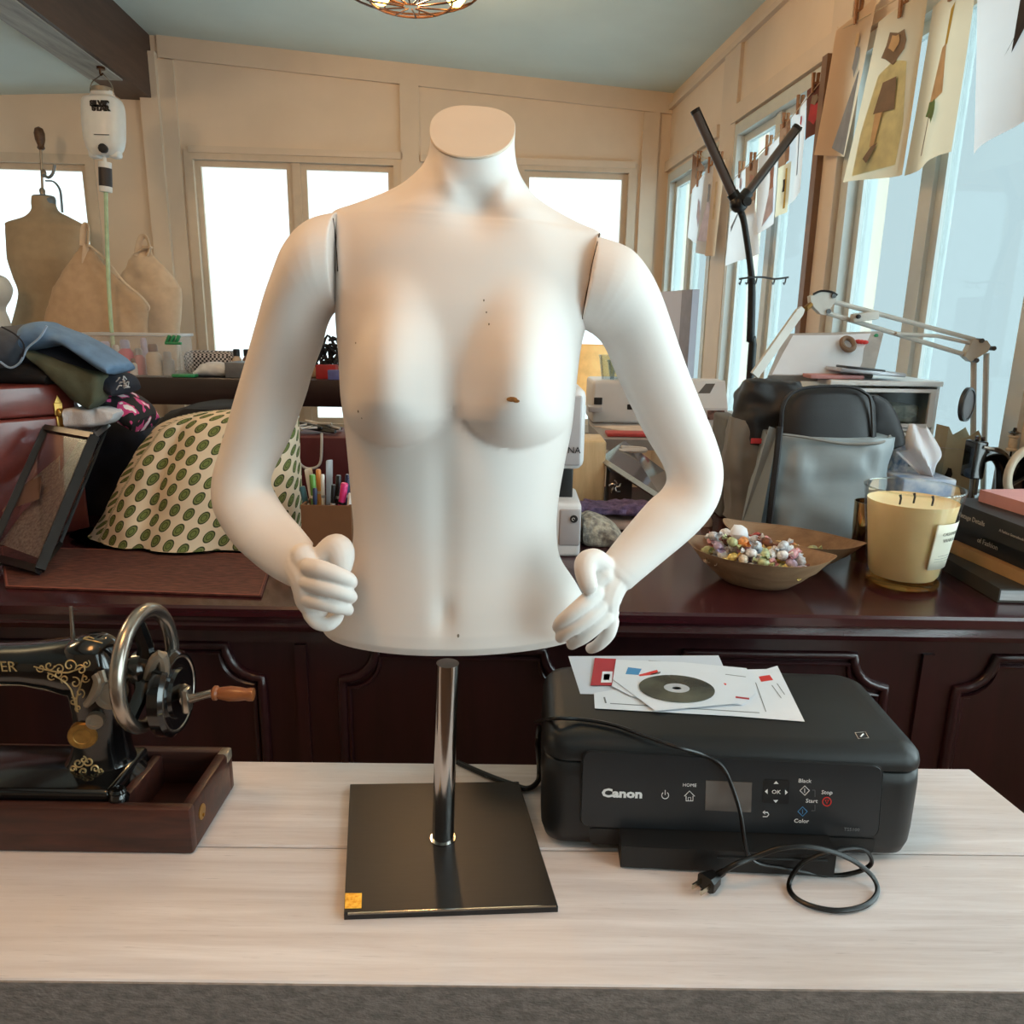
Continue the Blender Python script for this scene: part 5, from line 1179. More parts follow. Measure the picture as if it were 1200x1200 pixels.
# dress forms
m_lin = mat('linen dress form', (172, 150, 122), .9, var=.05, bump=.2, bscale=400); m_lin2 = mat('white dress form', (216, 214, 208), .85, var=.03); m_capb = mat('grey blue cap', (116, 124, 130), .4, .4); m_knob = wood('dark turned knob', (70, 44, 24), (104, 70, 40), rough=.4)
def form(nm, rows, Y, m, label, knob=False):
    b_ = V((rows[0][0][0]+rows[0][1][0])/2, 300, Y); th_ = thing(nm, label, 'dress form', (b_.x, Y, 0))
    mb = pairloft([(l, r, Y, f_, f_*1.0) for (l, r, f_) in rows], 56, 6, 2.2); mb.build('torso', m, th_)
    zb_ = V(*rows[-1][0], Y).z; mb = MB(); mb.cyl((b_.x, Y, .02), (b_.x, Y, zb_+.02), .018); mb.lathe([(.17, 0), (.17, .012), (.04, .03), (.02, .05)], (b_.x, Y, 0)); mb.build('stand', m_wire, th_)
    return th_
fY = 4.04
th_ = form('dress_form', [((39, 231), (63, 231), .05), ((39, 238), (63, 238), .055), ((39, 247), (67, 247), .06), ((30, 255), (80, 254), .07), ((10, 261), (98, 264), .085), ((8.5, 267), (101, 270), .09), ((11, 285), (101, 285), .12), ((14, 305), (100, 305), .14), ((20, 325), (93, 325), .125), ((26, 345), (86, 345), .11), ((20, 375), (92, 375), .13), ((10, 410), (101, 410), .15), ((8, 470), (104, 470), .15)], fY, m_lin, 'linen dress form with a turned wooden knob by the left window')
nk = V(51, 231, fY)
mb = MB(); r_ = 12.5*mpp(nk); mb.lathe([(r_, -.03), (r_*1.04, -.012), (r_*1.0, .0), (r_*.9, .006), (.01, .012)], nk, sy=.9); mb.build('neck_cap', m_capb, th_)
k0, k1 = V(50, 228, fY), V(47.5, 168, fY); mb = MB(); mb.tube([k0, k1], .006, 8); mb.lathe([(.012, 0), (.014, .02), (.008, .03)], k0); mb.ball(V(51, 203, fY), (.014, .012, .02)); mb.build('rod', m_pale, th_)
mb = MB(); mb.lathe([(.010, -.03), (.018, -.022), (.014, -.01), (.022, .015), (.024, .045), (.018, .066), (.004, .074)], k1); mb.build('knob', m_knob, th_)
mb = MB(); mb.tube([V(51, 205, fY-.02), V(57, 208, fY-.03), V(62, 203, fY-.03), V(64, 193, fY-.03)], .007, 8, sub=4); mb.tube([V(54, 212, fY-.02), V(63, 213, fY-.03), V(70, 222, fY-.03), V(72, 236, fY-.03), V(73, 249, fY-.03)], .008, 8, sub=4, flat=.5); mb.build('clamp', m_capb, th_)
form('dress_form', [((-55, 318), (-15, 318), .05), ((-78, 326), (4, 325), .09), ((-82, 338), (10, 338), .13), ((-79, 350), (8, 350), .12), ((-70, 363), (2, 363), .11), ((-78, 388), (8, 388), .14), ((-80, 470), (12, 470), .15)], 3.72, m_lin2, 'white dress form cut off by the left picture edge')
# gravity feed bottle
m_bot = mat('milky plastic bottle', (222, 224, 224), .35, var=.02, sub=.15); m_tubeg = mat('pale green tube', (176, 200, 166), .4); m_ink = mat('black ink print', (26, 22, 24), .6); m_lab = mat('dark filter label', (44, 34, 34), .5)
hk = Z(118, 79, zb-.002); bY = hk.y-.02
if bY > 4.1 or bY < 3: bY = 3.7
gb = thing('water_bottle', 'white gravity-feed water bottle hanging from a hook in the beam', 'bottle', V(122, 186, bY))
mb = pairloft([((108, 107), (132, 107), bY, .03, .03), ((106, 113), (134, 113), bY, .04, .04), ((99, 117), (140, 117), bY, .06, .06), ((98, 130), (144, 128), bY, .065, .065), ((99, 150), (145, 150), bY, .065, .065), ((101, 165), (145, 165), bY, .06, .06), ((104, 175), (143, 176), bY, .05, .05), ((110, 183), (137, 183), bY, .035, .035)], 40, 5, 2.8)
for (x0_, x1_) in ((107, 116), (130, 141)): mb.rbox(V((x0_+x1_)/2, 179, bY), (.045, .05, .05), .012, 3)
bt_ = mb.build('bottle_body', m_bot, gb)
mb = MB(); pt_ = V(120, 107, bY); mb.lathe([(12*mpp(pt_), -.004), (12*mpp(pt_), .012), (11*mpp(pt_), .014)], pt_, n=20); mb.build('rim', m_pale, bt_)
mb = MB(); mb.tube([V(106, 112, bY), V(106, 102, bY), V(109, 95, bY), V(118, 88, bY), V(118, 83, bY)], .0025, 6, sub=4); mb.tube([V(133, 112, bY), V(131, 100, bY), V(124, 90, bY), V(118, 86, bY)], .0025, 6, sub=4); mb.build('wire_handle', m_nick, gb)
P = V(117, 124, bY-.064); text('SILVER', V(117, 121.5, bY-.0655), 5.5*mpp(P)/.7, (1, 0, 0), (0, 0, 1), m_ink, 'bottle_print', bt_, bold=.003, sx=1.0); text('STAR', V(118, 127, bY-.0655), 5*mpp(P)/.7, (1, 0, 0), (0, 0, 1), m_ink, 'bottle_print', bt_, bold=.003, sx=1.2)
mb = MB(); mb.tube([V(110, 157.5, bY-.066), V(128, 158, bY-.066)], .0015, 4); mb.build('level_line', m_ink, bt_)
P = V(121, 174, bY-.055); mb = MB(); mb.lathe([(.018, -.01), (.02, .008), (.012, .014)], P, frame((1, 0, 0), (0, 0, 1)), 10); mb.build('valve', m_ink, gb)
f0_, f1_ = V(124, 225, bY), V(123, 190, bY); r_ = 7*mpp(f0_); mb = MB(); mb.cyl(f0_, f1_, r_, n=20); mb.cyl(f1_, V(122, 181, bY), .008, n=8); fl = mb.build('filter_cartridge', m_bot, gb)
mb = MB(); mb.cyl(f0_*.82+f1_*.18, f0_*.2+f1_*.8, r_*1.03, n=20); mb.build('filter_label', m_lab, fl)
mb = MB(); mb.tube([f0_, V(125, 265, 3.68), V(126, 300, 3.60), V(128, 345, 3.57), V(131, 388, 3.565), Vector((V(131, 395, 3.575).x, 3.585, sz+.01))], .009, 8, sub=5); mb.build('feed_tube', m_tubeg, gb)
mb = MB(); hz = zb
mb.tube([V(118, 77, bY), V(117, 82, bY), V(118, 88, bY), V(121, 86, bY)], .004, 6, sub=4); mb.cyl(V(118, 78, bY), Vector((V(118, 78, bY).x, bY, hz-.006)), .006, n=8); mb.lathe([(.018, -.01), (.018, 0)], (V(118, 78, bY).x, bY, hz-.006), n=12)
solo(mb, 'ceiling_hook', m_wire, 'dark iron hook screwed into the beam above the water bottle', 'hook')
# black sack under the console table
garment('black_sack', [((186, 770), (300, 770)), ((180, 640), (310, 640)), ((178, 560), (312, 560)), ((186, 500), (310, 500)), ((200, 484), (300, 482)), ((225, 473), (285, 473))], 3.0, .2, m_blk, 'bulging black sack standing under the console table', .02, 6, 61, None, cat='sack')
# ================================================================== MIDDLE OF THE COUNTER
m_bw = mat('white appliance plastic', (214, 212, 212), .35, var=.02); m_bg = mat('grey appliance plastic', (168, 164, 166), .4, var=.02); m_dk = mat('dark recess', (22, 22, 24), .5)
def vbox(q, Y, dep, z0=None, r=.006, mi=0, mb=None):
    (x0, y0, x1, y1) = q; p, p2 = V(x0, y1, Y), V(x1, y0, Y); zb_ = p.z if z0 is None else z0; mb = mb or MB()
    mb.rbox(((p.x+p2.x)/2, Y+dep/2, (zb_+p2.z)/2), (p2.x-p.x, dep, p2.z-zb_), r, 3, mi); return mb
# white sewing machine standing behind the mannequin
wY = 1.36; w0 = V(682, 640, wY)
ws = thing('electric_sewing_machine', 'white electric sewing machine mostly hidden behind the mannequin', 'sewing machine', (V(610, 640, wY).x, wY+.07, CZ))
vbox((555, 590, 682, 652), wY, .14, CZ, .008).build('bed', m_bw, ws); bedw = [o for o in bpy.data.objects if o.parent == ws][-1]
vbox((520, 475, 585, 600), wY, .13, None, .012).build('pillar', m_bw, ws)
hd_ = vbox((520, 455, 688, 549), wY, .13, None, .016).build('head', m_bw, ws)
vbox((600, 464, 683, 545), wY-.003, .01, None, .004).build('face_plate', m_bg, hd_)
P = V(668, 528, wY-.0035); text('BERNINA', V(680.5, 528, wY-.0035), 7.5*mpp(P)/.7, (1, 0, 0), (0, 0, 1), m_dk, 'maker_name', hd_, align='RIGHT')
vbox((654, 597, 681, 640), wY-.002, .01, None, .004).build('bed_face', m_bg, bedw)
P = V(672.5, 608, wY-.0025); mb = MB(); mb.lathe([(4.5*mpp(P), 0), (4.5*mpp(P), .002), (.0005, .0022)], P, frame((1, 0, 0), (0, 0, 1)), 20); lg = mb.build('round_badge', m_dk, bedw)
mb = MB(); mb.tube([V(672, 608.5, wY-.005)+Vector((.0025*math.cos(a_), 0, .0025*math.sin(a_))) for a_ in [R(i*36) for i in range(9)]], .0006, 5); mb.build('badge_mark', m_bw, lg)
vbox((650, 549, 672, 590), wY+.05, .03, None, .003).build('needle_clamp', m_dk, ws)
# wood cabinet, dark box, tilted glass board
m_pine = wood('pale birch', (196, 164, 118), (222, 194, 150), (14, 14, 1.5), .5); m_dbox = mat('brown grey box', (72, 62, 62), .55); m_dg = mat('smoked glass board', (70, 68, 72), .08, spec=.8); m_alu = mat('aluminium edge', (196, 200, 206), .25, .9)
solo(vbox((640, 517, 711, 590), 1.76, .12, CZ), 'birch_cabinet', m_pine, 'small birch cabinet behind the white sewing machine', 'cabinet')
o = solo(vbox((713, 553, 742, 590), 1.76, .07, CZ, .003), 'dark_box', m_dbox, 'dark brown box with a silver flower handle', 'box')
mb = MB(); c_ = V(721, 570, 1.755)
for i in range(5): mb.tube([c_, c_+Vector((.009*math.cos(i*1.26), -.004, .011*math.sin(i*1.26))), c_+Vector((.014*math.cos(i*1.26+.5), -.002, .016*math.sin(i*1.26+.5)))], .003, 6, sub=3)
mb.build('handle', m_alu, o)
q4 = [V(704, 536, 1.78), V(775, 582, 1.60), V(790, 560, 1.90), V(732, 516, 2.02)]; nn = (q4[1]-q4[0]).cross(q4[3]-q4[0]).normalized(); nn = nn if nn.z > 0 else -nn
mb = MB(); mb.prism(q4, nn*-.008); gb_ = solo(mb, 'glass_board', m_dg, 'smoked glass board with a bright metal edge propped on the dark box', 'board', smooth=0)
mb = MB(); mb.tube([q4[0]-nn*.004, q4[1]-nn*.004], .008, 4); mb.build('metal_edge', m_alu, gb_)
mb = MB(); pp_ = q4[0]*.35+q4[3]*.4+q4[2]*.25+nn*.012; mb.tube([pp_+Vector((-.03, 0, .0)), pp_+Vector((.03, .005, 0)), pp_+Vector((.035, .03, 0)), pp_+Vector((-.02, .025, .004))], .006, 6, sub=4)
solo(mb, 'presser_foot', m_bw, 'small white plastic tool lying on the smoked glass board', 'tool')
# purple knitting and mesh bag
m_pur = mat('purple yarn', (72, 56, 84), .95, scale=70, c2=(110, 88, 118), bump=.8, bscale=260); m_net = mat('grey knit', (110, 104, 98), .95, scale=90, c2=(176, 168, 152), bump=.8, bscale=240); m_fold = mat('pinkish tan felt', (170, 142, 128), .9)
garment('net_bag', [((681, 603), (681, 634)), ((690, 600), (692, 642)), ((708, 606), (712, 642)), ((722, 616), (722, 638)), ((726, 624), (725, 635))], 1.47, .05, m_net, 'grey patterned knit bag beside the white sewing machine', .006, 40, 71, None, cat='bag', zmin=CZ+.001)
garment('tan_felt', [((690, 598), (692, 616)), ((715, 600), (717, 617)), ((745, 601), (745, 617)), ((770, 604), (770, 618))], 1.62, .07, m_fold, 'folded pinkish tan felt under the purple knitting', .004, 25, 73, None, cat='cloth', zmin=CZ+.001)
garment('purple_knitting', [((678, 586), (682, 622)), ((690, 588), (695, 610)), ((705, 589), (706, 600)), ((735, 588), (735, 602)), ((765, 588), (765, 606)), ((780, 592), (778, 602))], 1.60, .05, m_pur, 'purple chunky knitting heaped behind the grey knit bag', .011, 40, 75, None, cat='knitting', zmin=CZ+.03)
# grey side table with printer and papers
m_grtop = mat('grey laminate', (150, 146, 144), .4, var=.03); gz = V(735, 515, 2.15).z
gt = thing('side_table', 'grey side table behind the counter carrying a white label printer', 'table', (V(760, 515, 2.4).x, 2.45, 0))
g0, g1 = V(708, 515, 2.15).x, .93
mb = MB(); mb.prism([Vector((g0, 2.15, gz-.03)), Vector((g1, 2.15, gz-.03)), Vector((g1, 2.95, gz-.03)), Vector((V(690, 490, 2.9).x, 2.95, gz-.03)), Vector((V(690, 500, 2.5).x, 2.5, gz-.03))], (0, 0, .03)); mb.build('top', m_grtop, gt, smooth=0)
for (x, y) in ((g0+.04, 2.2), (g1-.04, 2.2), (g1-.04, 2.9), (g0+.06, 2.9)): mb = MB(); mb.box((x, y, (gz-.03)/2), (.04, .04, gz-.03)); mb.build('leg', m_alu, gt, smooth=0)
lpz = thing('label_printer', 'small white label printer on the grey side table', 'printer', (V(715, 487, 2.5).x, 2.6, gz))
vbox((693, 447, 758, 490), 2.50, .22, gz, .012).build('printer_body', m_bw, lpz); vbox((696, 466, 706, 474), 2.497, .02, None, .002).build('paper_slot', m_dk, lpz); vbox((690, 477, 706, 483), 2.44, .06, None, .002).build('paper_tray', m_bg, lpz)
vbox((735, 474, 744, 480), 2.497, .02, None, .002).build('port', m_dk, lpz)
m_rfol = mat('red folder', (176, 62, 62), .5); m_cre = mat('cream paper', (206, 190, 176), .8)
mb = MB(); mb.prism([Vector((V(x, y, 2.3).x, yy, gz+.0005)) for (x, y, yy) in ((700, 500, 2.42), (740, 500, 2.28), (800, 500, 2.28), (800, 490, 2.46))], (0, 0, .002)); solo(mb, 'paper_sheet', m_cre, 'cream paper sheet lying on the grey side table', 'paper', smooth=0)
mb = MB(); mb.rbox((V(745, 505, 2.22).x, 2.225, gz+.006), (.17, .07, .010), .003, 2); solo(mb, 'red_folder', m_rfol, 'red folder at the front edge of the grey side table', 'folder')
m_cup = thin_glass('clear cup stack', (.84, .88, .9), .06, .08)
for i, (x, y) in enumerate(((712, 430), (722, 436))):
    p = V(x, 446, 2.56); zt_ = V(x, y-14, 2.56).z; z0 = V(700, 447, 2.5).z+.002; mb = MB(); mb.lathe([(.02, z0), (.03, zt_-.01), (.033, zt_), (.028, zt_), (.018, z0+.004)], (p.x, p.y, 0), n=20); solo(mb, 'plastic_cup', m_cup, ['clear plastic cup at the left on the label printer', 'clear plastic cup at the right on the label printer'][i], 'cup', 'clear cups on the label printer')
m_shade = mat('tan lampshade', (220, 182, 122), .8, emit=(255, 206, 130), es=.25)
p = V(688, 470, 3.6); ls = thing('floor_lamp', 'tan cone-shaded floor lamp glimpsed under the right armpit', 'lamp', (p.x, 3.6, 0)); z0, z1 = V(688, 470, 3.6).z, V(690, 404, 3.6).z
mb = MB(); mb.lathe([(.19, z0), (.11, z1), (.107, z1), (.187, z0)], (p.x-.02, 3.6, 0), n=28, cap0=False, cap1=False); mb.ring([[Vector((p.x-.02+r_*math.cos(i*PI/14), 3.6+r_*math.sin(i*PI/14), z)) for i in range(28)] for (r_, z) in ((.187, z0), (.19, z0))], cap0=False, cap1=False); mb.build('lamp_shade', m_shade, ls)
mb = MB(); mb.cyl((p.x-.02, 3.6, .01), (p.x-.02, 3.6, z1-.03), .012); mb.lathe([(.13, 0), (.13, .015), (.02, .03)], (p.x-.02, 3.6, 0)); mb.build('stand', m_wire, ls)
# monitor
mo = thing('monitor', 'thin silver monitor seen edge-on behind the raised right arm', 'monitor', (V(785, 430, 2.5).x, 2.55, gz)); 
ql = [V(768, 346, 2.66), V(812, 339, 2.40)]; zl = gz+.055; mdir = (ql[1]-ql[0]); mdir.z = 0; md_ = mdir.normalized(); mn_ = Vector((md_.y, -md_.x, 0)); mn_ = mn_ if mn_.x > 0 else -mn_
mb = MB(); mb.prism([Vector((ql[0].x, ql[0].y, zl)), Vector((ql[1].x, ql[1].y, zl)), ql[1], Vector((ql[0].x, ql[0].y, ql[1].z))], mn_*.022); mb.build('display', mat('silver lilac shell', (176, 174, 186), .3, .1, var=.02), mo, smooth=0)
mb = MB(); mb.prism([Vector((ql[1].x, ql[1].y, zl))-md_*.07, Vector((ql[1].x, ql[1].y, zl)), ql[1], ql[1]-md_*.07], -mn_*.001); mb.build('side_band', mat('grey shell band', (120, 114, 124), .35), mo, smooth=0)
cm_ = (ql[0]+ql[1])/2+mn_*.03; mb = MB(); mb.cyl((cm_.x, cm_.y, gz+.01), (cm_.x, cm_.y, zl+.05), .014); mb.lathe([(.09, gz+.0005), (.09, gz+.01), (.02, gz+.014)], (cm_.x, cm_.y, 0)); mb.build('stand', m_alu, mo)
p = V(823, 440, 2.3); 
mb = MB(); mb.lathe([(.012, 0), (.014, .04), (.006, .05), (.006, .07)], (V(822, 440, 2.3).x, 2.3, gz)); solo(mb, 'dark_bottle', PEN['black'], 'tiny dark bottle right of the monitor on the side table', 'bottle')
# white cutting machine with display
cu = thing('cutting_machine', 'white desktop cutting machine with a small display and photo', 'machine', (V(832, 560, 1.86).x, 1.92, CZ))
xa, xb = V(800, 500, 1.86).x, V(851, 500, 1.86).x; za, zb2 = V(820, 478, 1.86).z, V(835, 445, 1.95).z
mb = MB(); pr4 = [(1.86, CZ+.001), (1.86, za), (1.90, zb2), (1.99, zb2), (1.99, CZ+.001)]; mb.ring([[Vector((x, y, z)) for (y, z) in pr4] for x in (xa, xb)]); cb = mb.build('machine_body', m_bw, cu, smooth=0)
def cup_(x, y, off=.001): return RP(x, y, Vector((0, 1.86, za))+Vector((0, -.0, .0)), Vector((0, -(zb2-za), .04)).normalized())
mb = MB(); mb.prism([cup_(x, y) for (x, y) in ((818, 461), (827, 450), (838, 450), (832, 461))], Vector((0, -.001, .001))); mb.build('display', m_scr, cb, smooth=0)
m_pic = mat('small photo', (60, 36, 34), .5, scale=90, c2=(150, 110, 96)); mb = MB(); mb.prism([V(x, y, 1.8595) for (x, y) in ((829, 480), (850, 480), (850, 463+12), (829, 463+12))] if False else [V(x, y, 1.8595) for (x, y) in ((829, 492), (849, 492), (849, 481), (829, 481))], (0, -.001, 0)); mb.build('photo_sticker', m_pic, cb, smooth=0)
m_gbin = mat('grey felt bin', (104, 108, 110), .85, bump=.2)
solo(vbox((843, 490, 872, 600), 1.68, .12, CZ, .006), 'felt_bin', m_gbin, 'grey felt bin between the cutting machine and the tool bag', 'bin')
mb = MB(); mb.lathe([(.012, 0), (.013, .012), (.008, .02)], (V(829, 606, 1.6).x, 1.6, CZ+.0005), n=12, sy=.7); solo(mb, 'small_stone', mat('beige pebble', (150, 130, 116), .8), 'small beige pebble on the counter left of the tool bag', 'stone')
# ================================================================== TOOL BAG
m_gb = mat('grey blue oilcloth', (136, 146, 150), .42, var=.06, scale=9, bump=.12, bscale=14); m_gb2 = mat('warm grey oilcloth', (122, 118, 112), .5, var=.06, scale=9); m_bk = mat('black padded nylon', (26, 27, 31), .5, var=.1, bump=.15, bscale=600); m_tagr = mat('red label', (196, 60, 66), .6)
tg = thing('tool_bag', 'grey oilcloth carry bag with black padded flaps on the counter', 'bag', (V(950, 622, 1.54).x, 1.56, CZ))
def clampz(mb, z): 
    for v in mb.v: v.z = max(v.z, z)
    return mb
bagd = cloth_disp(.010, 12, 81)
clampz(pairloft([((880, 624), (1020, 624), 1.53, .06, .07), ((880, 612), (1024, 612), 1.53, .062, .08), ((884, 580), (1032, 578), 1.535, .062, .09), ((890, 545), (1038, 540), 1.54, .06, .09), ((896, 512), (1040, 514), 1.545, .058, .085), ((898, 506), (1041, 511), 1.545, .056, .084)], 64, 6, 3.2, bagd), CZ+.001).build('body', m_gb, tg, smooth=60)
mb = MB(); mb.tube([V(898, 507, 1.488), V(940, 512, 1.484), V(990, 520, 1.484), V(1030, 519, 1.488), V(1043, 511, 1.52)], .003, 6, sub=6); mb.build('rim', m_gb2, tg)
clampz(pairloft([((850, 606), (892, 622), 1.62, .04, .06), ((852, 575), (892, 590), 1.62, .045, .06), ((848, 540), (896, 545), 1.62, .04, .06), ((850, 505), (902, 508), 1.62, .03, .05), ((856, 488), (902, 500), 1.62, .02, .03)], 40, 6, 2.6, cloth_disp(.010, 14, 83)), CZ+.001).build('side_fold', m_gb2, tg, smooth=60)
mb = MB(); mb.prism([V(902, 500, 1.478), V(912, 503, 1.478), V(890, 622, 1.468), V(868, 618, 1.53), V(878, 570, 1.53)], (0, .004, 0)); mb.build('corner_fold', m_gb, tg, smooth=0)
mb = MB(); mb.tube([V(914, 500, 1.474), V(910, 540, 1.468), V(905, 580, 1.465), V(901, 618, 1.466)], .0065, 6, sub=4); mb.build('zip_strip', m_bk, tg)
clampz(pairloft([((912, 560), (1024, 560), 1.545, .045, .02), ((912, 520), (1023, 516), 1.55, .046, .02), ((914, 490), (1022, 488), 1.555, .044, .02), ((917, 472), (1021, 472), 1.56, .042, .02), ((926, 460), (1014, 460), 1.563, .038, .018), ((945, 453), (995, 452), 1.565, .022, .012)], 48, 6, 3.4), CZ+.001).build('padded_panel', m_bk, tg, smooth=60)
mb = MB(); mb.tube([V(915, 530, 1.512), V(916, 490, 1.512), V(919, 473, 1.515), V(928, 461, 1.52), V(948, 454, 1.526), V(992, 453, 1.526), V(1013, 460, 1.52), V(1021, 473, 1.515), V(1023, 520, 1.508)], .0035, 6, sub=5); mb.build('piping', m_bk, tg)
clampz(pairloft([((856, 516), (910, 520), 1.64, .05, .06), ((856, 485), (950, 500), 1.64, .06, .06), ((862, 462), (985, 468), 1.65, .06, .06), ((872, 448), (950, 452), 1.655, .045, .05), ((884, 444), (925, 446), 1.66, .02, .03)], 48, 6, 2.4, cloth_disp(.020, 12, 85)), CZ+.05).build('rear_flap', m_bk, tg, smooth=60)
pairloft([((1016, 464), (1028, 462), 1.60, .012, .012), ((1018, 480), (1044, 474), 1.60, .012, .012), ((1020, 505), (1056, 500), 1.60, .012, .012), ((1030, 524), (1061, 518), 1.60, .010, .010), ((1040, 528), (1058, 522), 1.60, .006, .006)], 28, 6, 2.6, cloth_disp(.004, 20, 87)).build('side_flap', m_bk, tg, smooth=60)
vbox((880, 514, 893, 520), 1.571, .004, None, .001).build('red_label', m_tagr, tg)
# ================================================================== BOWLS AND SWEETS
m_bowl = wood('dough bowl wood', (122, 92, 66), (168, 136, 104), (2, 9, 9), .6, 0, .3, scale=4)
def bowl(c, e1, A_, B_, H, label):
    e1 = Vector((e1[0], e1[1], 0)).normalized(); e2 = Vector((-e1.y, e1.x, 0)); rings = []; n_ = 64
    for (s_, z, in_) in ((.40, .0, 0), (.46, .001, 0), (.62, .013, 0), (.80, .030, 0), (.94, .046, 0), (1.0, 1, 0), (.985, 1, .001), (.93, .043, 1), (.78, .026, 1), (.60, .015, 1), (.35, .009, 1), (.05, .008, 1)):
        rg = []
        for i in range(n_):
            a_ = 2*PI*i/n_; cs, sn = math.cos(a_), math.sin(a_); tip = abs(cs)**6
            x = A_*cs*s_; y = B_*math.copysign(abs(sn)**1.25, sn)*s_
            zz_ = (H if z == 1 else z*H/.05) + .010*tip*(s_**3)
            rg.append(Vector((c[0], c[1], CZ+.0005))+e1*x+e2*y+Vector((0, 0, zz_)))
        rings.append(rg)
    mb = MB(); mb.ring(rings); return solo(mb, 'wooden_bowl', m_bowl, label, 'bowl', 'wooden dough bowls', smooth=35), e1, e2
TL_, TR_ = Z(804, 630, CZ+.062), Z(981, 655, CZ+.062)
bA, e1, e2 = bowl((TL_+TR_)/2, TR_-TL_, (TR_-TL_).length/2, .080, .056, 'long wooden dough bowl heaped with wrapped sweets at the front')
cA = (TL_+TR_)/2; UL, UR = TL_+Vector((.10, .15, 0)), Z(1016, 637, CZ+.06)
d_ = UR-UL; d_.normalize(); UL = UR-d_*.26
bB, f1, f2 = bowl((UL+UR)/2, UR-UL, .13, .068, .05, 'second wooden dough bowl with few sweets behind the heaped one')
cB = (UL+UR)/2
CND = dict(yellow=(222, 194, 110), orange=(216, 146, 84), white=(228, 228, 232), pink=(216, 160, 166), red=(164, 70, 66), brown=(120, 72, 52), green=(180, 190, 146), blue=(176, 196, 218), lilac=(182, 164, 190), gold=(206, 172, 110), cream=(222, 206, 184), silver=(200, 204, 210))
CM = {k_: mat('sweet wrapper '+k_, c, .28, var=.35, scale=140) for k_, c in CND.items()}
cmesh = {}
def candy(kind):
    mb = MB(); mb.lathe([(.001, -.011), (.0055, -.009), (.0085, -.004), (.0088, .004), (.0058, .009), (.001, .011)], M=frame((0, 1, 0), (0, 0, 1)), n=12)
    o = mb.build('wrapped_sweet', CM[kind], loc=(0, 0, 0)); 
    for sg in (-1, 1):
        m2 = MB(); rings = []
        for (r_, x) in ((.0015, .010), (.005, .014), (.0085, .019)):
            rings.append([Vector((sg*x, r_*math.cos(a_)*(1+.25*math.sin(a_*5)), r_*.55*math.sin(a_)*(1+.3*math.cos(a_*4)))) for a_ in [2*PI*i/14 for i in range(14)]])
        m2.ring(rings, cap1=False); m2.build('wrapper_twist', CM[kind], o)
    return o
proto = {}
def put_candy(kind, p, where):
    lb = {'front': kind+' wrapped sweet in the heap in the front wooden bowl', 'rear': kind+' wrapped sweet in the rear wooden bowl'}[where]
    if kind not in proto: o = proto[kind] = candy(kind)
    else:
        o = proto[kind].copy(); COL.objects.link(o)
        for chd in proto[kind].children: d2 = chd.copy(); d2.parent = o; COL.objects.link(d2)
    o.scale = (.88, .88, .88); o.location = p; o.rotation_euler = (random.uniform(-.5, .5), random.uniform(-.5, .5), random.uniform(0, 6.28)); tag(o, lb, 'sweet', 'wrapped sweets in the bowls')
rnd = random.Random(11); ks = list(CND); placed = []
AA = (TR_-TL_).length/2
tries = 0
while len(placed) < 84 and tries < 9000:
    tries += 1
    u, v = rnd.uniform(-.66, .60), rnd.uniform(-.8, .8)
    if abs(v) > .86*(1-abs(u)**2)**.6: continue
    lvl = len(placed)//24
    lim = (1, .88, .62, .4)[min(lvl, 3)]
    if ((u+.14)/.78)**2+(v/.85)**2 > lim: continue
    z = CZ+.033+.0125*lvl+.010*(u*u+v*v)
    p = cA+e1*(u*AA)+e2*(v*.060); p = Vector((p.x, p.y, z))
    if any((p-q_).length < .0155 for q_ in placed): continue
    placed.append(p); put_candy(rnd.choice(ks+['white', 'pink', 'cream', 'silver', 'white']), p, 'front')
for (u, v, kd) in ((.25, -.1, 'white'), (.55, 0, 'white'), (.42, -.25, 'yellow'), (.1, .1, 'yellow'), (-.1, -.2, 'gold'), (.0, .3, 'orange'), (-.3, 0, 'pink'), (.3, .3, 'green')):
    p = cB+f1*(u*.12)+f2*(v*.06); put_candy(kd, Vector((p.x, p.y, CZ+.026+.010*u*u)), 'rear')
m_tis = mat('soft white tissue', (226, 228, 234), .9, var=.02, sub=.1)
pt = cA+e1*(-.30*AA)+e2*.01; mb = MB(); mb.ball((pt.x, pt.y, CZ+.076), (.016, .014, .017), n=14)
for v in mb.v: v += (v-Vector((pt.x, pt.y, CZ+.076))).normalized()*.005*nz(v, 90, 3)
solo(mb, 'crumpled_tissue', m_tis, 'crumpled white tissue on top of the sweets heap', 'tissue')
# ================================================================== CANDLE
m_cg = thin_glass('candle glass', (.97, .97, .95), .09, .01); m_wax = mat('cream wax', (236, 210, 158), .5, var=.03, sub=.35); m_amb = thin_glass('glass base reflection', (.85, .55, .25), .1, .03); m_lb = mat('cream paper label', (228, 226, 208), .7, var=.01); m_lt = mat('pale grey print', (150, 150, 140), .7)
k0 = Z(1066, 690, CZ); k0 = Vector((k0.x, k0.y+.03, CZ+.0005)); mp_ = mpp(k0); rb = 39*mp_; rt = 52.5*mp_; kh = V(1079, 571, k0.y).z-CZ
cn_ = thing('scented_candle', 'large cream three-wick candle in clear glass with a paper label', 'candle', k0)
mb = MB(); mb.lathe([(rb*.9, .012), (rb, .018), (rb+(rt-rb)*.5, kh*.55), (rt, kh-.002), (rt-.0008, kh), (rt-.0026, kh), (rt-.003, kh-.003)], k0, n=56, cap0=False, cap1=False); gl_ = mb.build('glass', m_cg, cn_)
mb = MB(); mb.tube([k0+Vector((rt*math.cos(2*PI*i/56), rt*math.sin(2*PI*i/56), kh)) for i in range(56)], .0014, 6, closed=True); mb.build('glass_rim', m_cg, gl_)
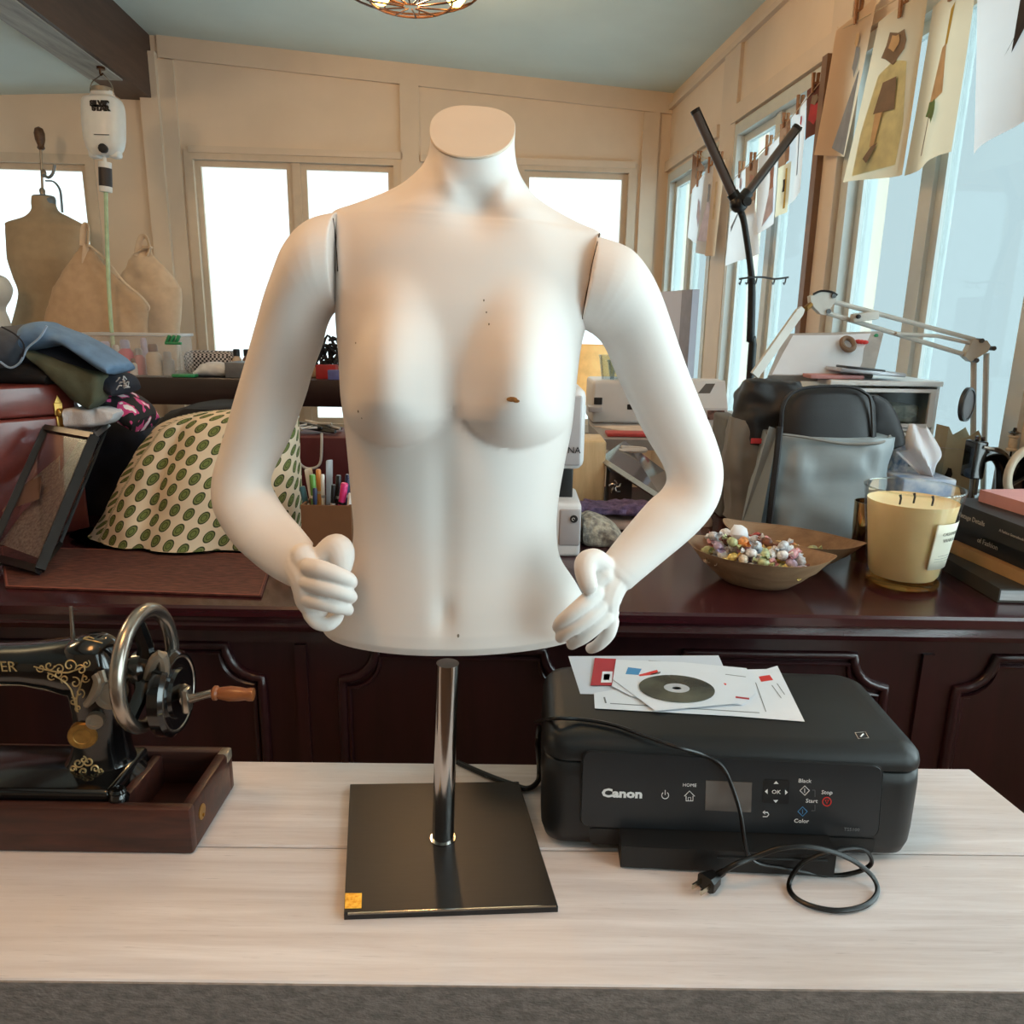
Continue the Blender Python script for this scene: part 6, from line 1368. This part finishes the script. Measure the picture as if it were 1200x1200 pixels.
mb = MB(); mb.lathe([(rb*.86, 0), (rb*1.0, .004), (rb*1.0, .010), (rb*.9, .014)], k0, n=48); mb.build('glass_foot', m_amb, gl_)  # amber tint paints a gold-brown reflection into the clear glass foot
wh = kh*.87; rw = rb+(rt-rb)*.85
mb = MB(); mb.lathe([(rb*.88, .016), (rb-.003, .022), (rw-.0042, wh), (rw-.008, wh-.003), (rw*.6, wh-.006), (.001, wh-.007)], k0, n=48); wx = mb.build('wax', m_wax, cn_)
for (dx, dy) in ((-.026, -.01), (.004, .004), (.024, -.016)):
    mb = MB(); mb.tube([k0+Vector((dx, dy, wh-.008)), k0+Vector((dx+.001, dy, wh+.004)), k0+Vector((dx-.001, dy, wh+.010))], [.0016, .0017, .0022], 6); mb.build('wick', m_dk, wx)
def ksurf(a_, z, off): r_ = rb+(rt-rb)*((z-.018)/(kh-.018)); return k0+Vector((math.sin(a_)*(r_+off), -math.cos(a_)*(r_+off), z))
a0, a1, lz0, lz1 = R(6), R(60), kh*.25, kh*.72
mb = MB(); mb.grid(lambda u, v: ksurf(a0+(a1-a0)*u, lz0+(lz1-lz0)*v, .0008), 20, 4); lb_ = mb.build('paper_label', m_lb, cn_, solid=.0003)
def ktext(s, zc, h):
    tm = text(s, (0, 0, 0), h/.7, (1, 0, 0), (0, 0, 1), None, off=0)
    am = (a0+a1)/2+R(1); r_ = rb+(rt-rb)*(zc/kh)
    tm.v = [ksurf(am+v.x/r_, zc+v.z, .0014-v.y) for v in tm.v]; tm.build('label_print', m_lt, lb_, recalc=False, smooth=0)
ktext('CASHMERE', lz0+(lz1-lz0)*.78, .0056); ktext('VANILLA', lz0+(lz1-lz0)*.64, .0056)
for i, (f_, w_) in enumerate(((.30, .5), (.24, .7), (.18, .7))):
    mb = MB(); mb.tube([ksurf((a0+a1)/2+(u-.5)*w_*(a1-a0), lz0+(lz1-lz0)*f_, .0012) for u in [j/8 for j in range(9)]], .0004, 4); mb.build('label_line', m_lt, lb_)
# gold tumbler
m_gmir = mat('mirrored gold', (206, 176, 130), .12, 1, var=.15, scale=14)
g0_ = Z(1020, 660, CZ); g0_.y += .02; gr_ = 20*mpp(g0_); gh_ = V(1020, 588, g0_.y).z-CZ
mb = MB(); mb.lathe([(gr_*.8, 0), (gr_*.85, .003), (gr_, gh_), (gr_*.95, gh_), (gr_*.8, .006), (.001, .005)], (g0_.x, g0_.y, CZ+.0005), n=36); solo(mb, 'gold_tumbler', m_gmir, 'mirrored gold tumbler half hidden behind the candle', 'tumbler')
# ================================================================== BOOKS
def book(x0, x1, y0, y1, z0, z1, rot, cm, pm, label, ttl=(), spine_m=None):
    M_ = Rz(rot); c = Vector(((x0+x1)/2, (y0+y1)/2, 0)); o = Vector((x0, y1, 0))
    P_ = lambda x, y, z: o + M_ @ (Vector((x, y, 0))-o) + Vector((0, 0, z))
    th_ = thing('book', label, 'book', P_((x0+x1)/2, (y0+y1)/2, z0), 'books stacked at the right end of the counter'); t_ = .0025
    mb = MB()
    for (a_, b_, c_, d_, e_, f_) in ((x0, x1, y0, y1, z0, z0+t_), (x0, x1, y0, y1, z1-t_, z1), (x0, x0+t_, y0, y1, z0+t_, z1-t_)):
        mb.hexa([P_(a_, c_, e_), P_(b_, c_, e_), P_(b_, d_, e_), P_(a_, d_, e_), P_(a_, c_, f_), P_(b_, c_, f_), P_(b_, d_, f_), P_(a_, d_, f_)])
    cv = mb.build('cover', cm, th_, smooth=0)
    mb = MB(); g_ = .004; mb.hexa([P_(x0+t_, y0+g_, z0+t_), P_(x1-g_, y0+g_, z0+t_), P_(x1-g_, y1-g_, z0+t_), P_(x0+t_, y1-g_, z0+t_), P_(x0+t_, y0+g_, z1-t_), P_(x1-g_, y0+g_, z1-t_), P_(x1-g_, y1-g_, z1-t_), P_(x0+t_, y1-g_, z1-t_)]); mb.build('pages', pm, th_, smooth=0)
    for (s, f_, h, m_, al) in ttl: text(s, P_(x0, y1+(y0-y1)*f_, (z0+z1)/2), h/.7, M_ @ Vector((0, -1, 0)), (0, 0, 1), m_, 'spine_title', cv, align=al, off=.0005)
    return th_
m_bkb = mat('black book cloth', (38, 36, 38), .55, var=.05); m_bkb2 = mat('soft black cover', (30, 29, 31), .5, var=.05); m_bkd = mat('charcoal brown cover', (56, 52, 48), .6, var=.08); m_bkt = mat('tan book board', (176, 134, 88), .65, var=.08); m_bkp = mat('pink book cloth', (196, 140, 138), .6, var=.06); m_pgs = mat('page edges', (196, 200, 204), .6, var=.1, scale=300, stretch=(.1, .1, 1)); m_ttl = mat('silver print', (180, 172, 166), .5)
def bx(px, py, z): q_ = Z(px, py, z); return q_
b1 = Z(1113, 652, CZ+.018); b1f = Z(1176, 694, CZ); 
book(.775, .99, 1.150, 1.345, CZ+.001, CZ+.024, R(-1), m_bkd, m_pgs, 'charcoal book with silver page edges at the bottom of the stack')
book(.80, 1.0, 1.145, 1.36, CZ+.0245, CZ+.044, R(6), m_bkt, m_pgs, 'tan book poking out below the black books')
book(.815, 1.0, 1.13, 1.385, CZ+.0445, CZ+.078, R(4), m_bkb2, m_pgs, 'black book with a handwritten silver title under the thicker black book', (('of Fashion', .42, .009, m_ttl, 'CENTER'),))
book(.80, 1.0, 1.15, 1.385, CZ+.0785, CZ+.118, R(3), m_bkb, m_pgs, 'thick black book titled Vintage Details in the stack', (('Vintage Details', .34, .0085, m_ttl, 'CENTER'), ('A Fashion Sourcebook', .78, .0045, m_ttl, 'CENTER')))
book(.845, 1.0, 1.15, 1.36, CZ+.1185, CZ+.140, R(8), m_bkp, m_pgs, 'pink book lying on top of the stack')
# ================================================================== BACK RIGHT: DRAWERS, BOARD, LAMPS
m_dw = mat('white drawer plastic', (224, 228, 230), .35, var=.01); m_clr = thin_glass('clear drawer front', (.80, .84, .84), .06, .1)
dY = 1.74; du = thing('drawer_unit', 'white plastic drawer unit with clear fronts behind the bag', 'drawers', (V(1045, 500, dY).x, dY+.09, CZ)); dzt = V(1040, 446, dY).z; xa, xb = V(968, 500, dY).x, V(1096, 500, dY).x
mb = MB(); t_ = .006
mb.rbox(((xa+xb)/2, dY+.09, dzt-.006), (xb-xa+.006, .19, .012), .003, 2)
for x in (xa+t_/2, xb-t_/2): mb.box((x, dY+.092, (CZ+dzt-.012)/2+.0005), (t_, .176, dzt-.012-CZ))
mb.box(((xa+xb)/2, dY+.178, (CZ+dzt-.012)/2), (xb-xa-.012, .004, dzt-.014-CZ)); nd = 3; dh = (dzt-.012-CZ)/nd
for i in range(1, nd): mb.box(((xa+xb)/2, dY+.09, CZ+dh*i), (xb-xa-.012, .17, .006))
mb.box(((xa+xb)/2, dY+.09, CZ+.003), (xb-xa-.012, .17, .005)); mb.build('drawer_frame', m_dw, du)
m_scrap = mat('scrap contents', (120, 124, 112), .8, scale=60, c2=(186, 180, 160))
for i in range(nd):
    z0, z1 = CZ+dh*i+.006, CZ+dh*(i+1)-.006; mb = MB(); w_ = xb-xa-.016
    for (c, s) in ((((xa+xb)/2, dY+.004, z0+.004), (w_, .006, .008)), (((xa+xb)/2, dY+.004, z1-.004), (w_, .006, .008)), ((xa+.014, dY+.004, (z0+z1)/2), (.012, .006, z1-z0-.016)), ((xb-.014, dY+.004, (z0+z1)/2), (.012, .006, z1-z0-.016))): mb.box(c, s)
    dr_ = mb.build('drawer', m_dw, du, smooth=0)
    mb = MB(); mb.box(((xa+xb)/2, dY+.005, (z0+z1)/2), (w_-.03, .002, z1-z0-.014)); mb.build('clear_front', m_clr, dr_, smooth=0)
    mb = MB(); mb.rbox(((xa+xb)/2, dY+.08, z0+dh*.28), (w_-.03, .10, dh*.45), .01, 2)
    for v in mb.v:
        if v.z > z0+dh*.3: v.z += .012*nz(v, 30, i)
    mb.build('contents', m_scrap, dr_)
# things on the drawers
q = [V(900, 446, 1.80), V(1022, 448, 1.80), V(1036, 388, 1.88), V(921, 391, 1.88)]
for p in q[:2]: p.z = dzt+.004
nn = (q[1]-q[0]).cross(q[3]-q[0]).normalized(); nn = nn if nn.y < 0 else -nn
m_lt2 = mat('taupe tray edge', (172, 164, 158), .5); lt_ = thing('white_board', 'white scratched board leaning against the window on the drawer unit', 'board', ((q[0]+q[1])/2))
mb = MB(); mb.prism(q, -nn*.02); mb.build('board_shell', m_lt2, lt_, smooth=0)
def bq(u, v): return (q[0]*(1-u)+q[1]*u)*(1-v)+(q[3]*(1-u)+q[2]*u)*v
mb = MB(); mb.prism([bq(.03, .02), bq(.84, .02), bq(.86, .3), bq(.84, .6), bq(.87, .95), bq(.5, .93), bq(.08, .95), bq(.05, .5)], nn*.001); mb.build('white_sheet', m_pw, lt_, smooth=0)
mb = MB(); p = bq(.93, .9); mb.lathe([(.005, 0), (.005, .002), (.0005, .003)], p, frame((1, 0, 0), (0, 0, 1)), 10); mb.build('screw', m_grn, lt_)
F3 = Matrix((Vector((1, 0, 0)), nn.cross(Vector((1, 0, 0))), nn)).transposed()
p = bq(.66, .66)+nn*.002; mb = MB(); mb.tube([p+F3 @ Vector((.014*math.cos(a_), .018*math.sin(a_), .008)) for a_ in [2*PI*i/20 for i in range(20)]], .006, 8, closed=True); solo(mb, 'tape_roll', m_tanp, 'tan roll of tape stuck on the white board', 'tape')
mb = MB()
for i in range(3): mb.ball(bq(.76+.035*i, .74-.01*i)+nn*.006, (.009, .005, .005), n=8)
solo(mb, 'red_bow', m_red, 'small red bow beside the tape roll', 'ribbon')
m_tabl = mat('dark tablet shell', (44, 46, 50), .35); m_silv = mat('silver tablet back', (176, 180, 188), .3, .4)
zt_ = dzt+.0005
mb = MB(); a_, b_ = V(946, 446, dY+.03), V(1008, 446, dY+.03); mb.rbox(((a_.x+b_.x)/2, dY+.05, zt_+.005), (b_.x-a_.x, .08, .009), .002, 2); solo(mb, 'pink_notebook', m_bkp, 'thin pink notebook under the tablet on the drawer unit', 'notebook')
mb = MB(); a_, b_ = V(976, 440, dY+.03), V(1052, 440, dY+.03); mb.rbox(((a_.x+b_.x)/2, dY+.04, zt_+.017), (b_.x-a_.x, .10, .009), .003, 2, 0, Matrix.Rotation(R(4), 3, 'Y')); o = solo(mb, 'tablet', m_silv, 'silver tablet with a dark front lying on the drawer unit', 'tablet')
mb = MB(); mb.rbox(((a_.x*.62+b_.x*.38), dY+.02, zt_+.0245), ((b_.x-a_.x)*.6, .06, .005), .002, 2, 0, Matrix.Rotation(R(5), 3, 'Y')); mb.build('dark_cover', m_tabl, o)
# swing-arm lamp
m_tw = mat('pale grey enamel', (188, 188, 182), .4, var=.03); m_bolt = mat('steel bolt', (90, 92, 94), .35, .8); lY = 1.70
lm = thing('swing_arm_lamp', 'pale grey swing-arm desk lamp spanning the right window', 'lamp', (V(1145, 600, lY).x, lY, CZ))
def rod(pts, r, nm, m=m_tw, par=lm, n=8, flat=1, sub=0): mb = MB(); mb.tube([V(x, y, Y) for (x, y, Y) in pts], r, n, sub=sub, flat=flat); return mb.build(nm, m, par)
bp = V(1146, 600, lY); mb = MB(); mb.lathe([(.035, 0), (.035, .012), (.014, .018), (.012, .05)], (bp.x, bp.y, CZ+.0005)); mb.cyl((bp.x, bp.y, CZ+.04), V(1146, 575, lY), .011); mb.build('lamp_base', m_tw, lm)
rod(((1140, 580, lY), (1141, 422, lY)), .006, 'lower_rod'); rod(((1152, 580, lY), (1156, 414, lY)), .006, 'lower_rod')
rod(((1142, 398, lY), (960, 349, lY)), .005, 'upper_rod'); rod(((1132, 416, lY), (960, 364, lY)), .005, 'upper_rod'); rod(((1050, 391, lY-.006), (1100, 394, lY-.006), (1136, 402, lY-.006)), .004, 'spring')
mb = MB(); mb.prism([V(x, y, lY-.012) for (x, y) in ((1131, 418), (1138, 424), (1158, 412), (1161, 405), (1157, 399), (1141, 397))], (0, .02, 0)); kn = mb.build('elbow_plate', m_tw, lm, smooth=0)
for (x, y) in ((1146, 399), (1160, 408), (1140, 422)): mb = MB(); p = V(x, y, lY); mb.cyl(p+Vector((0, -.016, 0)), p+Vector((0, .012, 0)), .005, n=10); mb.build('bolt', m_bolt, kn)
mb = MB(); mb.prism([V(x, y, lY-.012) for (x, y) in ((950, 347), (963, 341), (981, 344), (980, 352), (968, 369), (962, 368), (951, 357))], (0, .02, 0)); kn = mb.build('head_bracket', m_tw, lm, smooth=0)
mb = MB(); mb.tube([V(953, 345, lY-.014), V(962, 341, lY-.014), V(974, 342, lY-.014), V(981, 346, lY-.014)], .0025, 6, sub=3); mb.build('cable_clip', m_cordk, kn)
for (x, y) in ((974, 347), (968, 365)): mb = MB(); p = V(x, y, lY); mb.cyl(p+Vector((0, -.016, 0)), p+Vector((0, .012, 0)), .005, n=10); mb.build('bolt', m_bolt, kn)
mb = MB(); c_ = V(1013, 371, lY-.014); mb.rbox(c_, (30*mpp(c_), .02, 10*mpp(c_)), .003, 2, 0, Matrix.Rotation(R(-8) if False else R(9)*-1, 3, 'Y')); sb_ = mb.build('spring_block', m_tw, lm)
mb = MB(); p = V(1006, 371, lY-.026); mb.ball(p, (.006, .004, .005), n=8); mb.build('block_hole', m_dk, sb_)
rod(((950, 357, lY-.01), (944, 362, lY-.02)), .006, 'swivel', m_gold if False else m_brass)
mb = MB(); a_, b_ = V(940, 361, lY-.02), V(884, 440, lY-.10); d_ = (b_-a_).normalized(); s_ = d_.cross(Vector((0, 1, 0))).normalized()
mb.ring([[a_+d_*t+s_*(w_*sx)+Vector((0, 1, 0))*(.007*sy) for (sx, sy) in ((-1, -1), (1, -1), (1, 1), (-1, 1))] for (t, w_) in ((0, .005), (.012, .0085), ((b_-a_).length, .0085))]); mb.build('light_bar', m_tw, lm, smooth=0)
mm = V(1133, 474, lY-.03); F3 = frame(Vector((1, .85, 0)), (0, 0, 1)); mi_ = thing('round_mirror', 'small round dark-rimmed mirror clipped to the lamp rod', 'mirror', mm)
mb = MB(); r_ = 20*mpp(mm); mb.lathe([(r_, -.004), (r_, .004), (r_*.86, .005), (r_*.84, .002), (.001, .002)], mm, F3, 32); mb.build('mirror_rim', m_bolt, mi_)
mb = MB(); mb.lathe([(r_*.84, .003), (.001, .0032)], mm, F3, 32); mb.build('mirror_glass', mat('dim mirror', (104, 92, 92), .4, .5), mi_)
mb = MB(); mb.tube([mm, mm+Vector((.0, .012, 0)), V(1141, 474, lY-.002)], .003, 6); mb.build('clip', m_bolt, mi_)
# tissue box and tissue
xY = 1.56; m_tbx = mat('tissue box print', (206, 210, 216), .6, scale=24, c2=(120, 146, 186)); sbz = V(1075, 562, xY).z
tx = solo(vbox((1050, 562, 1122, 625), xY, .10, CZ, .004), 'tissue_box', m_tbx, 'pale patterned tissue box behind the candle', 'tissue box')
tq = [V(x, y, xY+dy) for (x, y, dy) in ((1090, 564, .04), (1068, 532, .05), (1052, 533, .05), (1064, 522, .05), (1062, 498, .06), (1084, 499, .05), (1096, 516, .04), (1101, 534, .05), (1092, 545, .045))]
mb = MB()
def tsurf(u, v):
    l_ = spline([V(1088, 566, xY+.05), V(1074, 545, xY+.045), V(1062, 522, xY+.05), V(1063, 497, xY+.07)], [0]*4, 6)[0]; r2 = spline([V(1094, 566, xY+.05), V(1095, 546, xY+.04), V(1101, 530, xY+.045), V(1086, 500, xY+.06)], [0]*4, 6)[0]
    i = min(int(v*(len(l_)-1)), len(l_)-1); p = l_[i]*(1-u)+r2[i]*u
    return p + Vector((0, -.016*math.sin(u*PI)*(1-.4*v)+.008*math.sin(u*9+v*4), .003*math.sin(u*7)))
mb.grid(tsurf, 14, 18); solo(mb, 'tissue', m_tis, 'white tissue standing up out of the tissue box', 'tissue', recalc=False, solid=.0008)
mb = MB()
def tsurf2(u, v):
    l_ = [V(1088, 566, xY+.05), V(1066, 545, xY+.05), V(1050, 530, xY+.06)]; r2 = [V(1092, 566, xY+.05), V(1082, 545, xY+.045), V(1066, 526, xY+.055)]
    k_ = v*2; i = min(int(k_), 1); f_ = k_-i; p = (l_[i]*(1-f_)+l_[i+1]*f_)*(1-u)+(r2[i]*(1-f_)+r2[i+1]*f_)*u; return p+Vector((0, .006*math.sin(u*6), 0))
mb.grid(tsurf2, 8, 12); mb.build('side_fold', m_tis, bpy.data.objects['tissue'], recalc=False, solid=.0008)
vbox((1042, 545, 1064, 590), 1.62, .03, CZ, .003).v
m_blb = mat('blue box print', (96, 136, 178), .5, scale=60, c2=(224, 228, 232)); solo(vbox((1040, 520, 1068, 600), 1.64, .05, CZ, .003), 'blue_carton', m_blb, 'blue and white carton left of the tissue', 'carton')
# paper bag with a dark bird
m_kr = mat('greenish beige paper', (170, 164, 138), .85, var=.06, bump=.2, bscale=60); pgY = 1.68
mb = MB(); a_, b_ = V(1097, 600, pgY), V(1138, 600, pgY); W_ = b_.x-a_.x; top = [498, 509, 513, 511, 507, 502, 513]
ptsx = [a_.x+W_*i/6 for i in range(7)]
fr = [Vector((ptsx[0], pgY, CZ+.001)), Vector((ptsx[6], pgY, CZ+.001))]+[Vector((ptsx[i], pgY, V(1100+7*i, top[i]+2, pgY).z)) for i in range(6, -1, -1)]
bkp = [p+Vector((0, .05, 0)) for p in fr]; n_ = len(fr)
mb.add(fr+bkp, [tuple(range(n_)), tuple(range(n_, 2*n_))]+[(i, (i+1) % n_, n_+(i+1) % n_, n_+i) for i in (n_-1, 0, 1)])
pbag = solo(mb, 'paper_bag', m_kr, 'crumpled beige paper bag with a small black bird print', 'bag', smooth=0, solid=.001)
mb = MB(); mb.prism([V(x, y, pgY-.0012) for (x, y) in ((1105, 560), (1109, 553), (1111, 548), (1115, 549), (1116, 556), (1113, 562), (1109, 562))], (0, -.0006, 0)); mb.build('bird_print', m_ink, pbag, smooth=0)
mb = MB(); mb.tube([V(1099, 524, pgY-.002), V(1118, 526, pgY-.002), V(1137, 527, pgY-.002)], .0006, 4); mb.build('crease_line', m_lt2, pbag)
# small black sewing machine
sY2 = 1.58; sm2 = thing('toy_sewing_machine', 'small black antique sewing machine with a cream wheel and thread spool', 'sewing machine', (V(1170, 600, sY2).x, sY2, CZ))
mb = vbox((1137, 518, 1160, 562), sY2-.02, .04, None, .004); 
mb.tube([V(1150, 535, sY2), V(1160, 532, sY2), V(1170, 535, sY2), V(1177, 550, sY2), V(1178, 596, sY2)], [.015, .015, .016, .016, .02], 12, sub=4); bdy = mb.build('machine_body', m_sb, sm2)
vbox((1126, 590, 1215, 608), sY2-.05, .10, CZ+.0005, .005).build('machine_bed', m_sb, sm2)
mb = MB()
for (x, y0_, y1_) in ((1145, 519, 511), (1152, 519, 512)): mb.cyl(V(x, y0_, sY2), V(x, y1_, sY2), .004, n=8)
mb.build('tension_screws', m_sb, bdy)
mb = MB(); mb.cyl(V(1139, 560, sY2), V(1137, 586, sY2), .004, n=8); mb.cyl(V(1146, 560, sY2), V(1143, 580, sY2), .003, n=8); mb.cyl(V(1137, 586, sY2), V(1136, 590, sY2), .008, n=8); mb.build('needle_bar', m_nick, sm2)
mb = MB(); mb.cyl(V(1152, 524, sY2-.02), V(1164, 527, sY2-.02), .004, n=8); mb.build('lever', m_nick, bdy)
wc = V(1205, 556, sY2-.045); wr = 31*mpp(wc); F3 = frame(Vector((.95, .3, 0)), (0, 0, 1)); mb = MB(); mb.tube([wc+F3 @ Vector((wr*math.cos(2*PI*i/36), wr*math.sin(2*PI*i/36), 0)) for i in range(36)], .0085, 10, closed=True); wl = mb.build('wheel_rim', mat('cream enamel', (206, 194, 174), .3, var=.05), sm2)
mb = MB()
for i in range(4): mb.tube([wc, wc+F3 @ Vector((wr*math.cos(i*PI/2+.4), wr*math.sin(i*PI/2+.4), 0))], .006, 8)
mb.lathe([(.013, -.012), (.015, .006), (.001, .009)], wc, F3, 16); mb.lathe([(wr*.93, -.005), (.001, -.005)], wc, F3, 28); mb.cyl(wc, V(1190, 552, sY2), .009, n=10); mb.build('wheel_spokes', m_sb, wl)
mb = MB(); p = V(1184, 535, sY2); mb.lathe([(.011, .0), (.011, .004), (.0075, .006), (.0085, .016), (.0075, .027), (.010, .029), (.010, .032)], p+Vector((0, 0, .012)), n=16); sp_ = mb.build('thread_spool', mat('cream thread', (196, 180, 156), .8, var=.1, scale=200), sm2)
mb = MB(); mb.cyl(p, p+Vector((0, 0, .055)), .002, n=8); mb.lathe([(.006, .046), (.013, .050), (.004, .054), (.003, .060)], p, n=8); mb.build('spool_pin', m_sb, sp_)
# black floor lamp with two light bars
pY2 = 2.30; m_led = mat('grey light bar', (84, 76, 74), .35, var=.04)
fl_ = thing('studio_floor_lamp', 'black floor lamp with two light bars spread in a V', 'lamp', (V(880, 700, pY2).x, pY2, 0)); px0 = V(879, 445, pY2)
mb = MB(); mb.tube([Vector((px0.x, pY2, .02)), px0, V(879.5, 400, pY2), V(881, 340, pY2), V(879, 310, pY2), V(872, 262, pY2), V(867, 245, pY2)], [.012, .012, .012, .011, .009, .009, .010], 10, sub=4); mb.lathe([(.13, 0), (.13, .02), (.02, .03)], (px0.x, pY2, 0)); mb.build('pole', m_cordk, fl_)
jt = V(866, 238, pY2); mb = MB(); mb.ball(jt, 11*mpp(jt), n=16); mb.cyl(jt, V(858, 226, pY2), .017, n=14); mb.cyl(jt, V(877, 225, pY2), .017, n=14); mb.cyl(jt+Vector((.015, -.02, 0)), jt+Vector((.015, -.032, 0)), .012, n=12); mb.build('joint', m_cordk, fl_)
for (x0_, y0_, x1_, y1_) in ((859, 228, 815, 130), (875, 228, 934, 150)):
    a_, b_ = V(x0_, y0_, pY2), V(x1_, y1_, pY2); mb = MB(); mb.tube([a_, b_], .0125, 14); lb2 = mb.build('light_bar', m_led, fl_); d_ = (b_-a_).normalized(); mb = MB(); mb.tube([b_-d_*.006, b_+d_*.004], .0135, 14); mb.tube([a_+Vector((.010, -.0085, 0)), b_+Vector((.010, -.0085, 0))], .0025, 6); mb.build('bar_edge', m_cordk, lb2)
hr_ = MB(); hr_.tube([V(866, 327, pY2-.01), V(880, 325, pY2-.015), V(895, 325, pY2-.01), V(908, 327, pY2-.01), V(924, 325, pY2-.01)], .003, 6, sub=3)
for x in (869, 877, 887, 908, 921): hr_.tube([V(x, 326, pY2-.011), V(x-1, 331, pY2-.013), V(x-2, 333, pY2-.02), V(x-3, 331, pY2-.022)], .0022, 5, sub=3)
hr_.build('hook_rail', m_bolt, fl_)
